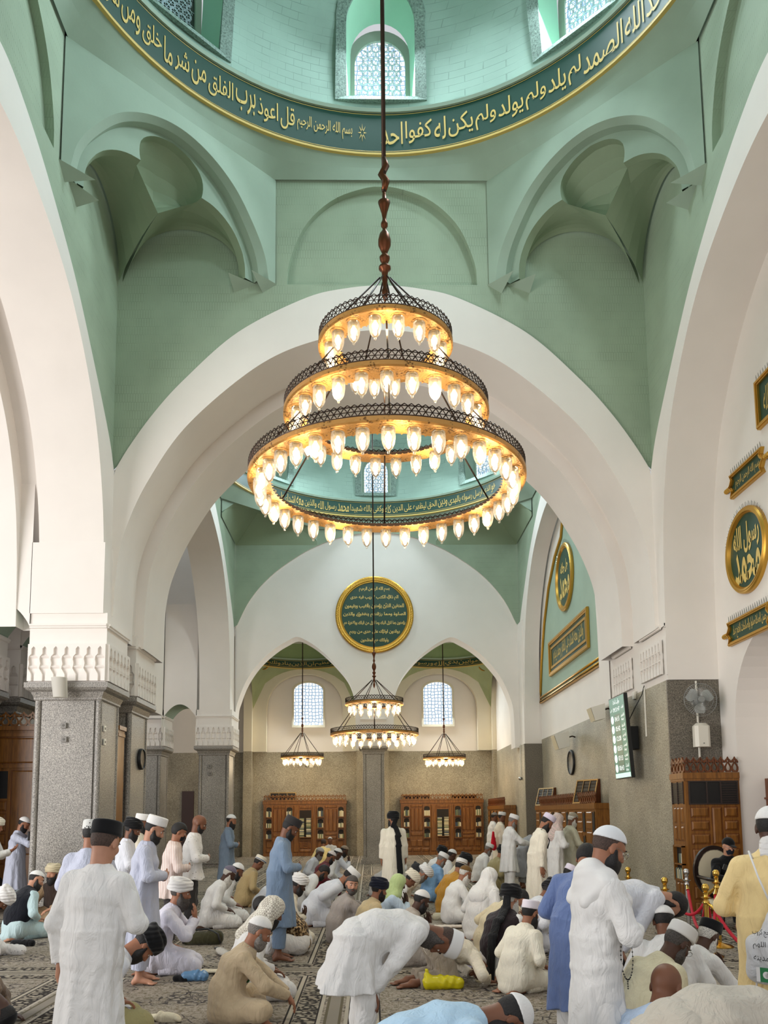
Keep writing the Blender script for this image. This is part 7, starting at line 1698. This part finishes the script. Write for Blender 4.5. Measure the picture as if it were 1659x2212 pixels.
pp(414, 11.9, 6, 'bald person in white dotted shirt and dark grey jeans with folded arms', top=('shirt', .82), tc=WH, tkind='dots', bc=srgb(56, 54, 54), bald=1, skin='brown', beard='stub', hem=.10, tr=.95, head=26)
pp(339, 9.3, 8, 'person in white turban and grey beard kneeling with cupped hands before the face', K_, tc=srgb(214, 212, 224), cap=('turban', WH), beard='mid', hair='salt', skin='mid', arms='face', scale=1.04, head=14)
pp(490, 17.2, 4, 'person in slate blue tunic and white knit cap standing by the farther left pillar', top=('kurta', .4), tc=srgb(120, 136, 154), cap=KNIT, capkind='knit', beard='mid', skin='mid')
pp(453, 12.9, 14, 'person in white robe, mauve cap and white beard kneeling hands on thighs', K_, tc=WH, cap=('skull', srgb(112, 106, 122)), capkind='knit', beard='long', hair='white', skin='dark', head=38)
pp(473, 13.6, 14, 'person in white robe and white cap kneeling beside the white-bearded man', K_, tc=WH, cap=KNIT, capkind='knit', skin='brown', beard='short', head=36)
pp(526, 15.8, 28, 'person in khaki shirt and banded cream cap kneeling left of the blue man', K_, tc=KHK, cap=('kufi', CRM), capband=srgb(70, 100, 140), skin='brown', head=40)
pp(566, 14.0, 12, 'person in white robe stooped behind the standing blue tunic man', 'rise', tc=PALE, cap=KNIT, skin='brown')
pp(604, 10.0, 8, 'person in blue tunic and charcoal cap standing with clasped hands, centre left', top=('kurta', .40), tc=BLUE, cap=('kufi', srgb(52, 50, 50)), capkind='plain', beard='short', skin='brown', scale=.98, head=38)
pp(604, 11.3, 14, 'person in coiled white turban kneeling with raised dark hands', K_, tc=CRM, cap=('turban', WH), skin='dark', arms='dua', head=30, beard='short', scale=0.94)
pp(648, 10.5, 172, 'person in brown mottled shirt and white trousers sitting bent beside the blue man', 'cross', tc=srgb(110, 84, 52), tkind='camo', bc=WH, skirt=False, tr=1.3, skin='brown', lean=26, head=70, hairstyle='short')
pp(728, 11.3, 20, 'dark-haired person in grey shirt sitting with knees up, looking at us', 'kneesup', tc=srgb(150, 142, 136), bc=srgb(140, 132, 126), hairstyle='short', hair='salt', beard='stub', skin='light', turn=-95, head=8, lean=-4)
pp(674, 13.0, 8, 'person in white robe and white cap leaning forward, rising from prayer', 'rise', tc=PALE, cap=('kufi', WH), capkind='plain', skin='mid', scale=1.08, beard='short')
pp(646, 14.6, 18, 'person in white shirt with bare dark hair and bowed head', K_, tc=WH, hairstyle='short', skin='brown', lean=16, head=58, beard='short')
pp(666, 19.8, -14, 'person in pale robe, grey cap and grey beard kneeling, far centre left', K_, tc=PALE, cap=('skull', srgb(176, 172, 166)), beard='mid', hair='grey', skin='dark')
pp(686, 17.8, 16, 'person in maroon shirt and striped cap kneeling', K_, tc=srgb(98, 28, 36), cap=('skull', WH), capkind='stripe', skin='brown', beard='short', head=38)
pp(703, 19.0, 14, 'person in white robe kneeling just beyond the maroon shirt', K_, tc=WH, cap=KNIT, skin='dark', head=32)
pp(719, 20.6, 10, 'person in taupe cap with raised hands, far centre left', K_, tc=PALE, cap=('skull', srgb(150, 132, 112)), skin='dark', arms='face', beard='short')
pp(696, 26.0, 84, 'person in pale yellow shirt seen from behind before the left far bookcase', K_, tc=srgb(228, 210, 150), hairstyle='short', hair='brown', skin='brown')
pp(713, 29.4, -86, 'person in white cap leaning back against the left far bookcase, facing us', 'cross', tc=WH, cap=KNIT, skin='brown', lean=-14, head=0, arms='read')
pp(850, 16.2, 98, 'person in cream robe and black turban with long black tail walking away', top=('thobe', .16), tc=srgb(234, 226, 208), cap=('turban', BLK), arms='down', tail=1.1, skin='mid', beard='mid', scale=1.0, head=10, turn=24)
pp(816, 17.6, 22, 'person in grey shirt bent low beside the walking man', K_, tc=srgb(168, 164, 160), cap=KNIT, skin='brown', lean=34, head=80)
pp(856, 14.9, 8, 'person in big white turban and cream robe bending forward, grey beard', 'rise', tc=CRM, cap=('turban', WH), tsize=1.2, beard='mid', hair='grey', skin='mid', scale=0.94)
pp(836, 13.4, 16, 'person in white turban half hidden behind the green headscarf', K_, tc=WH, cap=('turban', CRM), tsize=1.1, lean=18, head=50, skin='brown', scale=.92)
pp(815, 11.6, 16, 'person under pale green headscarf raising clasped hands to face', K_, tc=srgb(186, 204, 220), cap=('shawl', srgb(178, 196, 138)), skin='dark', arms='face', lean=8, head=26, scale=0.95)
pp(780, 10.4, 20, 'person in navy turban and tan shirt kneeling behind the bowing man', K_, tc=TAN, cap=('turban', NAVY), beard='short', skin='mid', head=18, scale=0.93)
pp(852, 9.6, 14, 'person in white cap covering the face with both hands', K_, tc=srgb(170, 160, 150), cap=KNIT, capkind='plain', beard='short', skin='dark', arms='face', lean=10, head=30, scale=0.92)
pp(938, 8.5, 14, 'prostrating person in cream cap and grey trousers behind the yellow bag', 'sujud', tc=CRM, bc=srgb(150, 138, 122), cap=('kufi', srgb(222, 208, 168)), capkind='plain', skirt=False, tr=1.35, skin='brown', scale=.9)
# --- right half
pp(1070, 8.8, 40, 'person in black turban with long tail, dark vest and grey beard, kneeling', K_, tc=WH, vest=srgb(40, 30, 34), cap=('turban', BLK), tail=1.0, beard='long', hair='white', skin='light', arms='face', head=18, scale=0.96)
pp(1126, 10.3, 26, 'person in black turban bowing forward beyond the dark vest', K_, tc=PALE, cap=('turban', BLK), lean=16, head=54, skin='brown', beard='short')
pp(1054, 10.2, 30, 'person in tan shirt kneeling with head hidden behind the dark vest', K_, tc=srgb(214, 200, 168), lean=24, head=70, hairstyle='short', skin='mid')
pp(1030, 11.5, 40, 'person wrapped in white cloth with white hood, kneeling', K_, tc=WH, cap=('shawl', WH), skin='mid', head=26)
pp(974, 13.2, 14, 'person in white robe and brown cap with glasses and white beard, sitting', 'cross', tc=WH, cap=('skull', srgb(110, 82, 44)), capkind='plain', beard='long', hair='white', glasses=1, skin='mid', head=30)
pp(964, 14.2, 36, 'person in mustard shirt and white banded cap kneeling', K_, tc=srgb(186, 136, 52), cap=('kufi', WH), capband=srgb(110, 90, 60), skin='mid', lean=6)
pp(976, 15.4, 22, 'person in black turban and cream shawl with dark edging, kneeling', K_, tc=srgb(216, 206, 178), cap=('turban', BLK), shawl=srgb(214, 204, 176), skin='brown', beard='short')
pp(926, 16.3, 24, 'person in light blue tunic and white cap kneeling, reading from hands', K_, tc=srgb(128, 166, 204), cap=('kufi', WH), beard='short', hair='grey', skin='mid', arms='read', head=40)
pp(951, 17.9, 18, 'person in white knit cap kneeling beyond the light blue tunic', K_, tc=WH, cap=KNIT, capkind='knit', skin='dark')
pp(931, 18.9, 24, 'person in black turban and white robe kneeling at far centre right', K_, tc=WH, cap=('turban', BLK), skin='mid')
pp(1034, 20.8, 14, 'person in white robe, white cap and grey beard kneeling before the far right bookcase', K_, tc=WH, cap=('kufi', WH), beard='mid', hair='grey', skin='brown')
pp(1061, 18.4, 20, 'person in khaki robe and black turban kneeling', K_, tc=srgb(160, 148, 108), cap=('turban', BLK), beard='short', skin='mid', scale=1.02)
pp(1098, 17.2, 8, 'person in white kurta and white cap standing with arms stretched forward', top=('kurta', .52), tc=WH, cap=('kufi', WH), capkind='plain', arms='reach', skin='mid', beard='short', hair='grey', head=30, scale=.97)
pp(1063, 24.6, 6, 'person in white robe and grey cap, farthest standing on the right', tc=WH, top=('thobe', .1), cap=('skull', srgb(130, 124, 118)), skin='brown')
pp(1078, 22.6, 6, 'person in cream robe and white cap standing with a red cloth', tc=CRM, top=('thobe', .1), cap=('kufi', WH), skin='brown')
pp(1126, 19.0, 8, 'person in grey sleeves and striped cap stooping by the right bookcase', tc=srgb(150, 152, 156), top=('robe', .3), cap=('kufi', WH), capkind='stripe', lean=34, head=70, skin='brown', scale=.86)
pp(1158, 13.4, 6, 'person in cream robe, lavender cap and long black beard standing, head bowed', top=('thobe', .22), tc=srgb(232, 224, 206), cap=('kufi', srgb(214, 204, 222)), capkind='plain', beard='long', skin='mid', arms='down', lean=6, head=44, scale=.99)
pp(1198, 15.9, 8, 'person in red chequered headscarf and white robe standing behind the cream robe', top=('thobe', .1), tc=WH, cap=('shawl', srgb(220, 190, 186)), capkind='check', skin='mid', scale=.98)
pp(1228, 16.2, 10, 'person in sage grey robe, taupe cap and white beard standing', top=('thobe', .14), tc=srgb(196, 192, 170), cap=('skull', srgb(148, 138, 120)), beard='mid', hair='white', skin='brown', scale=.99, head=26)
pp(1184, 12.6, 14, 'person in dark robe and lavender cap seated behind the cream robed man', K_, tc=srgb(40, 36, 38), cap=('kufi', srgb(220, 212, 226)), skin='dark', lean=8, head=40)
pp(1108, 8.1, 36, 'person in cream shirt, white cap and long black beard kneeling', K_, tc=srgb(232, 226, 208), cap=('kufi', srgb(232, 224, 232)), capkind='plain', beard='long', skin='mid', head=20, scale=0.88)
# ================================================================== THINGS ON THE FLOOR AND CARRIED
def blob(name, u, v, parts, mat, label, cat, h=.008, amp=.006, lam=.07, yaw=0, seed=1, Y=None, z0=0.0, build=True):
    """soft thing from SDF cones: parts = [((x,y,z),(x,y,z),r0,r1[,squash])]; placed where pixel (u,v) meets the floor"""
    p = atZ(u, v, 0) if Y is None else atY(u, v, Y)
    pts = [q for a in parts for q in a[:2]]; lo, hi = bounds(pts, .16); lo[2] = max(lo[2], .003 if Y is None else lo[2]); vv = Vol(lo, hi, h)
    for a in parts: vv.cone(V3(*a[0]), V3(*a[1]), a[2], a[3], .03, a[4] if len(a) > 4 else None)
    wrinkle(vv, seed, amp, (1, 1, 1), lam); o = vv.build(name, mat); o.location = (p.x, p.y, z0 if Y is None else p.z); o.rotation_euler = (0, 0, D(yaw)); tag(o, label, cat); return o
ZF = (V3(0, 0, 1), .35)
YELB = plain('yellow_plastic', srgb(214, 200, 20), .25); BLUB = plain('blue_plastic', srgb(92, 132, 170), .3)
blob('plastic_bag', 955, 2136, [((-.13, 0, .06), (.16, .02, .05), .07, .06), ((-.13, 0, .08), (-.15, .0, .17), .04, .02), ((.0, .03, .08), (.1, 0, .08), .05, .04)], YELB, 'crumpled yellow plastic bag on the carpet', 'bag', .006, .010, .08)
blob('plastic_bag', 420, 2119, [((-.09, 0, .05), (.09, .01, .05), .05, .055), ((0, 0, .07), (.03, 0, .10), .03, .02)], BLUB, 'small crumpled blue plastic bag on the carpet', 'bag', .006, .009, .06)
blob('pouch', 390, 2120, [((-.05, 0, .03), (.05, 0, .03), .034, .034)], fabric(BLK, 'plain'), 'small black pouch beside the blue plastic bag', 'pouch', .006)
blob('folded_cloth', 432, 2104, [((-.26, 0, .03), (.26, .0, .03), .06, .055, ZF)], fabric(srgb(226, 216, 190)), 'long folded cream cloth on the carpet behind the blue bag', 'cloth', .008)
blob('folded_cloth', 322, 2206, [((-.20, 0, .03), (.18, .03, .03), .08, .05, ZF), ((.1, 0, .03), (.24, -.04, .03), .05, .04)], fabric(srgb(222, 212, 186)), 'crumpled cream cloth at the bottom edge beside the nearest standing man', 'cloth', .008, .01)
blob('shoulder_bag', 456, 2004, [((-.12, 0, .05), (.12, 0, .04), .07, .06), ((.1, 0, .03), (.26, 0, .02), .04, .02), ((-.05, 0, .1), (.02, 0, .11), .05, .04)], fabric(BLK), 'black cloth bag lying on the carpet near the bare feet', 'bag', .009)
bp = blob('backpack', 440, 2040, [((-.2, 0, .07), (.16, .02, .08), .09, .10), ((.1, 0, .12), (.2, 0, .12), .06, .05)], fabric(srgb(66, 64, 44)), 'dark olive backpack lying behind the kneeling white turban man', 'backpack', .009)
st_ = MB(); st_.tube([(-.25, -.1, .03), (-.3, -.02, .12), (-.15, .0, .19), (.05, .0, .2), (.2, -.06, .14), (.24, -.1, .03)], .014, 6); st_.build('strap', BLACK, bp, smooth=True)
um = empty('umbrella', atZ(487, 2068, 0), D(-62)); tag(um, 'folded grey umbrella lying by the olive backpack', 'umbrella')
m = MB(); m.tube([(-.3, 0, .05), (-.2, 0, .05), (.05, 0, .05), (.28, 0, .03)], [.03, .045, .04, .012], 10); m.build('canopy', fabric(srgb(160, 156, 146)), um, smooth=True); m = MB(); m.tube([(-.3, 0, .05), (-.42, 0, .05), (-.46, .03, .05), (-.44, .06, .05)], .012, 8); m.build('handle', BLACK, um, smooth=True)
blob('pouch', 958, 1987, [((-.12, 0, .05), (.12, 0, .05), .065, .06)], fabric(srgb(196, 190, 168)), 'beige zipped pouch on the carpet behind the covered face', 'pouch', .009, .004)
blob('folded_cloth', 965, 2006, [((-.2, 0, .03), (.2, .0, .03), .08, .07, ZF)], fabric(srgb(220, 206, 192)), 'folded pale cloth lying before the beige pouch', 'cloth', .009, .01)
blob('folded_cloth', 1040, 2092, [((-.10, 0, .06), (.10, .04, .05), .075, .06), ((-.2, -.02, .04), (0, 0, .05), .04, .05)], fabric(srgb(200, 192, 212)), 'rolled lavender cloth at the prostrating man\'s head', 'cloth', .008, .012, .06)
blob('folded_cloth', 1180, 2010, [((-.16, 0, .05), (.16, .02, .04), .07, .06), ((0, 0, .08), (.1, .05, .08), .05, .04)], fabric(srgb(216, 212, 206)), 'crumpled white cloth between the kneeling men and the blue robe', 'cloth', .009, .012)
pb = blob('carrier_bag', 16, 2062, [((-.12, 0, .06), (.16, 0, .05), .08, .07)], fabric(WH, 'dots'), 'white dotted plastic carrier bag at the left edge', 'bag', .008, .008)
blob('pouch', 48, 2044, [((-.11, 0, .04), (.12, 0, .04), .05, .05)], fabric(BLK), 'black pouch lying beside the white dotted bag', 'pouch', .009)
blob('folded_cloth', 30, 2030, [((-.14, 0, .03), (.18, 0, .03), .07, .06, ZF)], fabric(srgb(226, 214, 200)), 'cream cloth lying behind the black pouch at left', 'cloth', .009)
a = atZ(40, 2019, 0); b = atZ(92, 2019, 0); m = MB(); m.cyl((a.x, a.y, .02), (b.x, b.y, .02), .016, .012, 10); tag(m.build('walking_stick', WOODC, smooth=True), 'wooden walking stick lying on the carpet at left', 'stick')
blob('carry_bag', 899, 1880, [((0, 0, .05), (.03, 0, -.12), .10, .14), ((0, 0, .05), (-.02, .0, .16), .03, .02)], fabric(srgb(50, 50, 52)), 'dark bag carried by the walking man in black turban', 'bag', .014, .01, Y=16.0)
blob('carrier_bag', 1178, 1962, [((0, 0, .12), (.02, 0, -.12), .03, .10), ((0, 0, .12), (0, 0, .24), .02, .012)], fabric(WH, 'plain'), 'white plastic bag hanging from the cream robed man\'s hand', 'bag', .011, .01, Y=13.2)
blob('red_cloth', 1066, 1822, [((0, 0, .3), (0, 0, -.1), .03, .09)], fabric(srgb(190, 20, 40)), 'small red cloth hanging beside the farthest standing men', 'cloth', .016, .01, Y=22.3)
m = MB(); c = atY(63, 1806, 14.85); m.chbox(c, (.03, .09, .16), .008); tag(m.build('smartphone', BLACK), 'dark phone held up by the man before the teak screen', 'phone')
m = MB(); c = atY(1573, 1876, 11.9); m.chbox(c, (.16, .02, .08), .006, 0, Matrix.Rotation(.4, 3, 'Y')); tag(m.build('smartphone', BLACK), 'dark phone in the seated guard\'s hands', 'phone')
# prayer beads hanging from the nearest right man's hands
pbk = empty('prayer_beads', atY(1352, 2018, 4.55)); tag(pbk, 'string of black prayer beads hanging from the nearest right man\'s hands', 'prayer beads'); bd = MB(); n = 33
for i in range(n):
    a = 2 * PI * i / n; bd.lathe([(0, -.0055), (.0055, 0), (0, .0055)], (.026 * math.sin(a), -.02 * math.sin(a), -.12 + .12 * math.cos(a)), 6)
for i in range(4): bd.lathe([(0, -.006), (.005, 0), (0, .006)], (0, 0, -.25 - .012 * i), 6)
bd.build('beads', BLACK, pbk); cd = MB(); cd.tube([(.026 * math.sin(2 * PI * i / 32), -.02 * math.sin(2 * PI * i / 32), -.12 + .12 * math.cos(2 * PI * i / 32)) for i in range(32)], .0015, 4, closed=True); cd.build('cord', plain('bead_cord', srgb(120, 110, 100), .7), pbk)
# drawstring bag on the yellow robe's back
yr = YEL; ang = yr.rotation_euler.z; bk = empty('drawstring_bag', (yr.location.x - .21 * math.cos(ang), yr.location.y - .21 * math.sin(ang), .98), ang - PI / 2 - .35); tag(bk, 'white drawstring bag with script and small green flag, on the yellow robe\'s back', 'bag')
vv = Vol((-.28, -.14, -.36), (.28, .14, .24), .0075)
for q in (((-.10, 0, -.20), (.10, 0, -.20), .075, .075), ((-.11, 0, -.05), (.11, 0, -.05), .06, .06), ((0, 0, -.05), (0, 0, .17), .11, .02), ((-.08, 0, -.12), (.08, 0, -.12), .08, .08)): vv.cone(V3(*q[0]), V3(*q[1]), q[2], q[3], .05)
wrinkle(vv, 9, .005, (1, 1, .3), .08); vv.build('sack', fabric(srgb(216, 216, 218)), bk)
m = MB()
for s in (-1, 1): m.tube([(s * .01, -.01, .18), (s * .07, -.02, .34), (s * .15, .06, .48), (s * .17, .2, .40)], .006, 6); m.tube([(s * .12, 0, -.26), (s * .14, .02, -.36), (s * .1, .02, -.4)], .006, 6)
m.build('drawstring', fabric(WH, 'plain'), bk, smooth=True)
fs = lambda x, z: (x, -.118 - .0 * z, z)
g = MB()
for i, tx in enumerate(('رحمن حج گروپ', 'لبيك اللهم', 'مكة مدينه')): place_text(g, ar(tx.replace('گ', 'ك').replace('پ', 'ب')), lambda x, z, i=i: fs(x + .0, .03 - i * .07 + z), .16, .045, offset=.004)
g.build('lettering', BLACK, bk, fixn=False)
g = MB(); FL = lambda x, z: (x, -.125, z)
g.poly([FL(-.065, -.24), FL(.045, -.24), FL(.045, -.16), FL(-.065, -.16)]); cres = [(.02 * math.cos(a) + .0, -.20 + .02 * math.sin(a)) for a in np.linspace(.6, 5.7, 14)] + [(.016 * math.cos(a) + .008, -.20 + .016 * math.sin(a)) for a in np.linspace(5.4, .9, 14)]
g.build('flag_print', plain('flag_green', srgb(40, 120, 70), .7), bk); g = MB(); g.poly([(x - .01, -.1265, z) for x, z in cres]); g.poly([(-.066, -.1262, -.24), (-.045, -.1262, -.24), (-.045, -.1262, -.16), (-.066, -.1262, -.16)]); g.build('flag_crescent', fabric(WH, 'plain'), bk)
# lanyards and uniform badges (parts of the people who wear them)
def wearing(label): return next(o for o in PEOPLE if o['label'].startswith(label))
def lanyard(label, name, mat, pose, **k):
    o = wearing(label); J = make_pose(pose, **k); m = MB(); up, fw, n_ = J['up'], J['fw'], J['nec']
    pts = [J['che'] + fw * .155 + up * -.02]
    L_ = [n_ - fw * .085 - up * .03, n_ + LATY * .085 - fw * .02, n_ + LATY * .09 + fw * .06 - up * .05, J['che'] + fw * .155 + LATY * .05 + up * .05, J['che'] + fw * .165 - up * .08]
    m.tube([Vector(p) for p in L_], .009, 6); m.tube([Vector(p * V3(1, -1, 1)) for p in L_], .009, 6); m.build(name, mat, o, smooth=True)
t_ = NT('tricolour_ribbon'); tc_ = t_.obj(); w_ = t_.n('ShaderNodeTexNoise', Scale=30.0); t_.l(tc_, 'Object', w_, 'Vector'); r_ = t_.ramp([(.40, srgb(210, 110, 40)), (.47, srgb(230, 228, 220)), (.55, srgb(40, 100, 60))], 'CONSTANT'); t_.l(w_, 'Fac', r_, 'Fac'); t_.l(r_, 'Color', t_.b, 'Base Color')
lanyard('person in beige tunic', 'lanyard', t_.m, 'cross', lean=4, head=30)
lanyard('person in white shirt and white knit cap seen', 'lanyard', fabric(BLK, 'plain'), K_)
lanyard('person in cream robe, lavender cap', 'lanyard', fabric(NAVY, 'plain'), S_, lean=6, head=44, arms='down')
gd = wearing('person in black uniform'); J = make_pose('chair'); m = MB(); R_ = Matrix(((0, J['fw'][0], 0), (1, 0, 0), (0, 0, 1)))
c = J['che'] + J['fw'] * .152; bpos = lambda y, z, x=0: Vector((c[0] + x - .002 - abs(y) * .35, y, c[2] + z))
m.tube([bpos(.105 + .032 * math.cos(2 * PI * i / 20), .02 + .032 * math.sin(2 * PI * i / 20), .018) for i in range(20)], .003, 5, closed=True); m.tube([bpos(.08, .015, .02), bpos(.13, .015, .014)], .004, 5); m.tube([bpos(.09, .028, .02), bpos(.12, .028, .014)], .003, 5); m.build('badge', fabric(WH, 'plain'), gd)
m = MB(); place_text(m, ar('امن المسجد'), lambda x, z: bpos(-.09 + x, .05 + z, .022), -.10, .022, offset=.01); m.build('name_print', fabric(WH, 'plain'), gd, fixn=False)
